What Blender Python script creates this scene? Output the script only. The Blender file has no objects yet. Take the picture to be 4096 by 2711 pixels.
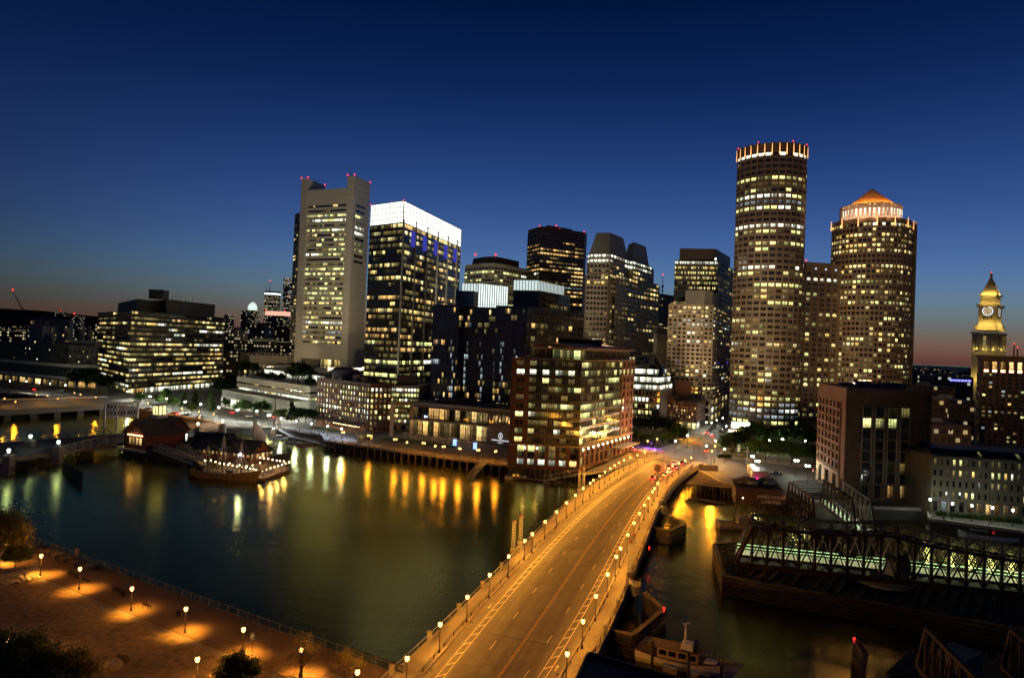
import bpy, math, random
from mathutils import Vector, Matrix
random.seed(11)
S = bpy.context.scene; COL = S.collection
PI = math.pi
# ---------------------------------------------------------------- camera
PW, PH, F, CZ = 4096, 2711, 2731.0, 45.0
PITCH, ROLL = math.atan(32.5 / F), math.radians(2.2)
ROT = Matrix.Rotation(PI / 2 + PITCH, 3, 'X') @ Matrix.Rotation(ROLL, 3, 'Z')
cam = bpy.data.cameras.new('camera'); cam.lens = 36 * F / PW; cam.sensor_width = 36
cam.clip_start = 1; cam.clip_end = 60000
camo = bpy.data.objects.new('camera', cam); COL.objects.link(camo)
camo.location = (0, 0, CZ); camo.rotation_euler = ROT.to_euler(); S.camera = camo
# ---------------------------------------------------------------- sky, sun, exposure
SUN_EL, SUN_AZ = math.radians(-4.0), math.radians(20)
w = bpy.data.worlds.new('World'); S.world = w; w.use_nodes = True
nt = w.node_tree; N = nt.nodes; N.clear()
def wn(t, **k):
    n = N.new(t)
    for a, v in k.items(): setattr(n, a, v)
    return n
out = wn('ShaderNodeOutputWorld'); bg = wn('ShaderNodeBackground'); bg.inputs[1].default_value = 0.1
sky = wn('ShaderNodeTexSky', sky_type='NISHITA', sun_disc=False); sky.sun_elevation = SUN_EL; sky.sun_rotation = SUN_AZ
sky.air_density = 1.0; sky.dust_density = 1.0; sky.ozone_density = 3.0
tc = wn('ShaderNodeTexCoord'); sx = wn('ShaderNodeSeparateXYZ'); nt.links.new(tc.outputs['Generated'], sx.inputs[0])
ramp = wn('ShaderNodeValToRGB'); cr = ramp.color_ramp; cr.interpolation = 'B_SPLINE'
def hexlin(r, g, b): return tuple(((c / 255 / 12.92) if c < 11 else ((c / 255 + .055) / 1.055) ** 2.4) for c in (r, g, b)) + (1,)
STOPS = [(0.0, (94, 56, 56)), (.018, (126, 90, 76)), (.04, (112, 110, 102)), (.066, (108, 130, 138)), (.10, (92, 128, 170)), (.14, (74, 108, 166)), (.20, (50, 82, 145)),
         (.27, (32, 62, 120)), (.34, (15, 41, 93)), (.42, (4, 28, 71)), (.5, (0, 15, 47)), (1.0, (0, 6, 26))]
while len(cr.elements) < len(STOPS): cr.elements.new(.5)
for e, (p, c) in zip(cr.elements, STOPS): e.position = p; e.color = hexlin(*c)
nt.links.new(sx.outputs[2], ramp.inputs[0])
# afterglow: the sky is brightest toward the set sun (azimuth a little right of straight ahead) and falls off around the compass
flat = wn('ShaderNodeVectorMath', operation='MULTIPLY'); flat.inputs[1].default_value = (1, 1, 0); nt.links.new(tc.outputs['Generated'], flat.inputs[0])
nrm_ = wn('ShaderNodeVectorMath', operation='NORMALIZE'); nt.links.new(flat.outputs[0], nrm_.inputs[0])
dot = wn('ShaderNodeVectorMath', operation='DOT_PRODUCT'); dot.inputs[1].default_value = (math.sin(SUN_AZ), math.cos(SUN_AZ), 0); nt.links.new(nrm_.outputs[0], dot.inputs[0])
mr = wn('ShaderNodeMapRange', interpolation_type='SMOOTHSTEP'); nt.links.new(dot.outputs['Value'], mr.inputs[0])
for i, v in ((1, .40), (2, .97), (3, .26), (4, 1.0)): mr.inputs[i].default_value = v
zen = wn('ShaderNodeMapRange'); nt.links.new(sx.outputs[2], zen.inputs[0])
for i, v in ((1, .12), (2, .5), (3, 0), (4, .65)): zen.inputs[i].default_value = v
mixf = wn('ShaderNodeMix'); nt.links.new(zen.outputs[0], mixf.inputs[0]); nt.links.new(mr.outputs[0], mixf.inputs[2]); mixf.inputs[3].default_value = 1.0
mul = wn('ShaderNodeVectorMath', operation='SCALE'); nt.links.new(ramp.outputs[0], mul.inputs[0]); nt.links.new(mixf.outputs[0], mul.inputs['Scale'])
sc10 = wn('ShaderNodeVectorMath', operation='SCALE'); sc10.inputs['Scale'].default_value = 9.0; nt.links.new(mul.outputs[0], sc10.inputs[0])
ns = wn('ShaderNodeVectorMath', operation='SCALE'); ns.inputs['Scale'].default_value = 0.05; nt.links.new(sky.outputs[0], ns.inputs[0])
add = wn('ShaderNodeVectorMath', operation='ADD'); nt.links.new(sc10.outputs[0], add.inputs[0]); nt.links.new(ns.outputs[0], add.inputs[1])
nt.links.new(add.outputs[0], bg.inputs[0]); nt.links.new(bg.outputs[0], out.inputs[0])
sl = bpy.data.lights.new('sun', 'SUN'); sl.energy = 0.02; sl.angle = math.radians(20); sl.color = (1, .8, .65)
so = bpy.data.objects.new('sun', sl); COL.objects.link(so)
so.rotation_euler = (math.radians(84), 0, -SUN_AZ + PI)       # last afterglow, from the horizon where the sun went down
vs = S.view_settings; vs.view_transform = 'Standard'; vs.look = 'None'; vs.exposure = 0; vs.gamma = 1; vs.use_curve_mapping = False
S.cycles.use_denoising = True; S.cycles.max_bounces = 5; S.cycles.diffuse_bounces = 2; S.cycles.glossy_bounces = 3
S.cycles.transmission_bounces = 3; S.cycles.transparent_max_bounces = 6
S.cycles.sample_clamp_indirect = 4; S.cycles.sample_clamp_direct = 0; S.cycles.use_light_tree = True
S.cycles.use_adaptive_sampling = True; S.cycles.adaptive_threshold = .03; S.cycles.caustics_reflective = False; S.cycles.caustics_refractive = False
# ---------------------------------------------------------------- geometry helpers
def ray(px, py): return ROT @ Vector((px - PW / 2, PH / 2 - py, -F))
def gp(px, py, z=0.0):
    d = ray(px, py); t = (z - CZ) / d.z; return Vector((d.x * t, d.y * t, z))
def ap(px, py, Y):
    d = ray(px, py); t = Y / d.y; return Vector((d.x * t, Y, CZ + d.z * t))
def zt(px, py, Y): return ap(px, py, Y).z
def xy(px, py, Y): p = ap(px, py, Y); return Vector((p.x, p.y))
WPOS = {}
def wpos(o): return WPOS.get(o.name, Vector((0, 0, 0))) if o else Vector((0, 0, 0))
def tag(o, label=None, cat=None, group=None, kind=None):
    for k, v in (('label', label), ('category', cat), ('group', group), ('kind', kind)):
        if v: o[k] = v
    return o
def thing(name, label, cat, loc=(0, 0, 0), group=None, kind=None):
    o = bpy.data.objects.new(name, None); COL.objects.link(o); o.location = loc; o.empty_display_size = .5
    WPOS[o.name] = Vector(loc); return tag(o, label, cat, group, kind)
class MB:
    """collects faces in world coordinates"""
    def __init__(s): s.v = []; s.f = []; s.uv = []; s.mi = []; s.m = 0
    def face(s, pts, uv=None):
        b = len(s.v); s.v += [tuple(p) for p in pts]; s.f.append(tuple(range(b, b + len(pts))))
        s.uv += uv if uv else [(0, 0)] * len(pts); s.mi.append(s.m)
    def prism(s, poly, z0, z1, top=True, bot=True, z1s=None, scale_top=None):
        poly = [Vector((p[0], p[1])) for p in poly]; n = len(poly)
        a = sum(poly[i].x * poly[(i + 1) % n].y - poly[(i + 1) % n].x * poly[i].y for i in range(n))
        if a < 0: poly.reverse()
        tp = poly
        if scale_top is not None:
            c = sum(poly, Vector((0, 0))) / n; tp = [c + (p - c) * scale_top for p in poly]
        u = 0
        for i in range(n):
            p, q = poly[i], poly[(i + 1) % n]; tp_, tq = tp[i], tp[(i + 1) % n]; L = (q - p).length
            s.face([(p.x, p.y, z0), (q.x, q.y, z0), (tq.x, tq.y, z1), (tp_.x, tp_.y, z1)], [(u, z0), (u + L, z0), (u + L, z1), (u, z1)]); u += L
        if top: s.face([(p.x, p.y, z1) for p in tp])
        if bot: s.face([(p.x, p.y, z0) for p in reversed(poly)])
        return s
    def box(s, c, size, rz=0.0):
        c = Vector(c); hx, hy = size[0] / 2, size[1] / 2; ca, sa = math.cos(rz), math.sin(rz)
        P = [(c.x + x * ca - y * sa, c.y + x * sa + y * ca) for x, y in ((-hx, -hy), (hx, -hy), (hx, hy), (-hx, hy))]
        return s.prism(P, c.z - size[2] / 2, c.z + size[2] / 2)
    def tube(s, a, b, r, n=6, r2=None, caps=True):
        a, b = Vector(a), Vector(b); d = b - a
        if d.length < 1e-6: return s
        d.normalize(); u = d.orthogonal().normalized(); v = d.cross(u); r2 = r if r2 is None else r2
        A = [a + (u * math.cos(2 * PI * k / n) + v * math.sin(2 * PI * k / n)) * r for k in range(n)]
        B = [b + (u * math.cos(2 * PI * k / n) + v * math.sin(2 * PI * k / n)) * r2 for k in range(n)]
        for k in range(n): j = (k + 1) % n; s.face([A[k], A[j], B[j], B[k]])
        if caps: s.face(list(reversed(A))); s.face(B)
        return s
    def beam(s, a, b, w, h):
        """rectangular bar between two points"""
        a, b = Vector(a), Vector(b); d = (b - a)
        if d.length < 1e-6: return s
        d.normalize(); u = Vector((0, 0, 1)) if abs(d.z) < .95 else Vector((0, 1, 0)); x = d.cross(u).normalized(); y = x.cross(d)
        q = [(-w / 2, -h / 2), (w / 2, -h / 2), (w / 2, h / 2), (-w / 2, h / 2)]
        A = [a + x * p + y * r for p, r in q]; B = [b + x * p + y * r for p, r in q]
        for k in range(4): j = (k + 1) % 4; s.face([A[j], A[k], B[k], B[j]])
        s.face(A); s.face(list(reversed(B))); return s
    def lathe(s, c, prof, n=10):
        c = Vector(c); R = [[c + Vector((r * math.cos(2 * PI * k / n), r * math.sin(2 * PI * k / n), z)) for k in range(n)] for r, z in prof]
        for i in range(len(R) - 1):
            for k in range(n): j = (k + 1) % n; s.face([R[i][k], R[i][j], R[i + 1][j], R[i + 1][k]])
        s.face(list(reversed(R[0]))); s.face(R[-1]); return s
    def loft(s, rings, close=True, caps=True):
        for A, B in zip(rings, rings[1:]):
            n = len(A)
            for k in range(n if close else n - 1): j = (k + 1) % n; s.face([A[k], A[j], B[j], B[k]])
        if caps: s.face(list(reversed(rings[0]))); s.face(rings[-1])
        return s
    def build(s, name, mats, parent=None, label=None, cat=None, group=None, kind=None, smooth=False, origin=None):
        mats = mats if isinstance(mats, (list, tuple)) else [mats]
        o0 = wpos(parent)
        if parent is None and origin is not None: o0 = Vector(origin)
        me = bpy.data.meshes.new(name); me.from_pydata([(x - o0.x, y - o0.y, z - o0.z) for x, y, z in s.v], [], s.f)
        uvl = me.uv_layers.new(name='UVMap'); uvl.data.foreach_set('uv', [c for p in s.uv for c in p])
        for m in mats: me.materials.append(m)
        if len(mats) > 1: me.polygons.foreach_set('material_index', s.mi)
        if smooth: me.polygons.foreach_set('use_smooth', [True] * len(s.f))
        me.update()
        o = bpy.data.objects.new(name, me); COL.objects.link(o)
        if parent: o.parent = parent; WPOS[o.name] = Vector(o0)
        else: o.location = o0; WPOS[o.name] = Vector(o0)
        return tag(o, label, cat, group, kind)
def copy_tree(o, loc=None, rz=None, parent=None, label=None, scale=None):
    c = o.copy(); COL.objects.link(c); c.parent = parent
    if loc is not None: c.location = loc
    if rz is not None: c.rotation_euler = (0, 0, rz)
    if scale is not None: c.scale = (scale,) * 3 if not isinstance(scale, tuple) else scale
    if label: c['label'] = label
    for ch in list(KIDS.get(o.name, ())): copy_tree(ch, parent=c)
    return c
KIDS = {}
def remember(o):
    """note a finished thing's children for copy_tree"""
    for c in o.children: KIDS.setdefault(o.name, []).append(c); remember(c)
ORD = ['', 'first', 'second', 'third', 'fourth', 'fifth', 'sixth', 'seventh', 'eighth', 'ninth', 'tenth', 'eleventh', 'twelfth', 'thirteenth', 'fourteenth', 'fifteenth',
       'sixteenth', 'seventeenth', 'eighteenth', 'nineteenth', 'twentieth'] + ['%d%s' % (i, {1: 'st', 2: 'nd', 3: 'rd'}.get(i % 10, 'th')) for i in range(21, 80)]
def interp(pts, y):
    """piecewise-linear x(y) over sorted (y, x)"""
    if y <= pts[0][0]: a, b = pts[0], pts[1]
    elif y >= pts[-1][0]: a, b = pts[-2], pts[-1]
    else:
        for a, b in zip(pts, pts[1:]):
            if a[0] <= y <= b[0]: break
    return a[1] + (b[1] - a[1]) * (y - a[0]) / (b[0] - a[0])
# ---------------------------------------------------------------- materials
MATS = {}
def nodes(name):
    m = bpy.data.materials.new(name); m.use_nodes = True; MATS[name] = m
    t = m.node_tree; t.nodes.clear()
    def n(ty, ins=None, **k):
        x = t.nodes.new(ty)
        for a, v in k.items(): setattr(x, a, v)
        for a, v in (ins or {}).items():
            if isinstance(v, bpy.types.NodeSocket): t.links.new(v, x.inputs[a])
            else: x.inputs[a].default_value = v
        return x
    o = n('ShaderNodeOutputMaterial')
    return m, t, n, o
def pm(name, col, rough=.8, var=.25, scale=.3, metal=0.0, bump=0.0, spec=.4, fine=None, streak=False):
    """painted / mineral surface: base colour broken up by two noises"""
    if name in MATS: return MATS[name]
    m, t, n, o = nodes(name)
    tcn = n('ShaderNodeTexCoord')
    v = tcn.outputs['Object']
    if streak: v = n('ShaderNodeMapping', {'Vector': v, 'Scale': (1, 1, .12)}).outputs[0]
    a = n('ShaderNodeTexNoise', {'Vector': v, 'Scale': scale, 'Detail': 5.0, 'Roughness': .65})
    b = n('ShaderNodeTexNoise', {'Vector': v, 'Scale': fine or scale * 14, 'Detail': 3.0})
    s1 = n('ShaderNodeMath', {0: a.outputs[0], 1: b.outputs[0]}, operation='ADD')
    mp = n('ShaderNodeMapRange', {0: s1.outputs[0], 1: .65, 2: 1.35, 3: 1 - var, 4: 1 + var})
    sc = n('ShaderNodeVectorMath', {0: col[:3], 'Scale': mp.outputs[0]}, operation='SCALE')
    p = n('ShaderNodeBsdfPrincipled', {'Base Color': sc.outputs[0], 'Roughness': rough, 'Metallic': metal, 'Specular IOR Level': spec})
    if bump:
        bn = n('ShaderNodeBump', {'Height': b.outputs[0], 'Strength': bump, 'Distance': .1}); t.links.new(bn.outputs[0], p.inputs['Normal'])
    t.links.new(p.outputs[0], o.inputs[0]); return m
def em(name, col, st, sample=False):
    if name in MATS: return MATS[name]
    m, t, n, o = nodes(name)
    e = n('ShaderNodeEmission', {'Color': col + (1,), 'Strength': st}); t.links.new(e.outputs[0], o.inputs[0])
    m.cycles.emission_sampling = 'AUTO' if sample else 'NONE'; return m
def brick(name, c1, c2, mortar, scale=1.0):
    if name in MATS: return MATS[name]
    m, t, n, o = nodes(name)
    tcn = n('ShaderNodeTexCoord')
    b = n('ShaderNodeTexBrick', {'Vector': tcn.outputs['UV'], 'Color1': c1 + (1,), 'Color2': c2 + (1,), 'Mortar': mortar + (1,), 'Scale': scale, 'Mortar Size': .03, 'Brick Width': .6, 'Row Height': .22})
    a = n('ShaderNodeTexNoise', {'Vector': tcn.outputs['Object'], 'Scale': .25, 'Detail': 6.0})
    mp = n('ShaderNodeMapRange', {0: a.outputs[0], 1: .3, 2: .7, 3: .7, 4: 1.25})
    sc = n('ShaderNodeVectorMath', {0: b.outputs[0], 'Scale': mp.outputs[0]}, operation='SCALE')
    p = n('ShaderNodeBsdfPrincipled', {'Base Color': sc.outputs[0], 'Roughness': .85})
    t.links.new(p.outputs[0], o.inputs[0]); return m
def rnd_node(n):
    oi = n('ShaderNodeObjectInfo'); g = n('ShaderNodeNewGeometry')
    s = n('ShaderNodeMath', {0: oi.outputs['Random'], 1: g.outputs['Random Per Island']}, operation='ADD')
    s2 = n('ShaderNodeMath', {0: s.outputs[0], 1: 917.0}, operation='MULTIPLY')
    return n('ShaderNodeTexWhiteNoise', {'W': s2.outputs[0]}, noise_dimensions='1D'), s2
def room(name, c1, c2, st, lo=.3, hi=1.5):
    """a lit room seen through a pane: ceiling lamps, blinds and furniture differ from pane to pane"""
    if name in MATS: return MATS[name]
    m, t, n, o = nodes(name)
    wn_, sd = rnd_node(n)
    tcn = n('ShaderNodeTexCoord'); xyz = n('ShaderNodeSeparateXYZ', {0: tcn.outputs['UV']})
    sh = n('ShaderNodeVectorMath', {0: tcn.outputs['UV'], 1: wn_.outputs['Color']}, operation='ADD')
    sh2 = n('ShaderNodeVectorMath', {0: sh.outputs[0], 1: (7.0, 3.0, 31.0)}, operation='MULTIPLY')
    no = n('ShaderNodeTexNoise', {'Vector': sh2.outputs[0], 'Scale': 1.0, 'Detail': 2.0})
    fur = n('ShaderNodeMapRange', {0: no.outputs[0], 1: .35, 2: .62, 3: .35, 4: 1.15})
    # furniture line: lower part of the room is partly hidden by desks and people
    h = n('ShaderNodeMath', {0: no.outputs[0], 1: .62}, operation='MULTIPLY')
    low = n('ShaderNodeMath', {0: xyz.outputs[1], 1: h.outputs[0]}, operation='GREATER_THAN')
    lowf = n('ShaderNodeMapRange', {0: low.outputs[0], 3: .45, 4: 1.0})
    # ceiling lamps near the top of the pane
    c1_ = n('ShaderNodeMath', {0: xyz.outputs[1], 1: .8}, operation='GREATER_THAN')
    wv = n('ShaderNodeMath', {0: xyz.outputs[0], 1: 9.0}, operation='MULTIPLY'); ws = n('ShaderNodeMath', {0: wv.outputs[0]}, operation='SINE')
    ls = n('ShaderNodeMath', {0: ws.outputs[0], 1: .1}, operation='GREATER_THAN')
    lamp = n('ShaderNodeMath', {0: c1_.outputs[0], 1: ls.outputs[0]}, operation='MULTIPLY')
    lampb = n('ShaderNodeMath', {0: lamp.outputs[0], 1: .9, 2: 1.0}, operation='MULTIPLY_ADD')
    sep = n('ShaderNodeSeparateColor', {0: wn_.outputs['Color']})
    p2 = n('ShaderNodeMath', {0: wn_.outputs['Value'], 1: 2.2}, operation='POWER')
    r = n('ShaderNodeMapRange', {0: p2.outputs[0], 3: lo * st * 1.5, 4: hi * st * 1.45})
    # a blind or partition closes off part of many rooms
    cut = n('ShaderNodeMath', {0: sep.outputs[0], 1: 1.7}, operation='MULTIPLY'); bl = n('ShaderNodeMath', {0: xyz.outputs[0], 1: cut.outputs[0]}, operation='LESS_THAN')
    blf = n('ShaderNodeMapRange', {0: bl.outputs[0], 3: .28, 4: 1.0})
    k = r
    for q in (fur, lowf, lampb, blf): k = n('ShaderNodeMath', {0: k.outputs[0], 1: q.outputs[0]}, operation='MULTIPLY')
    mx = n('ShaderNodeMix', {0: sep.outputs[1], 6: c1 + (1,), 7: c2 + (1,)}, data_type='RGBA')
    e = n('ShaderNodeEmission', {'Color': mx.outputs[2], 'Strength': k.outputs[0]})
    gl = n('ShaderNodeBsdfGlossy', {'Color': (.06, .065, .07, 1), 'Roughness': .08})
    ad = n('ShaderNodeAddShader', {0: e.outputs[0], 1: gl.outputs[0]})
    t.links.new(ad.outputs[0], o.inputs[0]); m.cycles.emission_sampling = 'NONE'; return m
def glass(name, col, tint=(.1, .11, .12), rough=.06, wob=.0, wscale=.4):
    """unlit pane: dark interior with a mirror-like face"""
    if name in MATS: return MATS[name]
    m, t, n, o = nodes(name)
    wn_, sd = rnd_node(n)
    mp = n('ShaderNodeMapRange', {0: wn_.outputs['Value'], 3: .4, 4: 1.8})
    sc = n('ShaderNodeVectorMath', {0: col, 'Scale': mp.outputs[0]}, operation='SCALE')
    d = n('ShaderNodeBsdfDiffuse', {'Color': sc.outputs[0]})
    fr = n('ShaderNodeLayerWeight', {'Blend': .35})
    mf = n('ShaderNodeMapRange', {0: fr.outputs['Fresnel'], 3: .06, 4: .7})
    gl = n('ShaderNodeBsdfGlossy', {'Color': (.9, .92, .95, 1), 'Roughness': rough})
    if wob:
        tcn = n('ShaderNodeTexCoord'); no = n('ShaderNodeTexNoise', {'Vector': tcn.outputs['Object'], 'Scale': wscale, 'Detail': 2.0})
        bn = n('ShaderNodeBump', {'Height': no.outputs[0], 'Strength': wob, 'Distance': 1.0}); t.links.new(bn.outputs[0], gl.inputs['Normal'])
    ms = n('ShaderNodeMixShader', {0: mf.outputs[0], 1: d.outputs[0], 2: gl.outputs[0]})
    t.links.new(ms.outputs[0], o.inputs[0]); return m
def farmat(name, wall, lit1, lit2, dens=.35, st=1.2, cw=3.2, ch=3.6, fw=.6, fh=.5, rows=.0):
    """far facade whose windows are too small to pick apart"""
    if name in MATS: return MATS[name]
    m, t, n, o = nodes(name)
    tcn = n('ShaderNodeTexCoord'); oi = n('ShaderNodeObjectInfo')
    d = n('ShaderNodeVectorMath', {0: tcn.outputs['UV'], 1: (1 / cw, 1 / ch, 0)}, operation='MULTIPLY')
    fl = n('ShaderNodeVectorMath', {0: d.outputs[0]}, operation='FLOOR'); fr = n('ShaderNodeVectorMath', {0: d.outputs[0]}, operation='FRACTION')
    rr = n('ShaderNodeMath', {0: oi.outputs['Random'], 1: 300.0}, operation='MULTIPLY')
    wn_ = n('ShaderNodeTexWhiteNoise', {'Vector': fl.outputs[0], 'W': rr.outputs[0]}, noise_dimensions='4D')
    fx = n('ShaderNodeSeparateXYZ', {0: fr.outputs[0]}); fy = n('ShaderNodeSeparateXYZ', {0: fl.outputs[0]})
    wr = n('ShaderNodeMath', {0: fy.outputs[1], 1: rr.outputs[0]}, operation='ADD'); wrn = n('ShaderNodeTexWhiteNoise', {'W': wr.outputs[0]}, noise_dimensions='1D')
    th = n('ShaderNodeMapRange', {0: wrn.outputs['Value'], 3: dens * (1 - rows), 4: min(1, dens * (1 + rows))})
    on = n('ShaderNodeMath', {0: wn_.outputs['Value'], 1: th.outputs[0]}, operation='LESS_THAN')
    ix = n('ShaderNodeMath', {0: fx.outputs[0], 1: fw}, operation='LESS_THAN'); iy = n('ShaderNodeMath', {0: fx.outputs[1], 1: fh}, operation='LESS_THAN')
    inn = n('ShaderNodeMath', {0: ix.outputs[0], 1: iy.outputs[0]}, operation='MULTIPLY')
    lit = n('ShaderNodeMath', {0: on.outputs[0], 1: inn.outputs[0]}, operation='MULTIPLY')
    sep = n('ShaderNodeSeparateColor', {0: wn_.outputs['Color']})
    stv = n('ShaderNodeMapRange', {0: sep.outputs[0], 3: st * .3, 4: st * 1.5}); es = n('ShaderNodeMath', {0: lit.outputs[0], 1: stv.outputs[0]}, operation='MULTIPLY')
    mx = n('ShaderNodeMix', {0: sep.outputs[1], 6: lit1 + (1,), 7: lit2 + (1,)}, data_type='RGBA')
    wc = n('ShaderNodeMix', {0: inn.outputs[0], 6: wall + (1,), 7: (.012, .014, .018, 1)}, data_type='RGBA')
    p = n('ShaderNodeBsdfPrincipled', {'Base Color': wc.outputs[2], 'Roughness': .6, 'Emission Color': mx.outputs[2], 'Emission Strength': es.outputs[0]})
    t.links.new(p.outputs[0], o.inputs[0]); m.cycles.emission_sampling = 'NONE'; return m
# window kinds
WIN = {
    'Y': room('lit_yellow_room', (1, .64, .15), (1, .90, .42), .95, .15, 1.7),
    'G': room('lit_green_white_room', (.84, 1, .36), (1, .84, .30), 1.0, .15, 1.7),
    'W': room('lit_white_room', (1, .97, .70), (.88, 1, .82), 1.5, .5, 1.4),
    'O': room('lit_orange_room', (1, .52, .14), (1, .68, .26), .9, .2, 1.6),
    'D': room('dim_room', (1, .66, .18), (.85, .75, .28), .12, .2, 1.8),
    'C': room('cool_room_and_glint', (.70, .88, .92), (.8, .95, 1), .32, .3, 1.6),
    'B': room('blue_room', (.06, .08, 1), (.15, .12, 1), 1.4),
    'R': room('red_room', (1, .12, .06), (1, .3, .12), .9),
    'K': glass('dark_pane', (.010, .011, .012), wob=.02),
    'N': glass('navy_pane', (.030, .048, .105), wob=.06, wscale=.8),
}
PANES = {}
def pane_mesh(wd, ht, mat, arch=False):
    k = (round(wd, 2), round(ht, 2), mat.name, arch)
    if k in PANES: return PANES[k]
    me = bpy.data.meshes.new('pane'); x, z = k[0] / 2, k[1] / 2
    if arch:
        r = min(x, z); pts = [(-x, -z), (x, -z)] + [(x * math.cos(a * PI / 8), z - r + r * math.sin(a * PI / 8)) for a in range(9)]
    else: pts = [(-x, -z), (x, -z), (x, z), (-x, z)]
    me.from_pydata([(p[0], 0, p[1]) for p in pts], [], [tuple(range(len(pts)))])
    uv = me.uv_layers.new(name='UVMap'); uv.data.foreach_set('uv', [c for p in pts for c in ((p[0] + x) / (2 * x), (p[1] + z) / (2 * z))])
    me.materials.append(mat); me.update(); PANES[k] = me; return me
RNG = random.Random(5)
def lights(base, rows=None, run=.72):
    """lit(row, col) generator: base = weights by kind, rows = {row: weights}; neighbours tend to match"""
    rows = rows or {}; last = {}
    def pick(wt):
        ks = list(wt); return RNG.choices(ks, [wt[k] for k in ks])[0]
    rowb = {}
    def f(r, c):
        wt = rows.get(r)
        if wt is None:
            if r not in rowb:
                q = RNG.choice((.12, .4, 1, 1, 2.4)); rowb[r] = {k: (v if k in 'KN' else v * q) for k, v in base.items()}
            wt = rowb[r]
        if c and r in last and RNG.random() < run: k = last[r]
        else: k = pick(wt)
        last[r] = k; return k
    return f
class Bld:
    """a building: walls as one part per material, each pane a part of its own (the 300 largest), the rest joined"""
    def __init__(s, name, label, cat, at, group=None):
        s.o = thing(name, label, cat, (at[0], at[1], 0), group); s.parts = {}; s.wins = []; s.n = 0
    def mb(s, part, mat):
        k = (part, mat.name)
        if k not in s.parts: s.parts[k] = (MB(), mat)
        return s.parts[k][0]
    def win(s, c, wd, ht, rz, kind, arch=False):
        s.wins.append((Vector(c), wd, ht, rz, kind, arch))
    def facade(s, p0, p1, z0, z1, rows, cols, lit, mat, wf=.7, hf=.55, sill=.22, depth=.4, ends=.5, pier=True, part='wall', arch=False, skip=None, mull=0, mmat=None, pdepth=None, span_mat=None):
        p0, p1 = Vector(p0[:2]), Vector(p1[:2]); d = p1 - p0; L = d.length; d /= L; nrm = Vector((d.y, -d.x)); rz = math.atan2(d.y, d.x)
        fh = (z1 - z0) / rows; cw = L / (cols + 2 * (ends - .5) if cols > 1 else cols); x0 = (ends - .5) * cw; m = s.mb(part, mat); sm = m if span_mat is None else s.mb('spandrel', span_mat)
        def slab(mm, a, b, za, zb, dep):
            q = [p0 + d * a, p0 + d * b, p0 + d * b + nrm * dep, p0 + d * a + nrm * dep]; mm.prism([q[0], q[3], q[2], q[1]], za, zb)
        zb = z0
        for r in range(rows):
            zs = z0 + r * fh + sill * fh; slab(sm, 0, L, zb, zs, depth); zb = zs + hf * fh
        slab(sm, 0, L, zb, z1, depth)
        if pier:
            xe = 0
            for c in range(cols):
                xa = x0 + c * cw + (1 - wf) / 2 * cw; slab(m, xe, xa, z0 + .01, z1 - .01, pdepth or depth - .04); xe = xa + wf * cw
            slab(m, xe, L, z0 + .01, z1 - .01, pdepth or depth - .04)
        for r in range(rows):
            for c in range(cols):
                if skip and skip(r, c): continue
                u = x0 + (c + .5) * cw; zc = z0 + r * fh + (sill + hf / 2) * fh; q = p0 + d * u + nrm * .03
                s.win((q.x, q.y, zc), cw * wf if pier else cw * .995, hf * fh, rz, lit(r, c), arch)
                if mull:
                    mm = s.mb('mullion', mmat or mat)
                    for k in range(1, mull): 
                        ux = u + (k / mull - .5) * (cw * wf if pier else cw); slab(mm, ux - .05, ux + .05, z0 + r * fh + sill * fh, z0 + r * fh + (sill + hf) * fh, .12)
    def finish(s, cap=300):
        for (pn, _), (m, mat) in s.parts.items(): m.build(pn, mat, s.o)
        ws = sorted(s.wins, key=lambda q: -q[1] * q[2] / (q[0].y ** 2)); o0 = wpos(s.o)
        for c, wd, ht, rz, k, ar in ws[:cap]:
            o = bpy.data.objects.new('window', pane_mesh(wd, ht, WIN[k], ar)); COL.objects.link(o); o.parent = s.o; o.location = c - o0; o.rotation_euler = (0, 0, rz)
        if len(ws) > cap:
            m = MB(); used = []
            for c, wd, ht, rz, k, ar in ws[cap:]:
                if k not in used: used.append(k)
                m.m = used.index(k); d = Vector((math.cos(rz), math.sin(rz), 0)) * wd / 2; z = Vector((0, 0, ht / 2))
                m.face([c - d - z, c + d - z, c + d + z, c - d + z], [(0, 0), (1, 0), (1, 1), (0, 1)])
            m.build('small_windows', [WIN[k] for k in used], s.o, kind='stuff')
        return s.o
def quad(a, b, c):
    """4-corner footprint from left, corner, right (plan), the hidden corner completed"""
    a, b, c = Vector(a[:2]), Vector(b[:2]), Vector(c[:2]); return [a, b, c, a + c - b]
def offs(poly, d):
    """inset (d>0) of a convex ccw polygon about its centre, roughly"""
    c = sum(poly, Vector((0, 0))) / len(poly); return [p + (c - p).normalized() * d for p in poly]
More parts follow.
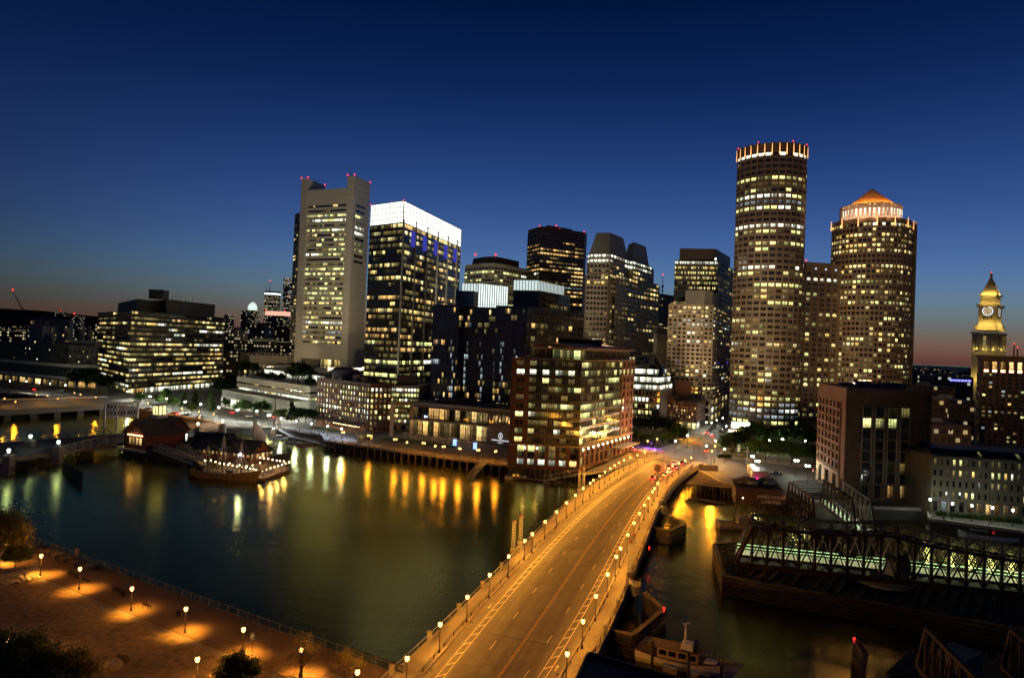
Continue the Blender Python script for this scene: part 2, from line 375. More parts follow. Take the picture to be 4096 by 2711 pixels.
# ================================================================ setting: water, land, streets
M = {}
M['asphalt'] = pm('asphalt', (.055, .052, .05), .75, .35, .12, bump=.05)
m, t, n, o = nodes('bridge_road_asphalt')                # worn deck: tyre tracks, joints and patches that follow the road
tcn = n('ShaderNodeTexCoord'); mpv = n('ShaderNodeMapping', {'Vector': tcn.outputs['UV'], 'Scale': (1.1, .012, 1)}); a = n('ShaderNodeTexNoise', {'Vector': mpv.outputs[0], 'Scale': 1.0, 'Detail': 4.0})
b = n('ShaderNodeTexNoise', {'Vector': tcn.outputs['UV'], 'Scale': .22, 'Detail': 7.0, 'Roughness': .7}); mpb = n('ShaderNodeMapping', {'Vector': tcn.outputs['UV'], 'Scale': (.19, .05, 1)}); vb_ = n('ShaderNodeTexVoronoi', {'Vector': mpb.outputs[0], 'Scale': 1.0}, distance='CHEBYCHEV')
r1 = n('ShaderNodeMapRange', {0: a.outputs[0], 1: .3, 2: .7, 3: .62, 4: 1.3}); r2 = n('ShaderNodeMapRange', {0: b.outputs[0], 1: .3, 2: .7, 3: .7, 4: 1.25}); sp_ = n('ShaderNodeSeparateColor', {0: vb_.outputs['Color']}); r3 = n('ShaderNodeMapRange', {0: sp_.outputs[0], 3: .78, 4: 1.12})
mm1 = n('ShaderNodeMath', {0: r1.outputs[0], 1: r2.outputs[0]}, operation='MULTIPLY'); mm2 = n('ShaderNodeMath', {0: mm1.outputs[0], 1: r3.outputs[0]}, operation='MULTIPLY'); sc = n('ShaderNodeVectorMath', {0: (.105, .095, .083), 'Scale': mm2.outputs[0]}, operation='SCALE')
p = n('ShaderNodeBsdfPrincipled', {'Base Color': sc.outputs[0], 'Roughness': .62}); t.links.new(p.outputs[0], o.inputs[0]); M['deck'] = m
M['walk'] = pm('concrete_pavement', (.20, .185, .165), .85, .2, .15, fine=2.5)
M['conc'] = pm('concrete', (.26, .245, .22), .85, .25, .2)
M['concd'] = pm('dark_concrete', (.11, .10, .09), .85, .3, .2)
M['white'] = pm('white_paint', (.72, .72, .68), .6, .12, .5)
M['roadpaint'] = pm('worn_road_paint', (.62, .55, .40), .7, .4, .8)
M['yellowpaint'] = pm('yellow_road_paint', (.55, .33, .05), .7, .35, .8)
M['timber'] = pm('weathered_timber', (.085, .062, .042), .9, .45, .5, streak=True)
M['timberd'] = pm('tarred_timber', (.028, .02, .015), .85, .4, .5)
M['plank'] = pm('boardwalk_plank', (.16, .115, .075), .85, .35, .3, fine=4)
M['dirt'] = pm('trodden_sand', (.25, .195, .115), .95, .55, .10, fine=.9, bump=.3)
M['grass'] = pm('lawn', (.05, .10, .025), .95, .45, .3, fine=2)
M['soil'] = pm('planting_bed', (.06, .075, .03), .95, .45, .3, fine=2)
M['iron'] = pm('black_iron', (.022, .021, .02), .5, .3, .8, metal=.4)
M['steel'] = pm('galvanised_steel', (.34, .35, .36), .5, .2, .8, metal=.5)
M['rust'] = pm('rusty_steel', (.10, .032, .018), .8, .5, .7)
M['bluefence'] = pm('blue_grey_paint', (.10, .12, .17), .5, .2, .8)
M['granite'] = pm('granite', (.30, .27, .23), .8, .25, .6)
m, t, n, o = nodes('channel_water')                     # dark water, smeared small ripples
tcn = n('ShaderNodeTexCoord')
mp = n('ShaderNodeMapping', {'Vector': tcn.outputs['Object'], 'Scale': (.10, .22, 1), 'Rotation': (0, 0, .3)})
n1 = n('ShaderNodeTexNoise', {'Vector': mp.outputs[0], 'Scale': 1.0, 'Detail': 4.0, 'Roughness': .55})
mp2 = n('ShaderNodeMapping', {'Vector': tcn.outputs['Object'], 'Scale': (.9, 1.8, 1), 'Rotation': (0, 0, -.2)})
n2 = n('ShaderNodeTexNoise', {'Vector': mp2.outputs[0], 'Scale': 1.0, 'Detail': 3.0})
mp3 = n('ShaderNodeMapping', {'Vector': tcn.outputs['Object'], 'Scale': (.012, .03, 1), 'Rotation': (0, 0, .45)})
n3 = n('ShaderNodeTexNoise', {'Vector': mp3.outputs[0], 'Scale': 1.0, 'Detail': 1.5})
b1 = n('ShaderNodeBump', {'Height': n1.outputs[0], 'Strength': .05, 'Distance': 1.0})
b2 = n('ShaderNodeBump', {'Height': n2.outputs[0], 'Strength': .05, 'Distance': .25, 'Normal': b1.outputs[0]})
rg = n('ShaderNodeMapRange', {0: n3.outputs[0], 1: .3, 2: .7, 3: .16, 4: .26})
df = n('ShaderNodeBsdfDiffuse', {'Color': (.009, .010, .004, 1)})         # silty harbour water
gl = n('ShaderNodeBsdfGlossy', {'Color': (1, .92, .36, 1), 'Roughness': rg.outputs[0], 'Normal': b2.outputs[0]})
fr = n('ShaderNodeFresnel', {'IOR': 1.36, 'Normal': b2.outputs[0]}); f2 = n('ShaderNodeMath', {0: fr.outputs[0], 1: 1.42}, operation='MULTIPLY', use_clamp=True)
pr = n('ShaderNodeMixShader', {0: f2.outputs[0], 1: df.outputs[0], 2: gl.outputs[0]})
t.links.new(pr.outputs[0], o.inputs[0]); M['water'] = m
WZ = -4.0
mb = MB(); mb.face([(-12000, -2000, WZ), (12000, -2000, WZ), (12000, 26000, WZ), (-12000, 26000, WZ)])
mb.build('water', M['water'], kind='structure')
# land on the far bank: one sheet to the horizon with a stone quay wall along the channel
def G(*a): return [gp(*q) for q in a]
shore = G((415, 1612), (549, 1629), (670, 1654), (848, 1683), (906, 1707), (1092, 1703), (1200, 1722), (1290, 1737), (1525, 1752), (1900, 1790), (2029, 1812), (2250, 1835)) + \
        [Vector((50, 285, 0)), Vector((66, 292, 0)), Vector((82, 282, 0))] + G((2800, 1880), (2880, 1925), (2960, 1940), (3143, 1985), (3365, 2020), (3712, 2033), (3722, 2072), (4096, 2122))
shore = [Vector((-900, 640, 0)), Vector((-330, 470, 0))] + shore + [Vector((230, 172, 0)), Vector((1500, 120, 0))]
ring = [(p.x, p.y) for p in shore] + [(9000, 2500), (6000, 20000), (-11000, 20000), (-11000, 2000)]
mb = MB(); mb.prism(ring, WZ - .5, 0, bot=False); mb.build('ground', M['asphalt'], kind='structure')
mb = MB()
for a, b in zip(shore, shore[1:]):
    d = (b - a).normalized(); nn = Vector((d.y, -d.x, 0)); mb.beam(a + nn * .15 - Vector((0, 0, .3)), b + nn * .15 - Vector((0, 0, .3)), .9, .9)
mb.build('quay_kerb', M['granite'], kind='structure')
def sheet(name, pts, mat, z, kind='structure', th=None):
    m_ = MB()
    if th: m_.prism([(p[0], p[1]) for p in pts], z - th, z, bot=False)
    else: m_.face([(p[0], p[1], z) for p in pts])
    return m_.build(name, mat, kind=kind)
# greenway blocks and plazas as raised pavements
def GP(*a): return [(p.x, p.y) for p in G(*a)]
sheet('pavement', GP((2490, 1800), (2684, 1810), (2749, 1777), (2735, 1712), (2500, 1700)), M['walk'], .13, th=.13)
sheet('lawn', GP((2500, 1785), (2650, 1790), (2715, 1765), (2700, 1722), (2510, 1712)), M['soil'], .16, th=.03)
sheet('pavement', GP((2876, 1834), (2982, 1841), (3270, 1874), (3262, 1790), (3000, 1750), (2895, 1760)), M['walk'], .13, th=.13)
sheet('lawn', GP((2886, 1822), (2984, 1830), (3268, 1862), (3258, 1800), (3000, 1768), (2900, 1775)), M['soil'], .16, th=.03)
sheet('pavement', GP((2765, 1770), (2820, 1735), (2846, 1700), (2640, 1700), (2640, 1722)), M['walk'], .13, th=.13)
sheet('pavement', GP((1100, 1703), (1290, 1740), (1525, 1755), (2029, 1815), (2029, 1790), (1480, 1700), (1250, 1668), (1100, 1672)), M['walk'], .13, th=.13)
sheet('pavement', GP((940, 1650), (1100, 1672), (1250, 1668), (1262, 1640), (920, 1600)), M['walk'], .13, th=.13)
sheet('lawn', GP((1240, 1713), (1330, 1728), (1366, 1728), (1340, 1712), (1270, 1706)), M['grass'], .17, th=.04)
sheet('lawn', GP((1520, 1762), (1640, 1772), (1820, 1795), (1830, 1786), (1650, 1758), (1540, 1752)), M['grass'], .17, th=.04)
sheet('pavement', GP((400, 1590), (520, 1600), (860, 1655), (900, 1640), (880, 1585), (540, 1560)), M['walk'], .13, th=.13)
# ---------------------------------------------------------------- hills on the horizon
def hill(name, pts, Y, mat, label):
    top = [ap(px, py, Y) for px, py in pts]; m_ = MB(); back = Y + 900
    for a, b in zip(top, top[1:]):
        m_.face([(a.x, Y - 500, -4), (b.x, Y - 500, -4), b, a]); m_.face([a, b, (b.x, back, -4), (a.x, back, -4)])
    o_ = m_.build(name, mat, kind='structure'); return o_
HM = pm('wooded_hill', (.012, .012, .016), 1, .3, .002)
hill('hill', [(-500, 1290), (-300, 1240), (0, 1233), (80, 1238), (160, 1242), (240, 1250), (330, 1260), (420, 1268), (600, 1300), (760, 1322), (900, 1340), (1100, 1350)], 9000, HM, '')
hill('hill', [(3300, 1462), (3500, 1466), (3640, 1466), (3720, 1474), (3800, 1474), (3900, 1484), (4096, 1496), (4500, 1520)], 11000, HM, '')
# ---------------------------------------------------------------- near bank: park with boardwalk
PK = G((-200, 2062), (0, 2118), (56, 2137), (1000, 2477), (1610, 2697))
inner = [p for p in PK] + [Vector((-12, 70, 0)), Vector((-12, 40, 0)), Vector((-160, 40, 0)), Vector((-160, 170, 0))]
mb = MB(); mb.prism([(p.x, p.y) for p in inner], WZ - .5, -.02, bot=False); mb.build('park_ground', M['dirt'], kind='structure')
ba, bb = gp(56, 2137), gp(1610, 2697); bd = (bb - ba).normalized(); bn = Vector((bd.y, -bd.x, 0))     # along the fence, and inland
if bn.y > 0: bn = -bn
BL = (bb - ba).length
def bw(s_, t_, z=0): return ba + bd * s_ + bn * t_ + Vector((0, 0, z))
BWW = 9.6
bwk = MB(); bwk.face([bw(-60, 0, .03), bw(-60, BWW, .03), bw(BL + 6, BWW, .03), bw(BL + 6, 0, .03)])
bwo = bwk.build('boardwalk', M['timber'], kind='structure')
# planks run across the walk; those wide enough to see are laid one by one, the rest in one part
pls = [k for k in range(int((BL + 62) / .6))]
pm_ = {}
me_pl = MB(); me_pl.box((0, 0, 0), (.56, BWW - .1, .05)); plank0 = me_pl.build('plank', M['plank'], bwo)
rz_b = math.atan2(bd.y, bd.x); first = True
rest = MB(); cnt = 0
for k in reversed(pls):
    c = bw(-58 + k * .6, BWW / 2, .06)
    if cnt < 260:
        q = plank0 if first else plank0.copy()
        if not first: COL.objects.link(q)
        first = False; q.location = c + Vector((0, 0, RNG.uniform(-.008, .008))); q.rotation_euler = (0, 0, rz_b + RNG.uniform(-.003, .003)); cnt += 1
    else: rest.box(c, (.56, BWW - .1, .05), rz_b)
if rest.f: rest.build('far_planks', M['plank'], bwo, kind='stuff')
sheet('path', [(p.x, p.y) for p in (bw(-60, BWW + .1), bw(-60, BWW + 1.0), bw(BL + 6, BWW + 1.0), bw(BL + 6, BWW + .1))], M['walk'], .01)
# near-side city floor under the bridge head and roof (unseen ground to the right of the bridge stays water)
sheet('bridge_approach', [(-28, 92), (16, 99), (10, 55), (-40, 55)], M['asphalt'], -.06, th=4)
# ================================================================ the wide bridge
def poly3(c, lo=94, hi=283):
    def f(y):
        yy = min(max(y, lo), hi); v = ((c[0] * yy + c[1]) * yy + c[2]) * yy + c[3]; s_ = (3 * c[0] * yy + 2 * c[1]) * yy + c[2]
        return v + s_ * (y - yy)
    return f
fLR = poly3([4.6931139706690845e-06, -0.00206939574628985, 0.598657816002398, -56.2947032915492])
fLC = poly3([5.507993775540536e-07, 0.00031100000464365257, 0.18775761720373144, -30.84648573766288])
fRL = poly3([5.113546712903749e-06, -0.0024533341593725153, 0.6902058841042369, -38.6506960372351])
fRR = poly3([5.149818624801112e-06, -0.002403099804710682, 0.6731821651080511, -34.56829636284349])
fRC = lambda y: fRL(y) - .7
YS = [62 + 4 * k for k in range(57)]        # 62 .. 286
def strip(mb_, f0, f1, z, y0=62, y1=286, dy=4):
    y = y0
    while y < y1 - 1e-6:
        e = min(y + dy, y1); mb_.face([(f0(y), y, z), (f1(y), y, z), (f1(e), e, z), (f0(e), e, z)], [(f0(y) - fLC(y), y), (f1(y) - fLC(y), y), (f1(e) - fLC(e), e), (f0(e) - fLC(e), e)]); y = e
def wallstrip(mb_, f, z0, z1, y0=62, y1=286, flip=False, dy=4):
    y = y0
    while y < y1 - 1e-6:
        e = min(y + dy, y1); q = [(f(y), y, z0), (f(e), e, z0), (f(e), e, z1), (f(y), y, z1)]; mb_.face(q[::-1] if flip else q); y = e
brg = thing('road_bridge', 'wide lamp-lined road bridge curving across the channel', 'bridge', (0, 100, 0))
mb = MB(); strip(mb, fLC, fRC, 0.0); mb.build('road', M['deck'], brg)
for y in (106, 130.5, 155.5, 180.5, 205.5, 230.5, 255.5): mb = MB(); mb.face([(fLC(y), y + 3.4, .005), (fRC(y), y - 3.4, .005), (fRC(y), y - 3.15, .005), (fLC(y), y + 3.65, .005)]); mb.build('expansion_joint', M['iron'], brg)
for y in range(78, 270, 17):
    for f, s_ in ((fLC, .35), (fRC, -.35)): mb = MB(); mb.box((f(y) + s_, y, .004), (.5, .9, .012)); mb.build('drain_grate', M['iron'], brg)
for f0, f1, nm in ((fLR, fLC, 'l'), (fRC, fRR, 'r')):
    mb = MB(); strip(mb, f0, f1, .15); wallstrip(mb, f1 if nm == 'l' else f0, 0, .15, flip=nm == 'r'); mb.build('sidewalk', M['walk'], brg)
mb = MB(); wallstrip(mb, fLR, -1.9, .15, flip=True); wallstrip(mb, fRR, -1.9, .15); strip(mb, fRR, fLR, -1.9); mb.build('girder', M['concd'], brg)
for f in (fLC, fRC):
    mb = MB(); s_ = 1 if f is fLC else -1
    strip(mb, lambda y: f(y) - (.32 if s_ > 0 else 0), lambda y: f(y) + (0 if s_ > 0 else .32), .19); wallstrip(mb, f, .0, .19, flip=s_ < 0); mb.build('granite_kerb', M['granite'], brg)
# kerb guard rail between road and sidewalk
for f, off in ((fLC, -.45), (fRC, .55)):
    mb = MB()
    for y in YS[6:]:
        x = f(y) + off; mb.tube((x, y, .15), (x, y, .85), .06, 5)
        e = min(y + 4, 286); mb.tube((x, y, .78), (f(e) + off, e, .78), .045, 4); mb.tube((x, y, .48), (f(e) + off, e, .48), .03, 4)
    mb.build('guard_rail', M['iron'], brg)
# road markings
def dline(nm, f, w_, y0, y1, mat, on=None, off=None):
    y = y0
    while y < y1:
        e = min(y + (on or y1), y1); mb_ = MB(); strip(mb_, lambda q: f(q) - w_ / 2, lambda q: f(q) + w_ / 2, .006, y, e, 3); mb_.build(nm, mat, brg); y = e + (off or 1e9)
fmid = lambda y: fLC(y) + (fRC(y) - fLC(y)) * .555
dline('centre_line', lambda y: fmid(y) - .14, .1, 64, 272, M['yellowpaint']); dline('centre_line', lambda y: fmid(y) + .14, .1, 64, 272, M['yellowpaint'])
dline('lane_dash', lambda y: fLC(y) + (fRC(y) - fLC(y)) * .335, .13, 66, 262, M['roadpaint'], 3, 9)
dline('lane_dash', lambda y: fLC(y) + (fRC(y) - fLC(y)) * .745, .13, 69, 250, M['roadpaint'], 3, 9)
for fr_ in (.125, .875):
    wdt = 1.05
    for s_ in (-.5, .5): dline('bike_lane_line', lambda y: fLC(y) + (fRC(y) - fLC(y)) * fr_ + s_ * wdt, .13, 64, 262, M['roadpaint'])
    y = 66
    while y < 260:
        a = Vector((fLC(y) + (fRC(y) - fLC(y)) * fr_ - wdt / 2, y, .007)); e = y + .9; b = Vector((fLC(e) + (fRC(e) - fLC(e)) * fr_ + wdt / 2, e, .007))
        d = Vector((0, .13, 0)); mb = MB(); mb.face([a - d, b - d, b + d, a + d]); mb.build('bike_lane_rung', M['roadpaint'], brg); y += 3.4
def arrow(x, y, s_):
    mb_ = MB(); z = .008; P = [(-.12, -1), (.12, -1), (.12, .2), (.42, .2), (0, 1), (-.42, .2), (-.12, .2)]
    mb_.face([(x + p * .7 + q * s_ * .3, y + q * s_ * 1.0, z) for p, q in (P if s_ > 0 else [(-a, b) for a, b in P])]); mb_.build('arrow_marking', M['roadpaint'], brg)
arrow(fLC(119) + 1.1, 119, -1); arrow(fRC(97) - 1.1, 97, 1)
mb = MB(); mb.face([(fmid(262), 262, .007), (fRC(262), 262, .007), (fRC(262.6), 262.6, .007), (fmid(262.6), 262.6, .007)]); mb.build('stop_line', M['roadpaint'], brg)
# outer railings: stone pillars every 12 m, steel rail panels between
def railing(f, y0, y1, step, side):
    y = y0; k = 0
    while y <= y1:
        x = f(y); mb_ = MB(); mb_.box((x, y, .72), (.62, .62, 1.14)); mb_.box((x, y, 1.36), (.82, .82, .14)); mb_.prism([(x - .36, y - .36), (x + .36, y - .36), (x + .36, y + .36), (x - .36, y + .36)], 1.43, 1.6, scale_top=.3)
        mb_.build('rail_pillar', M['conc'], brg)
        e = min(y + step, y1)
        if e > y:
            pan = MB(); ns_ = 3
            for i in range(ns_):
                ya, yb = y + (e - y) * i / ns_, y + (e - y) * (i + 1) / ns_; a, b = Vector((f(ya), ya, 0)), Vector((f(yb), yb, 0))
                for z in (.25, 1.05, 1.18): pan.tube(a + Vector((0, 0, z)), b + Vector((0, 0, z)), .035, 4)
                if i: pan.tube(a + Vector((0, 0, .15)), a + Vector((0, 0, 1.25)), .055, 5)
                L_ = (b - a).length; nb = int(L_ / .45)
                for j in range(1, nb): q = a.lerp(b, j / nb); pan.tube(q + Vector((0, 0, .25)), q + Vector((0, 0, 1.05)), .014, 3, caps=False)
            pan.build('rail_panel', M['steel'] if side < 0 else M['iron'], brg)
        y += step
railing(lambda y: fLR(y) + .3, 70, 275, 11.4, -1); railing(lambda y: fRR(y) - .3, 75, 272, 11.4, 1)
# obelisk lantern towers and look-out balconies at the two main piers
def obelisk(x, y, label, lit=False):
    o_ = thing('lattice_pylon', label, 'pylon', (x, y, .15), 'bridge pylons')
    mb_ = MB(); mb_.box((x, y, .75), (1.15, 1.15, 1.2)); mb_.box((x, y, 1.4), (1.3, 1.3, .14)); mb_.build('plinth', M['conc'], o_)
    mb_ = MB()
    for sx_ in (-.36, .36):
        for sy_ in (-.36, .36): mb_.tube((x + sx_, y + sy_, 1.4), (x + sx_ * .8, y + sy_ * .8, 7.2), .07, 4)
    for k in range(9):
        z = 1.8 + k * .64; r = .36 - .008 * k
        for (a, b) in (((-r, -r), (r, r)), ((r, -r), (-r, r))):
            for q in (((a[0], a[1]), (b[0], a[1])), ((b[0], a[1]), (b[0], b[1]))): mb_.tube((x + q[0][0], y + q[0][1], z), (x + q[1][0], y + q[1][1], z + .5), .025, 3)
        mb_.box((x, y, z), (.2, .2, .4))
    mb_.build('lattice_shaft', M['steel'], o_)
    mb_ = MB(); mb_.prism([(x - .5, y - .5), (x + .5, y - .5), (x + .5, y + .5), (x - .5, y + .5)], 7.2, 7.35); mb_.prism([(x - .46, y - .46), (x + .46, y - .46), (x + .46, y + .46), (x - .46, y + .46)], 7.35, 7.9, scale_top=.1); mb_.build('cap', pm('copper_cap', (.32, .16, .09), .5, .3, 2), o_)
    return o_
obelisk(fLR(148) - .2, 148, 'latticed pylon on water-side railing, nearer of the tall pair')
obelisk(fLR(153.5) - .2, 153.5, 'latticed pylon on water-side railing, farther of the tall pair')
obelisk(fLR(214) - .2, 214, 'latticed pylon by railing opposite the brick office, nearer one')
obelisk(fLR(219) - .2, 219, 'latticed pylon by railing opposite the brick office, farther one')
obelisk(fRR(136) - .4, 136, 'latticed pylon beside balcony, the one close to the motor yacht')
obelisk(fRR(141.5) - .4, 141.5, 'latticed pylon just behind the pylon nearest the motor yacht')
obelisk(fRR(203) - .4, 203, 'latticed pylon beside the balcony toward the ruined pier, nearer')
obelisk(fRR(208.5) - .4, 208.5, 'latticed pylon beside the balcony toward the ruined pier, farther')
def balcony(y):
    x = fRR(y); mb_ = MB(); pts = [(x + 2.3 * math.cos(a * PI / 10 - PI / 2 + .25), y + 2.3 * math.sin(a * PI / 10 - PI / 2 + .25)) for a in range(11)]
    mb_.prism(pts, -.5, .16); mb_.prism(pts, -1.6, -.5, top=False, scale_top=1.0); mb_.build('balcony', M['conc'], brg)
    mb_ = MB()
    for a, b in zip(pts, pts[1:]):
        for z in (.4, .8, 1.2): mb_.tube((*a, z), (*b, z), .04, 4)
        mb_.tube((*a, .15), (*a, 1.25), .04, 4)
    mb_.build('balcony_rail', M['iron'], brg)
balcony(133); balcony(200)
for i, y in enumerate((118, 143, 168, 193, 218, 243)):
    mb = MB(); c, s_ = (fLR(y) + fRR(y)) / 2, (fRR(y) - fLR(y)); a = Vector((fLR(y) + 1.5, y + 3, 0)); b = Vector((fRR(y) - 1.5, y - 3, 0))
    mb.beam(a + Vector((0, 0, -2.5)), b + Vector((0, 0, -2.5)), 2.2, 1.2)
    for k in range(5): q = a.lerp(b, k / 4); mb.tube((q.x, q.y, WZ - 1), (q.x, q.y, -2.5), .8, 8)
    mb.build('pier', M['concd'], brg)
# timber fenders beside the piers
def fender(label, pts, z1, nw=5, wall_d=.35, name='timber_fender'):
    P = [Vector((p[0], p[1], 0)) for p in pts]; o_ = thing(name, label, 'fender', (P[0].x, P[0].y, WZ), 'timber fenders in the channel')
    for a, b in zip(P, P[1:]):
        L_ = (b - a).length; k = max(1, int(L_ / 3.0)); d = (b - a).normalized(); nn = Vector((-d.y, d.x, 0)) * .28
        for i in range(k + 1): q = a.lerp(b, i / k); mbq = MB(); mbq.tube((q.x, q.y, WZ - 1), (q.x, q.y, z1 + .25), .2, 6); mbq.build('pile', M['timberd'], o_)
        for w_ in range(nw):
            z = WZ + .25 + (z1 - WZ - .35) * w_ / max(1, nw - 1); mbq = MB(); mbq.beam(a - nn + Vector((0, 0, z)), b - nn + Vector((0, 0, z)), .25, .42); mbq.build('wale', M['timberd'], o_)
        mbq = MB(); mbq.beam(a + Vector((0, 0, z1 + .3)), b + Vector((0, 0, z1 + .3)), .9, .14); mbq.build('cap_plank', M['timber'], o_)
    return o_
fz = -.6
fender('pointed timber fender under the bridge beside the motor yacht', [gp(2430, 2520, fz), gp(2530, 2545, fz), gp(2656, 2440, fz), gp(2575, 2375, fz)], fz, 6)
fender('pointed timber fender under the bridge in mid channel', [gp(2610, 2110, fz), gp(2680, 2125, fz), gp(2740, 2098, fz), gp(2680, 2065, fz)], fz, 6)
# ================================================================ lamps
LAMPS = []
def lamp_light(parent, pos, power, col, rad=.5):
    l = bpy.data.lights.new('lamp_light', 'POINT'); l.energy = power; l.color = col; l.shadow_soft_size = rad
    o_ = bpy.data.objects.new('lamp_light', l); COL.objects.link(o_); o_.parent = parent; o_.location = Vector(pos) - wpos(parent); return o_
ORANGE, WHITE, GREENW, COOL = (1, .375, .034), (.95, 1, .80), (.80, 1, .62), (.62, .78, 1)
EMO = em('sodium_globe', (1, .52, .13), 6); EMW = em('white_globe', (.96, 1, .84), 18); EMC = em('cool_globe', (.75, .85, 1), 22); EMR = em('red_beacon', (1, .02, .015), 4)
EMP = em('warm_bulb', (1, .72, .36), 16)
def make_lamp(h, mat, kind):
    """template at the origin: base, post, globe, cap (kind: acorn | twin | cobra)"""
    o_ = thing('street_lamp', 'x', 'lamp', (0, 0, 0))
    mb_ = MB(); mb_.lathe((0, 0, 0), [(.24, 0), (.26, .08), (.2, .2), (.17, .55), (.1, .7)], 8); mb_.build('lamp_base', M['iron'], o_)
    mb_ = MB(); mb_.lathe((0, 0, 0), [(.075, .65), (.055, h - .45)], 7); mb_.build('lamp_post', M['iron'], o_)
    r = .30 if h < 6 else .34
    if kind == 'twin':
        mb_ = MB(); mb_.beam((-.55, 0, h - .4), (.55, 0, h - .4), .06, .08); mb_.build('lamp_arm', M['iron'], o_); xs = (-.5, .5)
    elif kind == 'cobra':
        mb_ = MB(); mb_.tube((0, 0, h - .45), (.2, 0, h), .05, 5); mb_.tube((.2, 0, h), (1.4, 0, h + .15), .045, 5); mb_.build('lamp_arm', M['iron'], o_); xs = (1.4,)
    else: xs = (0,)
    for x in xs:
        mb_ = MB(); mb_.lathe((x, 0, h), [(.10, -.42), (r * .75, -.3), (r, -.05), (r * .95, .12), (r * .55, .3)], 9); mb_.build('lamp_globe', mat, o_, smooth=True)
        mb_ = MB(); mb_.lathe((x, 0, h), [(r * .62, .3), (r * .4, .42), (.05, .5), (.03, .68)], 8); mb_.build('lamp_cap', M['iron'], o_)
    remember(o_); return o_
LT = {}
def lamp(px, py, h, kind, color, power, label, group, pos=None, mat=None, lit=True, rz=0):
    mt = {'O': EMO, 'W': EMW, 'C': EMC}[color]; k = (h, color, kind); p = pos if pos is not None else gp(px, py, h); p = Vector((p[0], p[1], 0))
    if k not in LT: o_ = make_lamp(h, mt, kind); LT[k] = o_; o_.location = p; o_.rotation_euler = (0, 0, rz); new = o_
    else: new = copy_tree(LT[k], p, rz)
    new['label'] = label; new['group'] = group; WPOS[new.name] = p.copy()
    if lit: lamp_light(new, p + Vector((0, 0, h + (.0 if kind != 'cobra' else -.4))), power, {'O': ORANGE, 'W': WHITE, 'C': COOL}[color], .48)
    LAMPS.append(new); return new
BP = 4500
LL = [(1629, 2630), (1761, 2494), (1870, 2385), (1959, 2297), (2035, 2223), (2099, 2161), (2130, 2134), (2181, 2085), (2227, 2045), (2267, 2009), (2302, 1979), (2333, 1952), (2361, 1931), (2374, 1919), (2399, 1902), (2420, 1886), (2441, 1872), (2459, 1860), (2476, 1849), (2496, 1838), (2521, 1829), (2550, 1819), (2579, 1809)]
for i, (a, b) in enumerate(LL): lamp(a, b, 4.3, 'acorn', 'O', BP, 'sodium globe lamp on the bridge kerb above open water, %s from the park end' % ORD[i + 1], 'lamps on the wide bridge')
RLm = [(2269, 2612), (2332, 2482), (2384, 2381), (2431, 2295), (2465, 2224), (2482, 2191), (2511, 2137), (2536, 2090), (2558, 2052), (2578, 2018), (2595, 1990), (2610, 1965), (2618, 1952), (2631, 1932), (2643, 1915), (2654, 1900), (2669, 1885), (2674, 1873), (2691, 1861), (2716, 1851), (2741, 1840), (2765, 1829)]
for i, (a, b) in enumerate(RLm): lamp(a, b, 4.3, 'acorn', 'O', BP, 'sodium lamp on the bridge kerb nearer the truss bridge, %s from the dark roof' % ORD[i + 1], 'lamps on the wide bridge')
for i, (a, b) in enumerate([(25, 2170), (165, 2221), (320, 2273), (528, 2352), (744, 2433), (974, 2515), (1205, 2596), (1430, 2685), (790, 2634), (290, 2677), (28, 2563)]):
    pl_ = lamp(a, b, 3.7, 'acorn', 'O', 1100 if 0 < i < 9 else 4000, 'park lamp %s' % ('at boardwalk edge, %s counted from the light tree' % ORD[i + 1] if i < 8 else ['beside the round bush, alone on the sand', 'buried in the pale lit tree crown', 'half hidden in the dark tree'][i - 8]), 'park lamps')
    l = bpy.data.lights.new('lamp_pool', 'SPOT'); l.energy = 4200; l.color = ORANGE; l.spot_size = math.radians(118); l.spot_blend = 1.0; l.shadow_soft_size = .12; q = bpy.data.objects.new('lamp_pool', l); COL.objects.link(q); q.parent = pl_; q.location = (.34, 0, 3.1)
# ================================================================ towers and blocks on the far bank
C = {}
C['tan'] = pm('tan_concrete', (.40, .345, .27), .8, .12, .08)
C['alum'] = pm('aluminium_cladding', (.42, .40, .35), .45, .08, .05, metal=.2)
C['brown'] = pm('brown_granite', (.13, .088, .056), .6, .2, .08)
C['browndk'] = pm('dark_bronze', (.040, .026, .02), .5, .2, .1)
C['pink'] = pm('pink_granite', (.165, .108, .068), .6, .2, .08)
C['beige'] = pm('beige_stone', (.42, .36, .27), .8, .12, .08)
C['cream'] = pm('cream_panel', (.50, .46, .36), .8, .1, .08)
C['black'] = pm('black_cladding', (.012, .012, .012), .4, .2, .1)
C['navy'] = pm('navy_cladding', (.028, .044, .092), .35, .2, .1)
C['roof'] = pm('roof_gravel', (.05, .048, .045), .95, .3, .2)
C['mech'] = pm('grey_plant', (.13, .125, .12), .7, .25, .2)
C['metal'] = pm('grey_metal', (.22, .22, .21), .5, .15, .1, metal=.3)
C['brick'] = brick('red_brick', (.115, .034, .018), (.088, .027, .015), (.14, .10, .08))
C['brickd'] = brick('brown_brick', (.13, .062, .034), (.10, .048, .028), (.09, .07, .05))
C['slate'] = pm('dark_slate', (.035, .038, .045), .6, .3, .4)
C['green'] = pm('olive_cladding', (.045, .048, .032), .7, .2, .08)
for _k in ('conc', 'concd', 'white'): C[_k] = M[_k]
def beacon(p, name='beacon', label=None, parent=None, r=.5, mat=None):
    r *= .62; m_ = MB(); p = Vector(p); m_.lathe(p, [(r * .3, 0), (r * .3, r), (r, r * 1.4), (r, r * 2.2), (r * .4, r * 2.8)], 7); return m_.build('beacon', mat or EMR, parent)
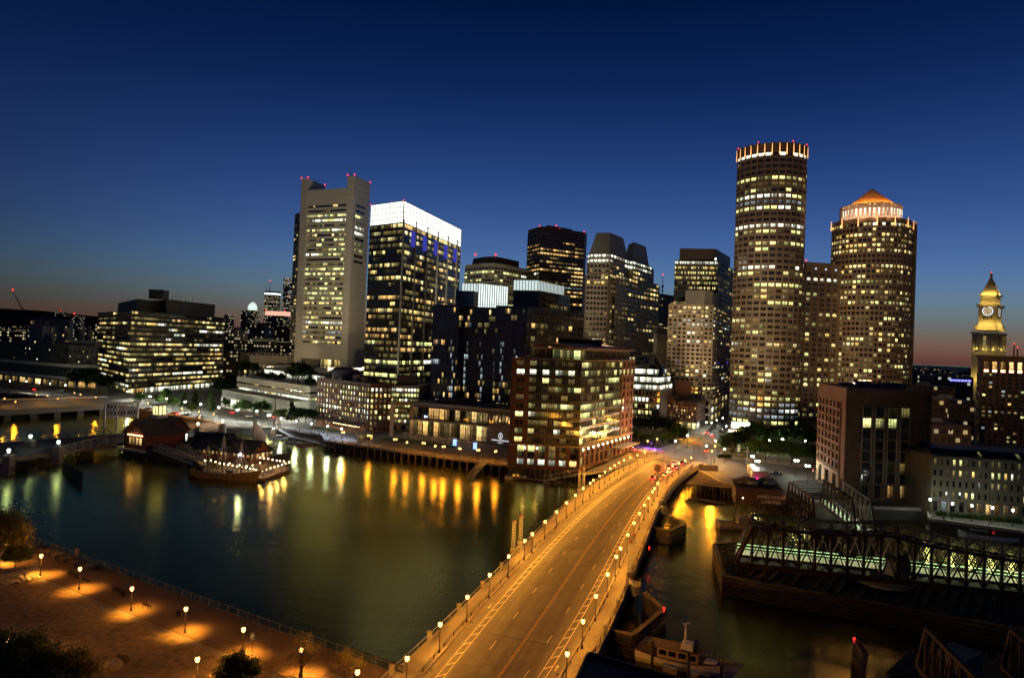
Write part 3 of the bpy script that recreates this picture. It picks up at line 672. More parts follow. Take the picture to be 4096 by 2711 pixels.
def roofkit(b, poly, z, n=5, seed=1, hmax=4.0, mat=None):
    r = random.Random(seed); c = sum(poly, Vector((0, 0))) / len(poly)
    for k in range(n):
        p = c.lerp(poly[r.randrange(len(poly))], r.uniform(.1, .7)); sz = (r.uniform(2, 7), r.uniform(2, 6), r.uniform(1, hmax)); m_ = MB(); m_.box((p.x, p.y, z + sz[2] / 2), sz, r.uniform(0, 1)); m_.build('roof_plant', mat or C['mech'], b.o)
def mass(b, poly, z0, z1, mat, part='wall'): b.mb(part, mat).prism(poly, z0, z1); return poly
def edge(poly, i): return poly[i], poly[(i + 1) % len(poly)]
LY = lambda y=.3, d=.25, k=.45, w_=.05, o_=.05: {'Y': y, 'D': d, 'K': k, 'W': w_, 'O': o_}
# ---- postal annex
Y0 = 527; a, b_, c_ = xy(-120, 1450, 600), xy(272, 1450, Y0), xy(392, 1450, Y0 + 4); z1 = zt(272, 1384, Y0)
b = Bld('postal_annex', 'long dark green postal building with pale bands and blue eagle sign', 'building', b_)
P = quad(a, b_, c_); mass(b, P, 0, z1, C['green'])
zb = [zt(272, 1469, Y0), zt(272, 1457, Y0), zt(272, 1520, Y0), zt(272, 1508, Y0)]
for (p, q), nc in (((a, b_), 26), ((b_, c_), 7)):
    b.facade(p, q, zb[1], z1 - 2, 3, nc, lights({'K': .88, 'W': .05, 'Y': .07}, run=.1), C['green'], .22, .25, .4, .25)
    b.facade(p, q, zb[3], zb[0], 2, nc, lights({'K': .86, 'W': .06, 'Y': .08}, run=.1), C['green'], .22, .3, .4, .25)
    b.facade(p, q, .5, zb[2], 1, max(3, nc // 2), lights({'O': .45, 'W': .35, 'K': .2}), C['concd'], .7, .7, .1, .3)
    d = (q - p).normalized(); nn = Vector((d.y, -d.x)) * .5
    for z0_, z1_ in ((zb[0], zb[1]), (zb[2], zb[3])): b.mb('band', C['cream']).prism([p, q, q + nn, p + nn], z0_, z1_)
m_ = MB(); m_.prism([p + Vector((0, 0)) for p in P], z1, z1 + .6); m_.build('parapet', C['concd'], b.o)
for px in (178, 192, 208, 268, 328, 360):
    m_ = MB(); q = xy(px, 1340, 565); m_.tube((q.x, q.y, z1), (q.x, q.y, zt(px, 1306 + (px - 178) * .06, 565)), 2.1, 10); m_.build('vent_stack', C['metal'], b.o)
m_ = MB(); q = ap(272, 1368, 535); m_.lathe((q.x, q.y, q.z), [(.4, -.5), (1.6, .2), (2.4, 1.0)], 12); m_.build('satellite_dish', C['cream'], b.o)
m_ = MB(); q = xy(330, 1360, 540); m_.box((q.x, q.y, z1 + 2.4), (26, 10, 4.8)); m_.build('roof_plant', C['mech'], b.o)
sa, sb = ap(285, 1487, Y0 - .6), ap(312, 1475, Y0 - .6); m_ = MB(); m_.box(((sa.x + sb.x) / 2, Y0 - .4, (sa.z + sb.z) / 2), (sb.x - sa.x, .25, sb.z - sa.z)); m_.build('sign_board', M['white'], b.o)
m_ = MB(); y_ = Y0 - .56; w_, h_ = sb.x - sa.x, sb.z - sa.z
m_.face([(sa.x + .04 * w_, y_, sb.z - .08 * h_), (sa.x + .12 * w_, y_, sb.z - .5 * h_), (sa.x + .45 * w_, y_, sb.z - .42 * h_), (sb.x - .04 * w_, y_, sb.z - .08 * h_)]); m_.face([(sa.x + .04 * w_, y_, sa.z + .08 * h_), (sa.x + .35 * w_, y_, sa.z + .45 * h_), (sb.x - .3 * w_, y_, sa.z + .42 * h_), (sa.x + .5 * w_, y_, sa.z + .3 * h_)])
m_.build('eagle_emblem', pm('sign_blue', (.02, .04, .30), .5, .1, 1), b.o)
b.finish()
# ---- arched office behind the annex
b = Bld('arched_office', 'beige office block with a row of arched top windows', 'building', xy(127, 1330, 800))
P = quad(xy(118, 1330, 815), xy(280, 1330, 800), xy(293, 1330, 860)); z1 = zt(200, 1279, 805); mass(b, P, 0, z1, C['tan'])
zr = zt(200, 1318, 805); zz = zt(200, 1300, 805)
b.facade(P[0], P[1], zz, z1 - 1, 1, 8, lights({'K': .6, 'D': .2, 'Y': .2}, run=.1), C['tan'], .7, .75, .1, .4, arch=True)
b.facade(P[0], P[1], zz - 28, zz, 6, 16, lights({'K': .6, 'D': .1, 'Y': .3}, run=.4), C['tan'], .6, .5, .25, .4)
m_ = MB(); m_.prism(offs(P, 6), z1, z1 + 5, scale_top=.9); m_.build('roof', C['concd'], b.o); b.finish()
# ---- banded office (dark ribbon windows)
Yc = 491; z0 = zt(519, 1556, Yc); z1 = zt(519, 1240, Yc)
b = Bld('banded_office', 'dark ribbon-windowed office block with glowing yellow floors and glass lobby', 'building', xy(519, 1450, Yc))
P = quad(xy(385, 1420, 590), xy(519, 1420, Yc), xy(893, 1420, 600)); mass(b, P, z0, z1, C['black'])
bandm = pm('bronze_spandrel', (.038, .034, .024), .5, .2, .1)
rowL = {}
for r in range(15): rowL[r] = RNG.choice([LY(.45, .25, .3), LY(.25, .35, .4), LY(.6, .2, .15), LY(.12, .35, .5)])
rowL[0] = LY(.2, .5, .3); rowL[4] = LY(.75, .15, .05); rowL[7] = LY(.7, .2, .1); rowL[8] = LY(.7, .2, .1); rowL[12] = LY(.5, .3, .2); rowL[14] = LY(.25, .1, .65)
b.facade(P[0], P[1], z0, z1, 15, 14, lights(LY(), rowL), bandm, .95, .46, .30, .5, pdepth=.12)
b.facade(P[1], P[2], z0, z1, 15, 36, lights(LY(), rowL), bandm, .95, .46, .30, .5, pdepth=.12)
ins = offs(P, 7); mass(b, ins, 0, z0, C['concd'], 'lobby_core')
for i, nc in ((0, 12), (1, 34)): b.facade(ins[i], ins[i + 1], .2, z0, 1, nc, lights({'Y': .6, 'W': .35, 'O': .15}), C['concd'], .9, .85, .05, .2)
mass(b, offs(P, 16), z1, z1 + 9, bandm, 'penthouse'); Q = [P[1].lerp(P[2], .33), P[1].lerp(P[2], .88), P[1].lerp(P[2], .88) + (P[0] - P[1]) * .6, P[1].lerp(P[2], .33) + (P[0] - P[1]) * .6]
Q = [q + (P[0] - P[1]) * .02 for q in Q]; zp0, zp1 = zt(650, 1285, 520), zt(640, 1195, 525); mass(b, Q, zp0, zp1, pm('olive_penthouse', (.075, .065, .042), .8, .1, .1), 'penthouse')
dq = (Q[1] - Q[0]).normalized(); nq = Vector((dq.y, -dq.x)); m_ = MB(); qa, qb = Q[0].lerp(Q[1], .27), Q[0].lerp(Q[1], .98); m_.prism([qa, qb, qb + nq * .3, qa + nq * .3], zp1 - 12, zp1 - 2.5); m_.build('louvre', C['black'], b.o)
for zq in range(6): m_ = MB(); m_.prism([qa + nq * .3, qb + nq * .3, qb + nq * .5, qa + nq * .5], zp1 - 11.6 + zq * 1.6, zp1 - 11.2 + zq * 1.6); m_.build('louvre_slat', C['mech'], b.o)
for u in (.0, .93): q = Q[0].lerp(Q[1], u) + nq * .6; b.win((q.x, q.y, zp0 + (1.8 if u else 3)), 7 if u else 8.5, 6.5, math.atan2(dq.y, dq.x), 'Y'); 
q = ap(622, 1185, 525); m_ = MB(); m_.box((q.x, 530, zp1 + 3.5), (11, 9, 7)); m_.build('lift_tower', bandm, b.o)
for px in (690, 703, 720, 742, 770): q = xy(px, 1200, 540); m_ = MB(); m_.tube((q.x, q.y, zp1), (q.x, q.y, zp1 + 4), .12, 4); m_.build('antenna', M['iron'], b.o)
roofkit(b, offs(P, 30), z1 + 9, 5, 3, 3); b.finish()
# ---- far skyline to the west
fA = farmat('far_office_warm', (.03, .027, .024), (1, .75, .3), (1, .9, .6), .42, 1.1, 3.4, 3.8, rows=.6)
fB = farmat('far_glass_tower', (.012, .018, .03), (1, .62, .2), (.8, .9, 1), .4, 1.0, 3, 3.6, .7, .55, rows=.9)
fC = farmat('far_brick', (.06, .035, .024), (1, .7, .25), (1, .85, .5), .22, .9, 3.2, 3.6)
fD = farmat('far_stone', (.10, .085, .06), (1, .8, .35), (1, .9, .6), .32, .9, 3.4, 3.8, .5)
fE = farmat('far_dark', (.02, .018, .018), (1, .8, .4), (.8, 1, .85), .12, 1.2, 4, 4)
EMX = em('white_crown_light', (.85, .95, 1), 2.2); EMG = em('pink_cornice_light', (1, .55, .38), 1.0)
def fartower(name, label, px0, px1, py, Y, mat, depth=30, top=None):
    p, q = xy(px0, 1300, Y), xy(px1, 1300, Y); P = [p, q, q + Vector((depth * .1, depth)), p + Vector((depth * .1, depth))]; z = zt((px0 + px1) / 2, py, Y)
    o_ = thing(name, label, 'tower', (p.x, p.y, 0)); m_ = MB(); m_.prism(P, 0, z); m_.build('shaft', mat, o_); return o_, P, z
o_, P, z = fartower('crowned_tower', 'far slim office tower with white lit crown and mast', 1053, 1100, 1178, 2000, fA, 30)
m_ = MB(); m_.prism(P, z, z + 5); m_.build('crown_band', EMX, o_); m_ = MB(); m_.prism(P, z + 5, z + 10); m_.build('crown', C['mech'], o_)
q = xy(1077, 1200, 2010); m_ = MB(); m_.tube((q.x, q.y, z + 10), (q.x, q.y, zt(1077, 1125, 2010)), 1.1, 5, .3); m_.tube((q.x - 9, q.y, z + 10), (q.x - 9, q.y, z + 24), .6, 4); m_.build('mast', M['steel'], o_); beacon((q.x, q.y, zt(1077, 1126, 2010)), parent=o_, r=2)
o_, P, z = fartower('domed_tower', 'far tower topped by a white glowing lattice dome', 978, 1018, 1240, 1900, fA, 28)
q = (P[0] + P[2]) / 2; m_ = MB(); m_.lathe((q.x, q.y, z), [(13, 0), (13, 8), (11.5, 14), (8.5, 19), (4, 22.5), (.5, 24)], 14); m_.build('dome', em('dome_light', (.8, 1, .9), 1.2), o_)
for k in range(14):
    a = 2 * PI * k / 14; m_ = MB(); pr = [(13.3, 0), (13.3, 8), (11.8, 14), (8.8, 19), (4.2, 22.8)]; [m_.tube((q.x + r0 * math.cos(a), q.y + r0 * math.sin(a), z + h0), (q.x + r1 * math.cos(a), q.y + r1 * math.sin(a), z + h1), .5, 4) for (r0, h0), (r1, h1) in zip(pr, pr[1:])]; m_.build('dome_rib', C['mech'], o_)
fartower('glass_slab_tower', 'far blue glass slab tower beside the tall concrete tower', 1126, 1170, 1111, 2100, fB, 40)
fartower('dark_slab', 'far dark slab in front of the domed tower', 962, 982, 1243, 1500, fE, 20)
o_, P, z = fartower('cornice_block', 'far stone block with pink floodlit cornice', 1060, 1138, 1262, 1400, fD, 30)
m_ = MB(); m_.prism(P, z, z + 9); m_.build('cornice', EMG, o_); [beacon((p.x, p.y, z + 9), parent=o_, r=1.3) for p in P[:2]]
fartower('white_strip_block', 'far pale block carrying one vertical neon strip', 895, 905, 1258, 900, fD, 20)
RR_ = random.Random(21)
lowd = [(905, 940, 1318, 760, fD), (930, 1010, 1340, 900, fE), (1015, 1060, 1308, 1000, fE), (1060, 1110, 1300, 1050, fC), (975, 1105, 1297, 1250, fE), (1110, 1170, 1302, 900, fC), (912, 1170, 1364, 780, fD),
        (900, 950, 1405, 660, fC), (0, 120, 1325, 900, fA), (290, 390, 1318, 900, fE), (250, 300, 1262, 1500, fD), (-200, 60, 1300, 1500, fC), (60, 130, 1308, 1700, fA), (300, 380, 1300, 1900, fC), (215, 240, 1248, 2600, fE), (368, 386, 1296, 640, fA)]
lab = ['pale block squeezed between banded office and station', 'low dark block behind the station roof', 'dark brick block below the white-crowned far tower', 'red brick block left of concrete tower', 'grey flat office with one bright white window',
       'red brick office hugging the concrete tower', 'long buff stone office behind the station headhouse', 'small brick house front beside the station', 'orange-lit yard building near the frame edge', 'dark low block beside vent stacks',
       'small block with red beacon beyond the arched office', 'far brick row at the edge of the hills', 'far lit apartment row below the hills', 'far brick row beyond the postal annex', 'very far slim tower with red beacon', 'narrow block with a column of round lights']
for k, ((x0, x1, y, Y, mt), lb) in enumerate(zip(lowd, lab)):
    o_, P, z = fartower('city_block', lb, x0, x1, y, Y, mt, 30); o_['category'] = 'building'; m_ = MB(); c = (P[0] + P[2]) / 2; m_.box((c.x, c.y, z + 1.5), ((P[1] - P[0]).length * .4, 8, 3)); m_.build('roof_plant', C['mech'], o_)
    if k in (10, 14): beacon((c.x, c.y, z + 3), parent=o_, r=2.2)
# scattered low city to the horizon: too far to tell apart
m_ = MB()
for k in range(420):
    Y = RR_.uniform(900, 5200); X = RR_.uniform(-.85, .9) * Y; s1, s2, h = RR_.uniform(14, 45), RR_.uniform(14, 45), RR_.uniform(6, 22); m_.box((X, Y, h / 2), (s1, s2, h), RR_.uniform(0, 1.5))
m_.build('distant_city', farmat('distant_city_blocks', (.03, .026, .022), (1, .6, .2), (1, .9, .6), .10, 2.2, 5, 4), kind='stuff')
# ---- crane on the skyline
cr_ = thing('tower_crane', 'red luffing crane with a beacon at its jib tip', 'crane', (*xy(108, 1300, 900), 0))
p0, p1 = ap(108, 1270, 900), ap(51, 1164, 900); m_ = MB(); b0 = xy(108, 1300, 900); m_.tube((b0.x, 900, 0), (b0.x, 900, p0.z), 1.0, 4); m_.build('mast', M['rust'], cr_); m_ = MB(); m_.tube(p0, p1, .8, 4, .4); m_.build('jib', M['rust'], cr_); beacon(p1, parent=cr_, r=1.5)
m_ = MB(); m_.box((p0.x + 3, 900, p0.z + 2), (5, 3, 4)); m_.build('cab', M['rust'], cr_)
# ---- station headhouse
Ys = 640; b = Bld('station_headhouse', 'classical pale stone station front with columns and balustrade', 'station', xy(920, 1450, Ys)); P = quad(xy(921, 1450, 700), xy(998, 1450, Ys), xy(1180, 1450, Ys + 30)); z1 = zt(998, 1420, Ys); mass(b, P, 0, z1, C['beige'])
zt_ = z1 - 8; b.facade(P[0], P[1], 4, zt_, 3, 3, lights({'Y': .5, 'K': .3, 'W': .2}), C['beige'], .35, .6, .2, .6); b.facade(P[1], P[2].lerp(P[1], .3), 4, zt_, 3, 8, lights({'Y': .4, 'K': .4, 'D': .2}), C['beige'], .5, .62, .2, .6)
b.facade(P[2].lerp(P[1], .3), P[2], 4, zt_, 1, 5, lights({'R': .7, 'O': .3}), C['beige'], .5, .9, .05, 1.2)
for p, q in ((P[0], P[1]), (P[1], P[2])):
    d = (q - p).normalized(); nn = Vector((d.y, -d.x)); b.mb('cornice', C['beige']).prism([p, q, q + nn * 1.6, p + nn * 1.6], zt_ + .8, zt_ + 2.2); b.mb('cornice', C['beige']).prism([p, q, q + nn * 1.0, p + nn * 1.0], z1 - 3.5, z1 - 2.8)
    L_ = (q - p).length
    for k in range(int(L_ / 4)): c = p + d * (k * 4 + 2) + nn * .4; b.mb('balustrade', C['beige']).box((c.x, c.y, z1 + .9), (1.2, .8, 1.8), math.atan2(d.y, d.x))
    b.mb('balustrade', C['beige']).prism([p, q, q + nn * .6, p + nn * .6], z1 + 1.8, z1 + 2.2)
roofkit(b, offs(P, 10), z1, 8, 9, 7); b.finish()
# ---- ribbed office behind the concrete tower
b = Bld('ribbed_tower', 'tower with rounded ribbed side hidden behind the slotted concrete tower', 'tower', xy(1180, 1100, 800)); P = [xy(1168, 1150, 812), xy(1178, 1150, 800), xy(1260, 1150, 795), xy(1260, 1150, 860)]; z1 = zt(1180, 852, 800); mass(b, P, 0, z1, C['tan'])
for i in (0, 1): b.facade(P[i], P[i + 1] if i == 0 else P[1].lerp(P[2], .3), 40, z1, 38, 2 + i * 4, lights({'K': .7, 'D': .1, 'Y': .2}), C['tan'], .9, .5, .2, .4)
b.finish()
# ---- slotted concrete tower (two end piers, hung floors between)
YL, YR = 611, 590; A, B_, D_ = xy(1190, 1100, YL), xy(1402, 1100, YR), xy(1466, 1100, 616)
b = Bld('concrete_tower', 'tall pale concrete tower with two end piers and recessed floors', 'tower', B_)
u = (B_ - A).normalized(); v = (D_ - B_); W_ = (B_ - A).length; vb = v.normalized()
zl, zr_, zp = zt(1206, 716, YL), zt(1404, 702, YR), zt(1300, 757, 602)
legL = [A, A + u * 7.0, A + u * 7.0 + v, A + v]; legR = [B_ - u * 7.2, B_, D_, D_ - u * 7.2]
mass(b, legL, 0, zl, C['alum'], 'pier'); mass(b, legR, 0, zr_, C['alum'], 'pier')
pa, pb = A + u * 7.0 + vb * 2.6, B_ - u * 7.2 + vb * 2.6; core = [pa, pb, pb + v * .8, pa + v * .8]
za, zb_, zl0 = zt(1300, 1382, 602), zt(1300, 826, 602), zt(1300, 1436, 602)
mass(b, core, zl0, zp, C['alum'], 'core'); nn = Vector((u.y, -u.x))
mass(b, [pa - vb * 2.2, pb - vb * 2.2, pb, pa], zl0, za, C['alum'], 'lower_panel'); mass(b, [pa - vb * 2.0, pb - vb * 2.0, pb, pa], zb_ + 2, zp, C['alum'], 'upper_panel')
rw = {}
for r in range(29): rw[r] = RNG.choice([{'G': .65, 'D': .2, 'K': .15}, {'G': .35, 'D': .45, 'K': .2}, {'G': .7, 'W': .3}, {'G': .2, 'D': .5, 'K': .3}, {'Y': .6, 'D': .2, 'K': .2}])
for r in (14, 15, 25, 26): rw[r] = {'G': .6, 'W': .4}
rw[27] = {'K': .6, 'O': .2, 'D': .2}; rw[28] = {'K': .5, 'O': .3, 'D': .2}; rw[2] = {'C': .7, 'K': .2, 'D': .2}
b.facade(pa, pb, za, zb_ + 2, 29, 16, lights({}, rw), C['alum'], .96, .46, .42, 1.5, pdepth=.1)
vn = Vector((vb.y, -vb.x)); s0, s1 = B_.lerp(D_, .14), B_.lerp(D_, .72); zs0, zs1 = zt(1430, 1060, 600), zt(1430, 815, 600)
b.facade(s0, s1, zs0, zs1, 11, 2, lights({'G': .3, 'K': .4, 'D': .3}, {5: {'W': 1}, 6: {'W': 1}, 7: {'G': 1}, 8: {'G': 1}, 9: {'K': 1}, 10: {'K': 1}}), C['alum'], .97, .5, .25, .35, pdepth=.1)
for k in range(1, 34):        # panel joints on the piers
    z = k * zr_ / 34
    m_ = b.mb('panel_joint', C['metal']); 
    for p, q in ((legL[0], legL[1]), (legR[0], legR[1]), (legR[1], legR[2])):
        d = (q - p).normalized(); n2 = Vector((d.y, -d.x)); m_.prism([p + n2 * .0, q + n2 * .0, q + n2 * .06, p + n2 * .06], z, z + .25)
lb0, lb1 = pa.lerp(pb, .48), pb; b.facade(lb0, lb1, 2, zl0, 4, 6, lights({'W': .5, 'Y': .5}), C['alum'], .9, .9, .05, .2)
b.facade(pa, lb0, 2, zl0, 1, 10, lights({'K': 1}), C['concd'], .6, .9, .05, .4)
for p in (legL[0], legL[1], legL[2]): beacon((p.x, p.y, zl), parent=b.o, r=.9)
for p in (legR[0], legR[1], legR[2]): beacon((p.x, p.y, zr_), parent=b.o, r=.9)
m_ = MB(); q = legL[1].lerp(legL[2], .5); m_.tube((q.x, q.y, zl), (q.x - 3, q.y, zl + 3), .3, 4); m_.tube((q.x, q.y, zl), (q.x + 3, q.y, zl + 2.2), .25, 4); m_.build('window_cleaning_rig', M['rust'], b.o)
m_ = MB(); q = legR[0]; m_.tube((q.x + 3, q.y + 3, zr_), (q.x + .5, q.y + 3, zr_ + 9), .3, 4); m_.build('davit', M['steel'], b.o); b.finish()
# ---- glass tower with blazing white crown
A, B_, D_ = xy(1472, 1100, 439), xy(1604, 1100, 421), xy(1838, 1100, 519); z1, zc = zt(1590, 803, 421), zt(1600, 889, 421)
b = Bld('white_crowned_tower', 'glass office tower whose top floors blaze white', 'tower', B_); P = quad(A, B_, D_); mass(b, P, 0, zc, C['black'], 'core'); sp = pm('bronze_glass_spandrel', (.016, .015, .014), .25, .2, .1)
rw = {}
for r in range(26): rw[r] = RNG.choice([{'Y': .25, 'D': .45, 'K': .3}, {'Y': .12, 'D': .45, 'K': .43}, {'Y': .5, 'D': .3, 'K': .2}, {'O': .3, 'D': .4, 'K': .3}])
rw[12] = {'Y': .9, 'O': .1}; rw[4] = {'G': .9, 'W': .3}; rw[7] = {'G': .7, 'D': .3}; rw[19] = {'Y': .7, 'D': .3}; rw[24] = {'Y': .6, 'D': .4}; rw[25] = {'Y': .6, 'O': .2, 'D': .2}; rw[2] = {'G': .7, 'D': .3}
zb_ = 14; rb = {r: dict(v) for r, v in rw.items()}
b.facade(A, B_, zb_, zc, 26, 14, lights({}, rw), sp, .96, .55, .3, .25, pdepth=.12); b.facade(B_, D_, zb_, zc, 26, 30, lights({}, rb), sp, .96, .58, .28, .25, pdepth=.12)
d = (D_ - B_).normalized(); nn = Vector((d.y, -d.x))
for k in range(6):
    q = B_.lerp(D_, k / 5.45); m_ = MB(); m_.prism([q - d * .45, q + d * .45, q + d * .45 + nn * 1.0, q - d * .45 + nn * 1.0], 0, zc + (4 if k else 2)); m_.build('fin', C['metal'], b.o)
for k in range(5):
    q0, q1 = B_.lerp(D_, (k + .62) / 5.45), B_.lerp(D_, (k + .93) / 5.45); m_ = MB(); m_.prism([q0 + nn * .4, q1 + nn * .4, q1 + nn * .7, q0 + nn * .7], zc - 13, zc - 3); m_.build('blue_light_panel', em('blue_panel_light', (.08, .09, .75), .5), b.o)
EMCR = em('crown_glass_light', (1, .96, .84), 3.2)
mass(b, offs(P, .6), zc, z1, EMCR, 'crown_glass')
for (p, q, nv) in ((A, B_, 13), (B_, D_, 22)):
    d2 = (q - p).normalized(); n2 = Vector((d2.y, -d2.x))
    for k in range(nv + 1): c = p.lerp(q, k / nv); b.mb('crown_frame', C['metal']).prism([c - d2 * .13, c + d2 * .13, c + d2 * .13 + n2 * .4, c - d2 * .13 + n2 * .4], zc, z1 + .3)
    for k in range(5): z = zc + (z1 - zc) * k / 4; b.mb('crown_frame', C['metal']).prism([p, q, q + n2 * .25, p + n2 * .25], z - .2, z + .2)
beacon((*A, z1), parent=b.o, r=.5); beacon((*B_, z1), parent=b.o, r=.5); b.finish()
# ---- round-cornered cream office with beacons
b = Bld('round_cornered_office', 'cream office with rounded corner, dark penthouse and two red beacons', 'building', xy(1857, 1150, 720)); P = [xy(1857, 1150, 730), xy(1925, 1150, 706), xy(1975, 1150, 700), xy(2010, 1150, 708), xy(2105, 1150, 745), xy(2085, 1150, 800), xy(1870, 1150, 800)]; z1 = zt(1960, 1052, 702); mass(b, P, 0, z1, C['cream'])
rw = {12: {'W': .5, 'K': .1, 'G': .4}, 10: {'G': .3, 'K': .6, 'C': .1}, 13: {'K': 1}}
for i, nc in ((0, 6), (1, 4), (2, 3), (3, 8)): b.facade(P[i], P[i + 1], z1 - 61, z1 - 3, 14, nc, lights({'K': .6, 'G': .25, 'D': .15}, rw), C['cream'], .8, .5, .25, .3)
Q = offs(P, 9); mass(b, Q, z1, z1 + 8, C['browndk'], 'penthouse'); beacon((*xy(1900, 1060, 712), z1 + 8), parent=b.o, r=1.5); beacon((*xy(1981, 1060, 708), z1 + 8), parent=b.o, r=1.5); b.finish()
# ---- dark bronze tower with chamfered plan
b = Bld('bronze_tower', 'dark bronze tower with amber windows and red beacons on its roof', 'tower', xy(2155, 1150, 690)); P = [xy(2104, 1150, 715), xy(2155, 1150, 690), xy(2330, 1150, 715), xy(2340, 1150, 725), xy(2330, 1150, 760), xy(2115, 1150, 760)]; z1 = zt(2155, 905, 690); mass(b, P, 0, z1, C['browndk'])
rw = {}
for r in range(26): rw[r] = RNG.choice([{'O': .25, 'D': .3, 'K': .45}, {'O': .5, 'Y': .1, 'D': .2, 'K': .2}, {'O': .15, 'D': .3, 'K': .55}])
rw[25] = {'K': 1}; rw[24] = {'K': 1}; rw[23] = {'K': .8, 'O': .2}; rw[21] = {'O': .85, 'K': .15}; rw[16] = {'O': .8, 'K': .2}; rw[15] = {'O': .7, 'W': .2, 'K': .1}; rw[12] = {'C': .6, 'W': .2, 'K': .2}
b.facade(P[0], P[1], z1 - 112, z1 - 4, 26, 5, lights({}, rw), C['browndk'], .8, .45, .25, .4); b.facade(P[1], P[2], z1 - 112, z1 - 4, 26, 14, lights({}, rw), C['browndk'], .85, .45, .25, .4)
m_ = MB(); Q = offs(P, 16); m_.prism(Q, z1, z1 + 4); m_.build('penthouse', C['browndk'], b.o)
for px, yy in ((2155, 691), (2222, 702), (2236, 705), (2334, 716)): beacon((*xy(px, 1000, yy + 3), z1 + (3 if px == 2222 else 0)), parent=b.o, r=1)
b.finish()
# ---- twin mansard tower
Yt = 560; b = Bld('mansard_tower', 'stepped stone tower with two sloping metal mansard roofs', 'tower', xy(2440, 1200, Yt))
P = [xy(2342, 1250, 575), xy(2352, 1250, Yt + 6), xy(2432, 1250, Yt), xy(2446, 1250, Yt + 5), xy(2512, 1250, Yt + 42), xy(2525, 1250, Yt + 40), xy(2600, 1250, Yt + 78), xy(2610, 1250, Yt + 110), xy(2360, 1250, Yt + 80)]
z1 = zt(2430, 1012, Yt); mass(b, P, 0, z1, C['tan']); rw = {}
for r in range(25): rw[r] = RNG.choice([{'Y': .25, 'D': .3, 'K': .45}, {'Y': .12, 'D': .3, 'K': .55, 'C': .03}, {'Y': .45, 'D': .25, 'K': .3}])
rw[24] = {'W': 1}; rw[23] = {'W': .9, 'K': .1}; rw[22] = {'Y': .5, 'K': .5}; rw[10] = {'Y': .8, 'K': .2}; rw[14] = {'G': .75, 'K': .25}
tanp = pm('brown_stone', (.27, .215, .155), .75, .15, .08)
for i, nc in ((0, 1), (1, 5), (2, 1), (3, 6), (4, 1), (5, 8)): b.facade(P[i], P[i + 1], z1 - 104, z1, 25, nc, lights({}, rw), tanp, .72, .5, .25, .35)
mm = pm('mansard_metal', (.21, .20, .17), .5, .15, .15, metal=.3)
def mansard(px0, pxc, px1, Ya, Yb, Yd, py):
    Q = quad(xy(px0, 1000, Ya), xy(pxc, 1000, Yb), xy(px1, 1000, Yd)); z2 = zt(pxc, py, Yb + 6); m_ = MB(); m_.prism(Q, z1, z2, scale_top=.68); m_.build('mansard_roof', mm, b.o)
    for i in (0, 1):
        for k in range(9):
            c = sum(Q, Vector((0, 0))) / 4; p = Q[i].lerp(Q[i + 1], k / 8); t_ = c + (p - c) * .68; m2 = b.mb('roof_seam', C['metal']); m2.tube((*p, z1), (*t_, z2), .18, 3, caps=False)
mansard(2358, 2440, 2515, Yt + 9, Yt + 3, Yt + 40, 930); mansard(2498, 2530, 2598, Yt + 62, Yt + 42, Yt + 78, 966); b.finish()
# lower wings that widen the tower toward its foot
b = Bld('stone_wing', 'stepped stone wing at the foot of the mansard tower', 'building', xy(2340, 1300, 552)); P = quad(xy(2333, 1300, 565), xy(2345, 1300, 556), xy(2640, 1300, 640)); z1 = zt(2340, 1092, 556)
P = [xy(2333, 1300, 566), xy(2340, 1300, 554), xy(2426, 1300, 552), xy(2440, 1300, 556)]; zz = zt(2400, 1100, 553)
mass(b, P + [xy(2440, 1300, 559.6), xy(2333, 1300, 574)], 0, zz, tanp)
b.facade(P[1], P[2], zz - 88, zz, 21, 6, lights({'Y': .25, 'D': .3, 'K': .4}), tanp, .72, .5, .25, .3)
Q = [xy(2455, 1300, 558), xy(2545, 1300, 602), xy(2630, 1300, 636), xy(2634, 1300, 660)]; z2 = zt(2545, 1120, 602); mass(b, Q + [xy(2600, 1300, 680), xy(2455, 1300, 566)], 0, z2, tanp)
b.facade(Q[0], Q[1], z2 - 88, z2, 21, 7, lights({'Y': .25, 'D': .25, 'K': .5}), tanp, .72, .5, .25, .3); b.facade(Q[1], Q[2], z2 - 88, z2, 21, 7, lights({'Y': .3, 'D': .2, 'K': .5}), tanp, .72, .5, .25, .3); b.finish()
# ---- dark slab with mast
b = Bld('masted_tower', 'narrow dark tower with an antenna mast on its roof', 'tower', xy(2621, 1300, 800)); P = quad(xy(2600, 1300, 805), xy(2622, 1300, 800), xy(2700, 1300, 830)); z1 = zt(2640, 1174, 805); mass(b, P, 0, z1, C['browndk'])
b.facade(P[1], P[2], z1 - 80, z1 - 4, 20, 12, lights({'Y': .35, 'K': .5, 'O': .1}), C['browndk'], .6, .45, .25, .3)
q = xy(2652, 1100, 815); m_ = MB(); m_.tube((q.x, q.y, z1), (q.x, q.y, zt(2652, 1102, 815)), .7, 5, .2); m_.lathe((q.x, q.y, z1 + 8), [(.5, 0), (1.6, .5), (1.6, 2), (.5, 3)], 6); m_.lathe((q.x, q.y, z1 + 4), [(.5, 0), (1.3, .5), (1.3, 1.6), (.5, 2.2)], 6); m_.build('mast', M['steel'], b.o); beacon((q.x, q.y, zt(2652, 1102, 815)), parent=b.o, r=1); b.finish()
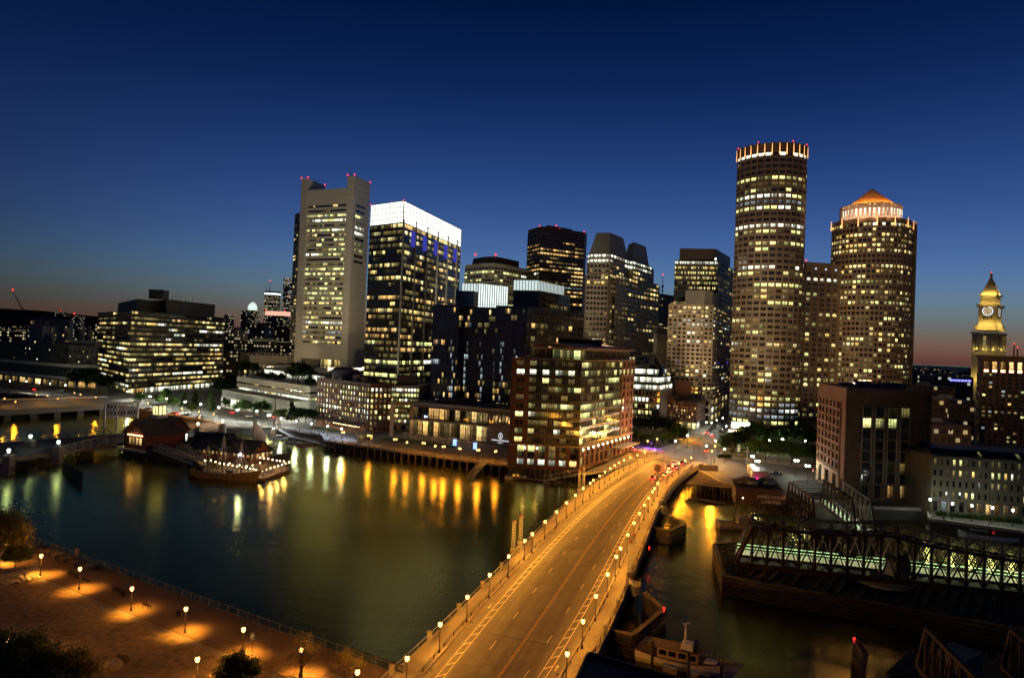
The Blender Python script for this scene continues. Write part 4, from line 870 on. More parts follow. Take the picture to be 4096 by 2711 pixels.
b = Bld('fluted_tower', 'slim beige tower with vertical fluting between two taller towers', 'tower', xy(2621, 1400, 520)); P = quad(xy(2612, 1400, 525), xy(2624, 1400, 520), xy(2666, 1400, 540)); z1 = zt(2640, 1335, 525); mass(b, P, 0, z1, C['beige']); b.facade(P[1], P[2], z1 - 55, z1 - 3, 4, 6, lights({'K': .8, 'D': .2}), C['beige'], .4, .8, .1, .5); m_ = MB(); m_.prism(P, z1, z1 + 4.5); m_.build('attic', C['mech'], b.o); b.finish()
# ---- two-stage tower
Yu = 500; b = Bld('lit_slab_tower', 'tall office slab with close rows of small bright windows and white top band', 'tower', xy(2694, 1200, Yu)); P = quad(xy(2696, 1150, Yu + 6), xy(2868, 1150, Yu), xy(2932, 1150, Yu + 50)); z1 = zt(2800, 1040, Yu); mass(b, P, 0, z1, C['browndk'])
rw = {r: {'Y': .65, 'G': .2, 'K': .15} for r in range(30)}; rw[29] = {'W': 1}; rw[23] = {'K': .7, 'Y': .3}
b.facade(P[0], P[1], z1 - 112, z1, 30, 26, lights({}, rw), bandm, .55, .5, .25, .35); b.facade(P[1], P[2], z1 - 112, z1, 30, 14, lights({'D': .5, 'Y': .15, 'K': .35}, {29: {'G': .8, 'K': .2}}), bandm, .75, .5, .25, .35)
Q = offs(P, 5); z2 = zt(2835, 993, Yu + 3); mass(b, Q, z1, z2, C['browndk'], 'penthouse'); beacon((*Q[1], z1 + 1), parent=b.o, r=.8, mat=EMW); b.finish()
Yl = 447; b = Bld('stone_office', 'pinkish stone office with square windows at the end of the avenue', 'tower', xy(2801, 1400, Yl)); P = [xy(2668, 1400, Yl + 6), xy(2800, 1400, Yl), xy(2812, 1400, Yl - 3), xy(2848, 1400, Yl), xy(2914, 1400, Yl + 75), xy(2900, 1400, Yl + 90), xy(2690, 1400, Yl + 90)]; z1 = zt(2800, 1217, Yl); mass(b, P, 0, z1, tanp)
rw = {21: {'Y': .6, 'K': .4}, 20: {'Y': .85, 'K': .15}, 19: {'Y': .8, 'K': .2}, 18: {'C': .5, 'K': .5}, 17: {'W': .4, 'C': .3, 'K': .3}, 8: {'B': .2, 'K': .5, 'Y': .2}}
zf = zt(2800, 1595, Yl)
for i, nc in ((0, 7), (1, 1), (2, 2), (3, 9)): b.facade(P[i], P[i + 1], zf, z1 - 1, 22, nc, lights({'Y': .3, 'D': .25, 'K': .5, 'W': .06}, rw, .3), tanp, .6, .5, .25, .35)
for i, nc in ((2, 1), (3, 5)): b.facade(P[i], P[i + 1], 1, zf, 3, nc, lights({'Y': .5, 'K': .3, 'W': .2}), C['beige'], .6, .7, .15, .6)
Q = [P[1].lerp(P[0], .55), P[2], P[3], P[4].lerp(P[3], .5), P[6].lerp(P[1], .4)]; Q = offs(Q, 2); mass(b, Q, z1, z1 + 9, C['mech'], 'penthouse'); b.finish()
# ---- cylinder tower one
cpx, Yc = 3068, 402; cc = xy(cpx, 1150, Yc + 21); Rr = 21.6; z1 = zt(3100, 576, Yc)
b = Bld('curved_tower', 'tallest curved tower with a ring of lit fins around its top', 'tower', cc)
A0, A1, NS = math.radians(186), math.radians(315), 12
arc = [cc + Vector((Rr * math.cos(A0 + (A1 - A0) * k / NS), Rr * math.sin(A0 + (A1 - A0) * k / NS))) for k in range(NS + 1)]
ex = arc[-1] + Vector((2.0, 3.5)); back = [ex, ex + Vector((0, 20)), arc[0] + Vector((9, 22))]
mass(b, arc + back, 0, z1, C['brown']); rw = {}
NR = 46
for r in range(NR): rw[r] = RNG.choice([{'Y': .45, 'D': .2, 'K': .35}, {'G': .5, 'D': .2, 'K': .3}, {'G': .25, 'D': .25, 'K': .5}, {'W': .3, 'Y': .4, 'K': .3}, {'K': .75, 'D': .15, 'G': .1}])
for r, wt in ((44, {'K': .95, 'D': .05}), (43, {'K': 1}), (42, {'K': 1}), (41, {'G': .85, 'W': .15}), (40, {'D': .7, 'G': .3}), (39, {'G': .6, 'K': .4}), (38, {'G': .8, 'W': .2}), (37, {'C': .7, 'W': .2}), (36, {'G': .6, 'C': .2, 'W': .2}), (35, {'K': .9, 'W': .1}), (34, {'K': 1}), (33, {'W': 1}), (30, {'G': .5, 'K': .5}), (29, {'G': .3, 'K': .7}), (45, {'W': .5, 'K': .5}), (2, {'C': .7, 'W': .3}), (1, {'C': .5, 'W': .3, 'K': .2}), (3, {'C': .6, 'G': .4})): rw[r] = wt
zf = zt(3000, 1700, Yc)
lit = lights({}, rw, .5)
for k in range(NS): b.facade(arc[k], arc[k + 1], zf, z1 - 4, NR, 1, (lambda r, c, k=k: lit(r, k)), C['brown'], .76, .55, .22, .4, mull=2)
for k in range(NS + 1):
    q = arc[k]; nn = (q - cc).normalized(); tt = Vector((-nn.y, nn.x)); m_ = MB(); m_.prism([q - tt * .35, q - tt * .3 + nn * .7, q + tt * .3 + nn * .7, q + tt * .35], z1 - 6.5, z1 + 1.5); m_.build('crown_fin', C['brown'], b.o)
    m_ = MB(); m_.prism([q + nn * .75 - tt * .26, q + nn * .75 + tt * .26, q + nn * .9 + tt * .26, q + nn * .9 - tt * .26], z1 - 6.2, z1 + .6, scale_top=.35); m_.build('fin_light', em('fin_lamp', (1, .42, .13), 2.6), b.o)
b.facade(arc[-1], ex, 20, z1 - 12, 44, 1, lights({'K': .9, 'W': .1}), C['browndk'], .6, .7, .1, .3)
for k in (0, 4, 9, 12): beacon((*arc[k], z1 + 1.5), parent=b.o, r=.55)
m_ = MB(); m_.prism(arc + back, z1, z1 + 1.0); m_.build('parapet', C['brown'], b.o)
mass(b, [p + (cc - p) * .02 for p in arc] + back, 0, 0.5, C['brown'], 'plinth'); b.finish()
# entrance sign board, over-exposed white
def signbox(name, label, p0, p1, Y, col, st, sample=True):
    a, c = ap(*p0, Y), ap(*p1, Y); o_ = thing(name, label, 'sign', (a.x, Y, min(a.z, c.z))); m_ = MB(); m_.box(((a.x + c.x) / 2, Y, (a.z + c.z) / 2), (abs(c.x - a.x), .5, abs(a.z - c.z))); m_.build('light_panel', em(name + '_light', col, st, sample), o_); m_ = MB(); m_.box(((a.x + c.x) / 2, Y + .55, (a.z + c.z) / 2), (abs(c.x - a.x) + .4, .5, abs(a.z - c.z) + .4)); m_.build('sign_case', C['mech'], o_); return o_
signbox('entrance_sign', 'blazing white lit panel over the curved tower entrance', (2928, 1688), (2998, 1712), 378, (1, .93, .74), 9)
o_ = signbox('entrance_canopy_light', 'glowing curved canopy below the blazing white panel', (2915, 1718), (2966, 1727), 375, (1, .82, .52), 5)
# ---- link block with arched windows
Yk = 425; b = Bld('arched_link_block', 'brown granite link block with arched windows between the curved towers', 'building', xy(3210, 1400, Yk)); P = [xy(3192, 1400, 432), xy(3212, 1400, Yk), xy(3372, 1400, Yk + 6), xy(3372, 1400, Yk + 40), xy(3200, 1400, Yk + 40)]; z1 = zt(3260, 1048, Yk); mass(b, P, 0, z1, C['pink']); rw = {28: {'W': .9, 'K': .1}, 27: {'K': .7, 'D': .3}, 29: {'K': 1}}
zf = zt(3250, 1690, Yk); b.facade(P[0], P[1], zf, z1 - 6, 30, 1, lights({'K': .6, 'Y': .4}, rw), C['pink'], .6, .6, .2, .35)
b.facade(P[1], P[2], zf, z1 - 6, 30, 6, lights({'K': .5, 'Y': .25, 'G': .15, 'D': .1}, rw, .3), C['pink'], .62, .62, .2, .35, arch=True, mull=3, mmat=C['tan'])
for p in (P[1], P[2]): beacon((*p, z1), parent=b.o, r=.7)
for k in range(3): q = P[1].lerp(P[2], .25 + k * .25); d = (P[2] - P[1]).normalized(); m_ = MB(); m_.box((q.x + d.y * .1, q.y - .25, z1 - 4), (.9, .3, .9)); m_.build('round_light', em('blue_white_spot', (.5, .7, 1), 1.4), b.o)
b.finish()
# ---- cylinder tower two with lit drum and cone
cpx, Yc = 3470, 415; cc = xy(cpx, 1200, Yc + 24); Rr = 23.8; z1 = zt(3480, 866, Yc)
b = Bld('domed_round_tower', 'round brown tower with floodlit drum and conical orange roof', 'tower', cc)
A0, A1, NS = math.radians(178), math.radians(338), 13
arc = [cc + Vector((Rr * math.cos(A0 + (A1 - A0) * k / NS), Rr * math.sin(A0 + (A1 - A0) * k / NS))) for k in range(NS + 1)]
ex = arc[-1] + Vector((2.6, -1.2)); back = [ex, ex + Vector((0, 24)), arc[0] + Vector((10, 22))]; mass(b, arc + back, 0, z1, C['pink'])
NR = 34; rw = {}
for r in range(NR): rw[r] = RNG.choice([{'Y': .5, 'D': .2, 'K': .3}, {'Y': .35, 'D': .2, 'K': .45}, {'G': .6, 'D': .2, 'K': .2}, {'K': .65, 'D': .2, 'Y': .15}])
for r, wt in ((33, {'Y': .6, 'W': .2, 'K': .2}), (32, {'Y': .4, 'K': .6}), (30, {'Y': .6, 'K': .4}), (29, {'Y': .8, 'K': .2}), (28, {'Y': .85, 'K': .15}), (27, {'K': .8, 'O': .1}), (20, {'Y': .85, 'K': .15}), (18, {'G': .8, 'K': .2}), (12, {'Y': .6, 'K': .4})): rw[r] = wt
lit = lights({}, rw, .4); zf = zt(3480, 1600, Yc)
for k in range(NS): b.facade(arc[k], arc[k + 1], zf, z1 - 2.5, NR, 2, (lambda r, c, k=k: lit(r, k * 2 + c)), C['pink'], .68, .55, .22, .35)
EMF = em('fin_lamp', (1, .42, .13), 2.6)
for k in range(0, NS + 1, 2):
    q = arc[k]; nn = (q - cc).normalized(); tt = Vector((-nn.y, nn.x)); m_ = MB(); m_.prism([q + nn * .5 - tt * .35, q + nn * .5 + tt * .35, q + nn * .8 + tt * .35, q + nn * .8 - tt * .35], z1 - 5, z1 + 1, scale_top=.35); m_.build('fin_light', EMF, b.o)
m_ = MB(); m_.prism([arc[-1], ex, ex + Vector((0, 5)), arc[-1] + Vector((0, 5))], 0, z1 + .5); m_.build('end_pier', C['pink'], b.o)
c2 = xy(3482, 840, Yc + 22); Rd = 18.0; zd0, zd1 = z1, zt(3486, 808, Yc + 5); dm = pm('drum_stone', (.46, .32, .24), .7, .12, .1)
m_ = MB(); m_.lathe((c2.x, c2.y, 0), [(Rd, zd0), (Rd, zd1)], 40); m_.build('drum', dm, b.o)
for k in range(22):
    a = PI + PI * (k + .5) / 22; n2 = Vector((math.cos(a), math.sin(a))); q = c2 + n2 * (Rd + .05); b.win((q.x, q.y, zd0 + (zd1 - zd0) * .42), .9, (zd1 - zd0) * .5, a + PI / 2, 'W'); b.win((q.x, q.y, zd0 + (zd1 - zd0) * .88), .8, .9, a + PI / 2, 'O')
m_ = MB(); m_.lathe((c2.x + .5, c2.y, 0), [(Rd * .78, zd1), (Rd * .78, zd1 + 1), (.3, zt(3484, 755, Yc + 22))], 8); m_.build('cone_roof', pm('copper_roof', (.55, .34, .17), .6, .2, .2), b.o)
for k in range(9):            # uplights on the terrace that wash the drum, and on its rim that wash the cone
    a = PI + PI * (k + .5) / 9; q = c2 + Vector((math.cos(a), math.sin(a))) * (Rd + 4); lamp_light(b.o, (q.x, q.y, z1 + 1.0), 1600, (1, .60, .34), .3)
for k in range(6):
    a = PI + PI * (k + .5) / 6; q = c2 + Vector((math.cos(a), math.sin(a))) * (Rd * .9); lamp_light(b.o, (q.x, q.y, zd1 + 1.2), 5200, (1, .40, .07), .3)
b.finish()
# ---- clock tower with pyramid spire
Yc = 750; A, B_, D_ = xy(3912, 1300, Yc + 8), xy(3990, 1300, Yc), xy(4022, 1300, Yc + 26)
b = Bld('clock_tower', 'old stone clock tower with golden floodlit top and pyramid spire', 'tower', B_)
def stage(px0, pxc, px1, y0, y1, mat, part, st=1.0):
    """square stage given its left, corner and right edges in the view"""
    Q = quad(xy(px0, 1300, Yc + 8), xy(pxc, 1300, Yc), xy(px1, 1300, Yc + (px1 - pxc) * .8)); mass(b, Q, zt(pxc, y0, Yc), zt(pxc, y1, Yc), mat, part); return Q
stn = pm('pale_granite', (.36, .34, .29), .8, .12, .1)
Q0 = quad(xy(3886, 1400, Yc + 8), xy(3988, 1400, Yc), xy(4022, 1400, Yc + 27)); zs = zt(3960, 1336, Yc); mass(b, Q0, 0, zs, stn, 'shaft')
for i, nc in ((0, 3), (1, 3)): b.facade(Q0[i], Q0[i + 1], 60, zs - 2, 9, nc, lights({'K': .9, 'Y': .1}), stn, .3, .5, .25, .4)
za, zb_ = zt(3960, 1400, Yc), zt(3960, 1342, Yc)
for i, nc in ((0, 4), (1, 4)):       # colonnade
    p, q = Q0[i], Q0[i + 1]; d = (q - p).normalized(); nn = Vector((d.y, -d.x))
    b.facade(p.lerp(q, .2), p.lerp(q, .8), za, zb_, 1, 3, lights({'Y': .7, 'O': .3}), stn, .55, .92, .04, .8)
    for k in range(4): c = p.lerp(q, .2 + .2 * k) + nn * 1.3; m_ = MB(); m_.tube((*c, za), (*c, zb_), 1.0, 8); m_.build('column', stn, b.o)
m_ = MB(); m_.prism([p + (p - sum(Q0, Vector((0, 0))) / 4).normalized() * 2.2 for p in Q0], zs, zs + 2.2); m_.build('cornice', stn, b.o)
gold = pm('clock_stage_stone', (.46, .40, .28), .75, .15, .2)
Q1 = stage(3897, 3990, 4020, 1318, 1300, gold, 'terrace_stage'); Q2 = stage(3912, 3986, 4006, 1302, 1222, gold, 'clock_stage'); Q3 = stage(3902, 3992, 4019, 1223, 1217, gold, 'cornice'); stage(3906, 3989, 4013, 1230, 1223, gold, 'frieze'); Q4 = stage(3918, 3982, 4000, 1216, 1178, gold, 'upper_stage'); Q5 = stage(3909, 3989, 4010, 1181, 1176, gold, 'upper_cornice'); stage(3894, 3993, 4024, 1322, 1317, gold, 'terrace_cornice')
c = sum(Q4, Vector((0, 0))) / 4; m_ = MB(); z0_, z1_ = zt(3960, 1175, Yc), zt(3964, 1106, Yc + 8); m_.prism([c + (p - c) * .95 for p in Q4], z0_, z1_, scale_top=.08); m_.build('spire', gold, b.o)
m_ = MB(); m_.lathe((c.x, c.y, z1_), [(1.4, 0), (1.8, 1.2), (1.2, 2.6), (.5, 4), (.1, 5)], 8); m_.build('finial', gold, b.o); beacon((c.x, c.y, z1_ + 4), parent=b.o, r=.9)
for r in range(3):
    for i in (0, 1):
        for k in range(3 - r):
            t_ = (k + 1) / (4 - r); f_ = .12 + r * .24; p = (Q4[i].lerp(Q4[i + 1], t_)); p = c + (p - c) * .95 * (1 - f_ * .92) ; d = (Q4[i + 1] - Q4[i]).normalized(); nn = Vector((d.y, -d.x)); q = p + nn * .5; m_ = MB(); m_.box((q.x, q.y, z0_ + (z1_ - z0_) * f_ + 1.2), (.9, .9, 1.7), math.atan2(d.y, d.x)); m_.build('dormer', gold, b.o)
for i in (0, 1):                    # clock faces: white ring of numerals, dark hands
    p, q = Q2[i], Q2[i + 1]; d = (q - p).normalized(); nn = Vector((d.y, -d.x)); ctr = p.lerp(q, .5); zc = zt(3960, 1243, Yc); rr = 4.6
    def disc(nm, r, off, mat, seg=20, r_in=None):
        m_ = MB(); P3 = lambda a, R_: (ctr.x + nn.x * off + d.x * R_ * math.cos(a), ctr.y + nn.y * off + d.y * R_ * math.cos(a), zc + R_ * math.sin(a))
        if r_in is None: m_.face([P3(2 * PI * k / seg, r) for k in range(seg)])
        else:
            for k in range(seg): a0, a1 = 2 * PI * k / seg, 2 * PI * (k + 1) / seg; m_.face([P3(a0, r_in), P3(a0, r), P3(a1, r), P3(a1, r_in)])
        return m_.build(nm, mat, b.o)
    disc('clock_face', rr, .1, em('clock_face_light', (1, .75, .40), .5)); disc('clock_rim', rr + .35, .14, em('clock_rim_light', (.7, .8, 1), 2.2), r_in=rr - .1)
    for k in range(12):
        a = 2 * PI * k / 12; m_ = MB(); c0 = Vector((ctr.x + nn.x * .25, ctr.y + nn.y * .25, zc)); dd = Vector((d.x * math.cos(a), d.y * math.cos(a), math.sin(a))); m_.beam(c0 + dd * rr * .72, c0 + dd * rr * .93, .35, .35); m_.build('hour_mark', C['black'], b.o)
    for a, L_ in ((2.6, .6), (-1.3, .8)):
        m_ = MB(); dd = Vector((d.x * math.cos(a), d.y * math.cos(a), math.sin(a))); c0 = Vector((ctr.x + nn.x * .3, ctr.y + nn.y * .3, zc)); m_.beam(c0, c0 + dd * rr * L_, .3, .4); m_.build('clock_hand', C['black'], b.o)
    b.facade(p.lerp(q, .25), p.lerp(q, .75), zt(3960, 1278, Yc), zt(3960, 1262, Yc), 1, 5, lights({'K': .8, 'D': .2}), gold, .6, .8, .1, .3)
Qs = [c + (p - c) * .95 for p in Q4]
for Q_, y_, off_, pw in ((Q2, 1299, 4.2, 1500), (Q4, 1214, 2.4, 420), (Qs, 1174, 2.6, 1300), (Q0, 1399, 3.0, 700), (Q1, 1317, 1.4, 260), (Q0, 1520, 6, 2600)):
    for i in (0, 1):
        d = (Q_[i + 1] - Q_[i]).normalized(); nn = Vector((d.y, -d.x))
        for t_ in (.18, .5, .82): q = Q_[i].lerp(Q_[i + 1], t_) + nn * off_; lamp_light(b.o, (q.x, q.y, zt(3960, y_, Yc) + .5), pw, (1, .68, .15), .3)
b.finish()
# ---- hotel with glowing loggia
Yh = 400; b = Bld('loggia_hotel', 'brown brick hotel with a glowing row of tall loggia openings at its top', 'hotel', xy(3912, 1600, Yh)); P = quad(xy(3905, 1650, Yh + 25), xy(3920, 1650, Yh), xy(4260, 1650, Yh - 10)); z1 = zt(3920, 1428, Yh); mass(b, P, 0, z1, C['brickd'])
zl = zt(3920, 1488, Yh); zl1 = zt(3920, 1442, Yh)
b.facade(P[1], P[2], zl, zl1, 1, 10, lights({'O': 1}), C['brickd'], .62, .9, .05, 1.6)
b.facade(P[1], P[2], 0, zl, 17, 13, lights({'K': .62, 'C': .1, 'D': .16, 'O': .08, 'G': .08}, run=.2), C['brickd'], .5, .5, .25, .35); b.facade(P[0], P[1], 0, zl, 17, 3, lights({'K': .6, 'Y': .4}), C['brickd'], .5, .5, .25, .35)
d = (P[2] - P[1]).normalized(); nn = Vector((d.y, -d.x))
for k in range(10): q = P[1].lerp(P[2], (k + .5) / 10) + nn * 1.0; m_ = MB(); m_.box((q.x, q.y, zl + 1.0), (2.2, .6, 1.4)); m_.build('loggia_light', em('loggia_lamp', (1, .42, .22), 6, True), b.o)
m_ = MB(); m_.prism([p + (p - sum(P, Vector((0, 0))) / 4).normalized() * 1.2 for p in P], z1, z1 + 1.2); m_.build('cornice', C['brickd'], b.o)
for px in (4056, 4070): q = xy(px, 1400, 415); m_ = MB(); m_.tube((q.x, q.y, z1), (q.x, q.y, zt(px, 1378 + (px - 4056), 415)), .35, 4); m_.build('flagpole', M['rust'], b.o); beacon((q.x, q.y, zt(px, 1378 + (px - 4056), 415)), parent=b.o, r=.5)
b.finish()
# low buildings filling toward the harbour
for x0, x1, y, Y, mt, lb in ((3630, 3760, 1496, 640, fE, 'low dark wharf block between round tower and clock tower'), (3740, 3900, 1506, 560, fE, 'long low wharf with blue lights beside the clock tower'), (3640, 3830, 1545, 420, fC, 'flat dark roof block behind the big brown brick building'),
                             (3715, 3800, 1590, 330, fC, 'ornate brick block behind the big brown brick building'), (3790, 3910, 1602, 345, fC, 'orange-lit brick block below the loggia hotel'), (3720, 3900, 1700, 300, fC, 'amber-lit brick annex behind the grey wharf')):
    o_, P, z = fartower('wharf_block', lb, x0, x1, y, Y, mt, 30); o_['category'] = 'building'; m_ = MB(); c = (P[0] + P[2]) / 2; m_.box((c.x, c.y, z + 1), ((P[1] - P[0]).length * .3, 6, 2)); m_.build('roof_plant', C['mech'], o_)
    if lb.startswith('long'):
        for k in range(6): m_ = MB(); q = P[0].lerp(P[1], .45 + k * .09); m_.box((q.x, q.y - .3, z - 3), (2.2, .3, 1.5)); m_.build('blue_light', em('blue_wharf_light', (.2, .2, 1), 2.5), o_)
# ---- big brown brick building on the quay
A, B_, D_ = xy(3266, 1800, 255), xy(3378, 1800, 219), xy(3722, 1800, 222); z1 = zt(3378, 1559, 219)
b = Bld('brown_brick_office', 'big brown brick office on the quay with dark windows and an amber-lit flank', 'building', B_); P = quad(A, B_, D_); mass(b, P, -4.5, z1, C['brickd'])
lim = pm('limestone_trim', (.26, .21, .15), .8, .12, .2)
b.facade(A.lerp(B_, .06), B_.lerp(A, .14), 8.5, z1 - 4, 8, 6, lights({'K': .95, 'D': .05}), C['brickd'], .62, .72, .14, .35, mull=2, mmat=lim)
b.facade(A.lerp(B_, .06), B_.lerp(A, .14), .5, 8.0, 1, 3, lights({'K': 1}), lim, .5, .8, .05, .4, arch=True)
q0, q1 = B_.lerp(D_, .17), B_.lerp(D_, .76); d = (D_ - B_).normalized(); nn = Vector((d.y, -d.x))
b.facade(q0, q1, 5.4, z1 - 5, 7, 4, lights({'K': .72, 'D': .18, 'G': .1}, {5: {'G': .6, 'K': .4}, 6: {'K': .8, 'D': .2}, 4: {'K': .9, 'C': .1}}, .2), C['brickd'], .66, .8, .12, .25, mull=3, mmat=C['black'])
for k in range(4):
    for s_ in (-1, 1): c = q0.lerp(q1, (k + .5) / 4) + d * s_ * (q1 - q0).length / 4 * .37; b.mb('window_surround', lim).prism([c - d * .18 + nn * .2, c + d * .18 + nn * .2, c + d * .18 + nn * .42, c - d * .18 + nn * .42], 5.6, z1 - 5.2)
b.facade(q0, q1, .8, 5.4, 1, 4, (lambda r, c: 'O' if c > 1 else 'K'), C['brickd'], .45, .82, .1, .3, mull=2, mmat=C['black'])
e0, e1 = B_.lerp(D_, .86), B_.lerp(D_, .94); b.facade(e0, e1, 1, z1 - 7, 7, 1, lights({'K': 1}), C['brickd'], .8, .6, .2, .2)
m_ = MB(); m_.prism(P, z1, z1 + .5); m_.build('parapet', C['brickd'], b.o); roofkit(b, offs(P, 6), z1 + .5, 9, 5, 2.2); q = xy(3282, 1560, 245); m_ = MB(); m_.tube((q.x, q.y, z1), (q.x, q.y, zt(3284, 1478, 245)), .18, 5); m_.build('flagpole', M['steel'], b.o)
q = ap(3575, 1560, 232); m_ = MB(); m_.box((q.x, 232, z1 + 1.2), (5, .4, 2.2)); m_.build('lit_roof_unit', em('pale_blue_unit', (.4, .4, 1), .25), b.o); b.finish()
# ---- grey stone wharf building with skylights
b = Bld('stone_wharf', 'long grey stone wharf building with small lit windows and glazed attic', 'building', xy(3725, 1900, 206)); A = xy(3724, 1950, 207); B_ = xy(4300, 1950, 200); P = [A, B_, B_ + Vector((0, 14)), A + Vector((0, 14))]; z1 = zt(3800, 1826, 206); mass(b, P, -4, z1, pm('grey_granite', (.10, .088, .066), .85, .2, .3))
gg = MATS['grey_granite']; b.facade(A, B_, 4.2, z1, 4, 22, lights({'K': .45, 'D': .2, 'G': .17, 'Y': .12, 'W': .03, 'C': .05}, run=.05), gg, .42, .55, .2, .35, arch=True)
b.facade(A, B_, .3, 4.2, 1, 16, (lambda r, c: 'KCKKOOOOOOKKKKKK'[c % 16]), gg, .55, .75, .1, .35)
m_ = MB(); zr_ = zt(3800, 1792, 210); m_.prism(P, z1, z1 + .3); m_.build('eaves', C['slate'], b.o)
d = (B_ - A).normalized(); nn = Vector((-d.y, d.x)); L_ = (B_ - A).length; m_ = MB(); m_.face([(*A, z1 + .3), (*B_, z1 + .3), (*(B_ + nn * 3), zr_), (*(A + nn * 3), zr_)]); m_.face([(*(A + nn * 3), zr_), (*(B_ + nn * 3), zr_), (*(B_ + nn * 12), zr_ + .4), (*(A + nn * 12), zr_ + .4)]); m_.face([(*A, z1 + .3), (*(A + nn * 3), zr_), (*(A + nn * 13), z1 + .3)]); m_.build('slate_roof', C['slate'], b.o)
up = Vector((nn.x * 3, nn.y * 3, zr_ - z1 - .3)).normalized(); off = Vector((-nn.x, -nn.y, .9)).normalized() * .12
for k in range(30):
    u0 = A + d * (L_ * k / 30 + .3); m_ = MB(); base = Vector((u0.x, u0.y, z1 + .5)) + off; wv = Vector((d.x, d.y, 0)) * (L_ / 30 - .5); hv = up * 2.2
    m_.face([base, base + wv, base + wv + hv, base + hv], [(0, 0), (1, 0), (1, 1), (0, 1)]); m_.build('skylight_pane', WIN[RNG.choice('KKKNDGW' if 5 < k < 24 else 'KKNK')], b.o)
for k in range(31): u0 = A + d * (L_ * k / 30); p = Vector((u0.x, u0.y, z1 + .35)) + off * 1.3; m_ = MB(); m_.beam(p, p + up * 2.5, .14, .1); m_.build('glazing_bar', M['iron'], b.o)
b.finish()
# ---- low concrete annex with slot windows and roof trees
b = Bld('concrete_annex', 'low pale concrete annex with long glowing slot windows', 'building', xy(1240, 1600, 398)); A, B_, D_ = xy(944, 1600, 470), xy(1238, 1600, 398), xy(1275, 1600, 404); P = quad(A, B_, D_); Pb = [B_, D_, D_ + Vector((-10, 60)), A + Vector((20, 60)), A]
zA = [zt(1238, y, 398) for y in (1544, 1568, 1576, 1594, 1606)]; P = [A, B_, D_, D_ + Vector((-6, 50)), A + Vector((16, 50))]; ins = offs(P, 2.5)
mass(b, P, zA[1], zA[0], C['beige'], 'upper_band'); mass(b, ins, zA[4] - 2, zA[1], C['concd'], 'core'); mass(b, P, zA[3], zA[2], C['beige'], 'middle_band')
b.facade(ins[0], ins[1], zA[2], zA[1], 1, 16, lights({'Y': .3, 'D': .4, 'G': .3}, run=.2), C['concd'], .92, .95, .02, .2); b.facade(ins[0], ins[1], zA[4], zA[3], 1, 20, lights({'G': .45, 'W': .4, 'Y': .15}), C['concd'], .97, .96, .02, .2); b.facade(ins[1], ins[2], zA[4], zA[3], 1, 3, lights({'D': .7, 'G': .3}), C['concd'], .9, .95, .02, .2)
Q = [A + Vector((-6, -9)), B_ + Vector((-8, -6)), B_ + Vector((0, 0)), D_, D_ + Vector((-6, 48)), A + Vector((8, 48))]; mass(b, Q, 0, zA[4], pm('white_concrete', (.46, .45, .40), .8, .15, .1), 'base_wall')
m_ = MB(); m_.prism([p + Vector((0, -1.2)) for p in Q[:2]] + [Q[2], Q[3], Q[4], Q[5]], zA[4], zA[4] + .5); m_.build('ledge', C['beige'], b.o)
z2 = zt(1300, 1492, 450); Q2 = [xy(1058, 1490, 505), xy(1300, 1490, 440), xy(1482, 1490, 452), xy(1482, 1490, 520), xy(1090, 1490, 560)]; mass(b, Q2, zA[0] - 4, z2, C['beige'], 'roof_terrace_block')
b.facade(Q2[0], Q2[1], zA[0] - 1.5, zA[0] + 5, 1, 10, lights({'W': .5, 'G': .5}), C['beige'], .9, .6, .2, .3)
for k, px in enumerate((1330, 1355, 1390, 1420, 1440, 1465)): q = xy(px, 1480, 470); m_ = MB(); (m_.tube((q.x - 3, q.y, z2 + 2), (q.x + 4, q.y, z2 + 2), 2, 10) if k == 2 else m_.box((q.x, q.y, z2 + 1.6), (5, 5, 3.2 + (k % 3) * .8))); m_.build('roof_plant', C['metal'], b.o)
b.finish()
b = Bld('white_pavilion', 'small white lit pavilion at the foot of the concrete annex', 'building', xy(900, 1640, 420)); Q = [xy(884, 1620, 432), xy(960, 1620, 418), xy(1010, 1620, 412), xy(1010, 1620, 425), xy(900, 1620, 450)]; mass(b, Q, 0, zt(900, 1605, 430), M['white']); b.facade(Q[0], Q[1], .5, 7, 1, 6, lights({'W': .7, 'C': .3}), M['white'], .85, .7, .1, .2); b.finish()
# ---- brick warehouse with green roof
A, B_, D_ = xy(1268, 1600, 368), xy(1479, 1600, 337), xy(1566, 1600, 341); z1 = zt(1479, 1538, 337)
b = Bld('brick_warehouse', 'red brick warehouse with tall lit sash windows and planted roof', 'building', B_); P = quad(A, B_, D_); mass(b, P, 0, z1, C['brick'])
rw = {r: {'G': .62, 'W': .22, 'D': .08, 'K': .08} for r in range(2, 7)}; rw[1] = {'G': .45, 'K': .3, 'D': .25}; rw[0] = {'K': .8, 'D': .1, 'O': .1}; rw[6] = {'G': .6, 'W': .25, 'D': .15}
sill = lim
b.facade(A, A.lerp(B_, .30), .5, z1 - 1.2, 8, 5, lights({'G': .7, 'W': .2, 'D': .1}, {0: {'O': .4, 'K': .6}}, .2), C['brick'], .42, .62, .2, .35); b.facade(A.lerp(B_, .30), B_, .5, z1 - 1.2, 8, 14, lights({}, {**rw, 7: {'G': .7, 'W': .2, 'D': .1}}, .2), C['brick'], .5, .62, .2, .35); b.facade(B_, D_, .5, z1 - 1.2, 8, 5, lights({}, {**rw, 7: {'W': .7, 'G': .3}}, .3), C['brick'], .5, .62, .2, .35)
m_ = MB(); m_.prism([p + (p - sum(P, Vector((0, 0))) / 4).normalized() * .9 for p in P], z1, z1 + .7); m_.build('cornice', C['brickd'], b.o); m_ = MB(); m_.prism(offs(P, 3), z1 + .7, z1 + .95); m_.build('green_roof', M['grass'], b.o)
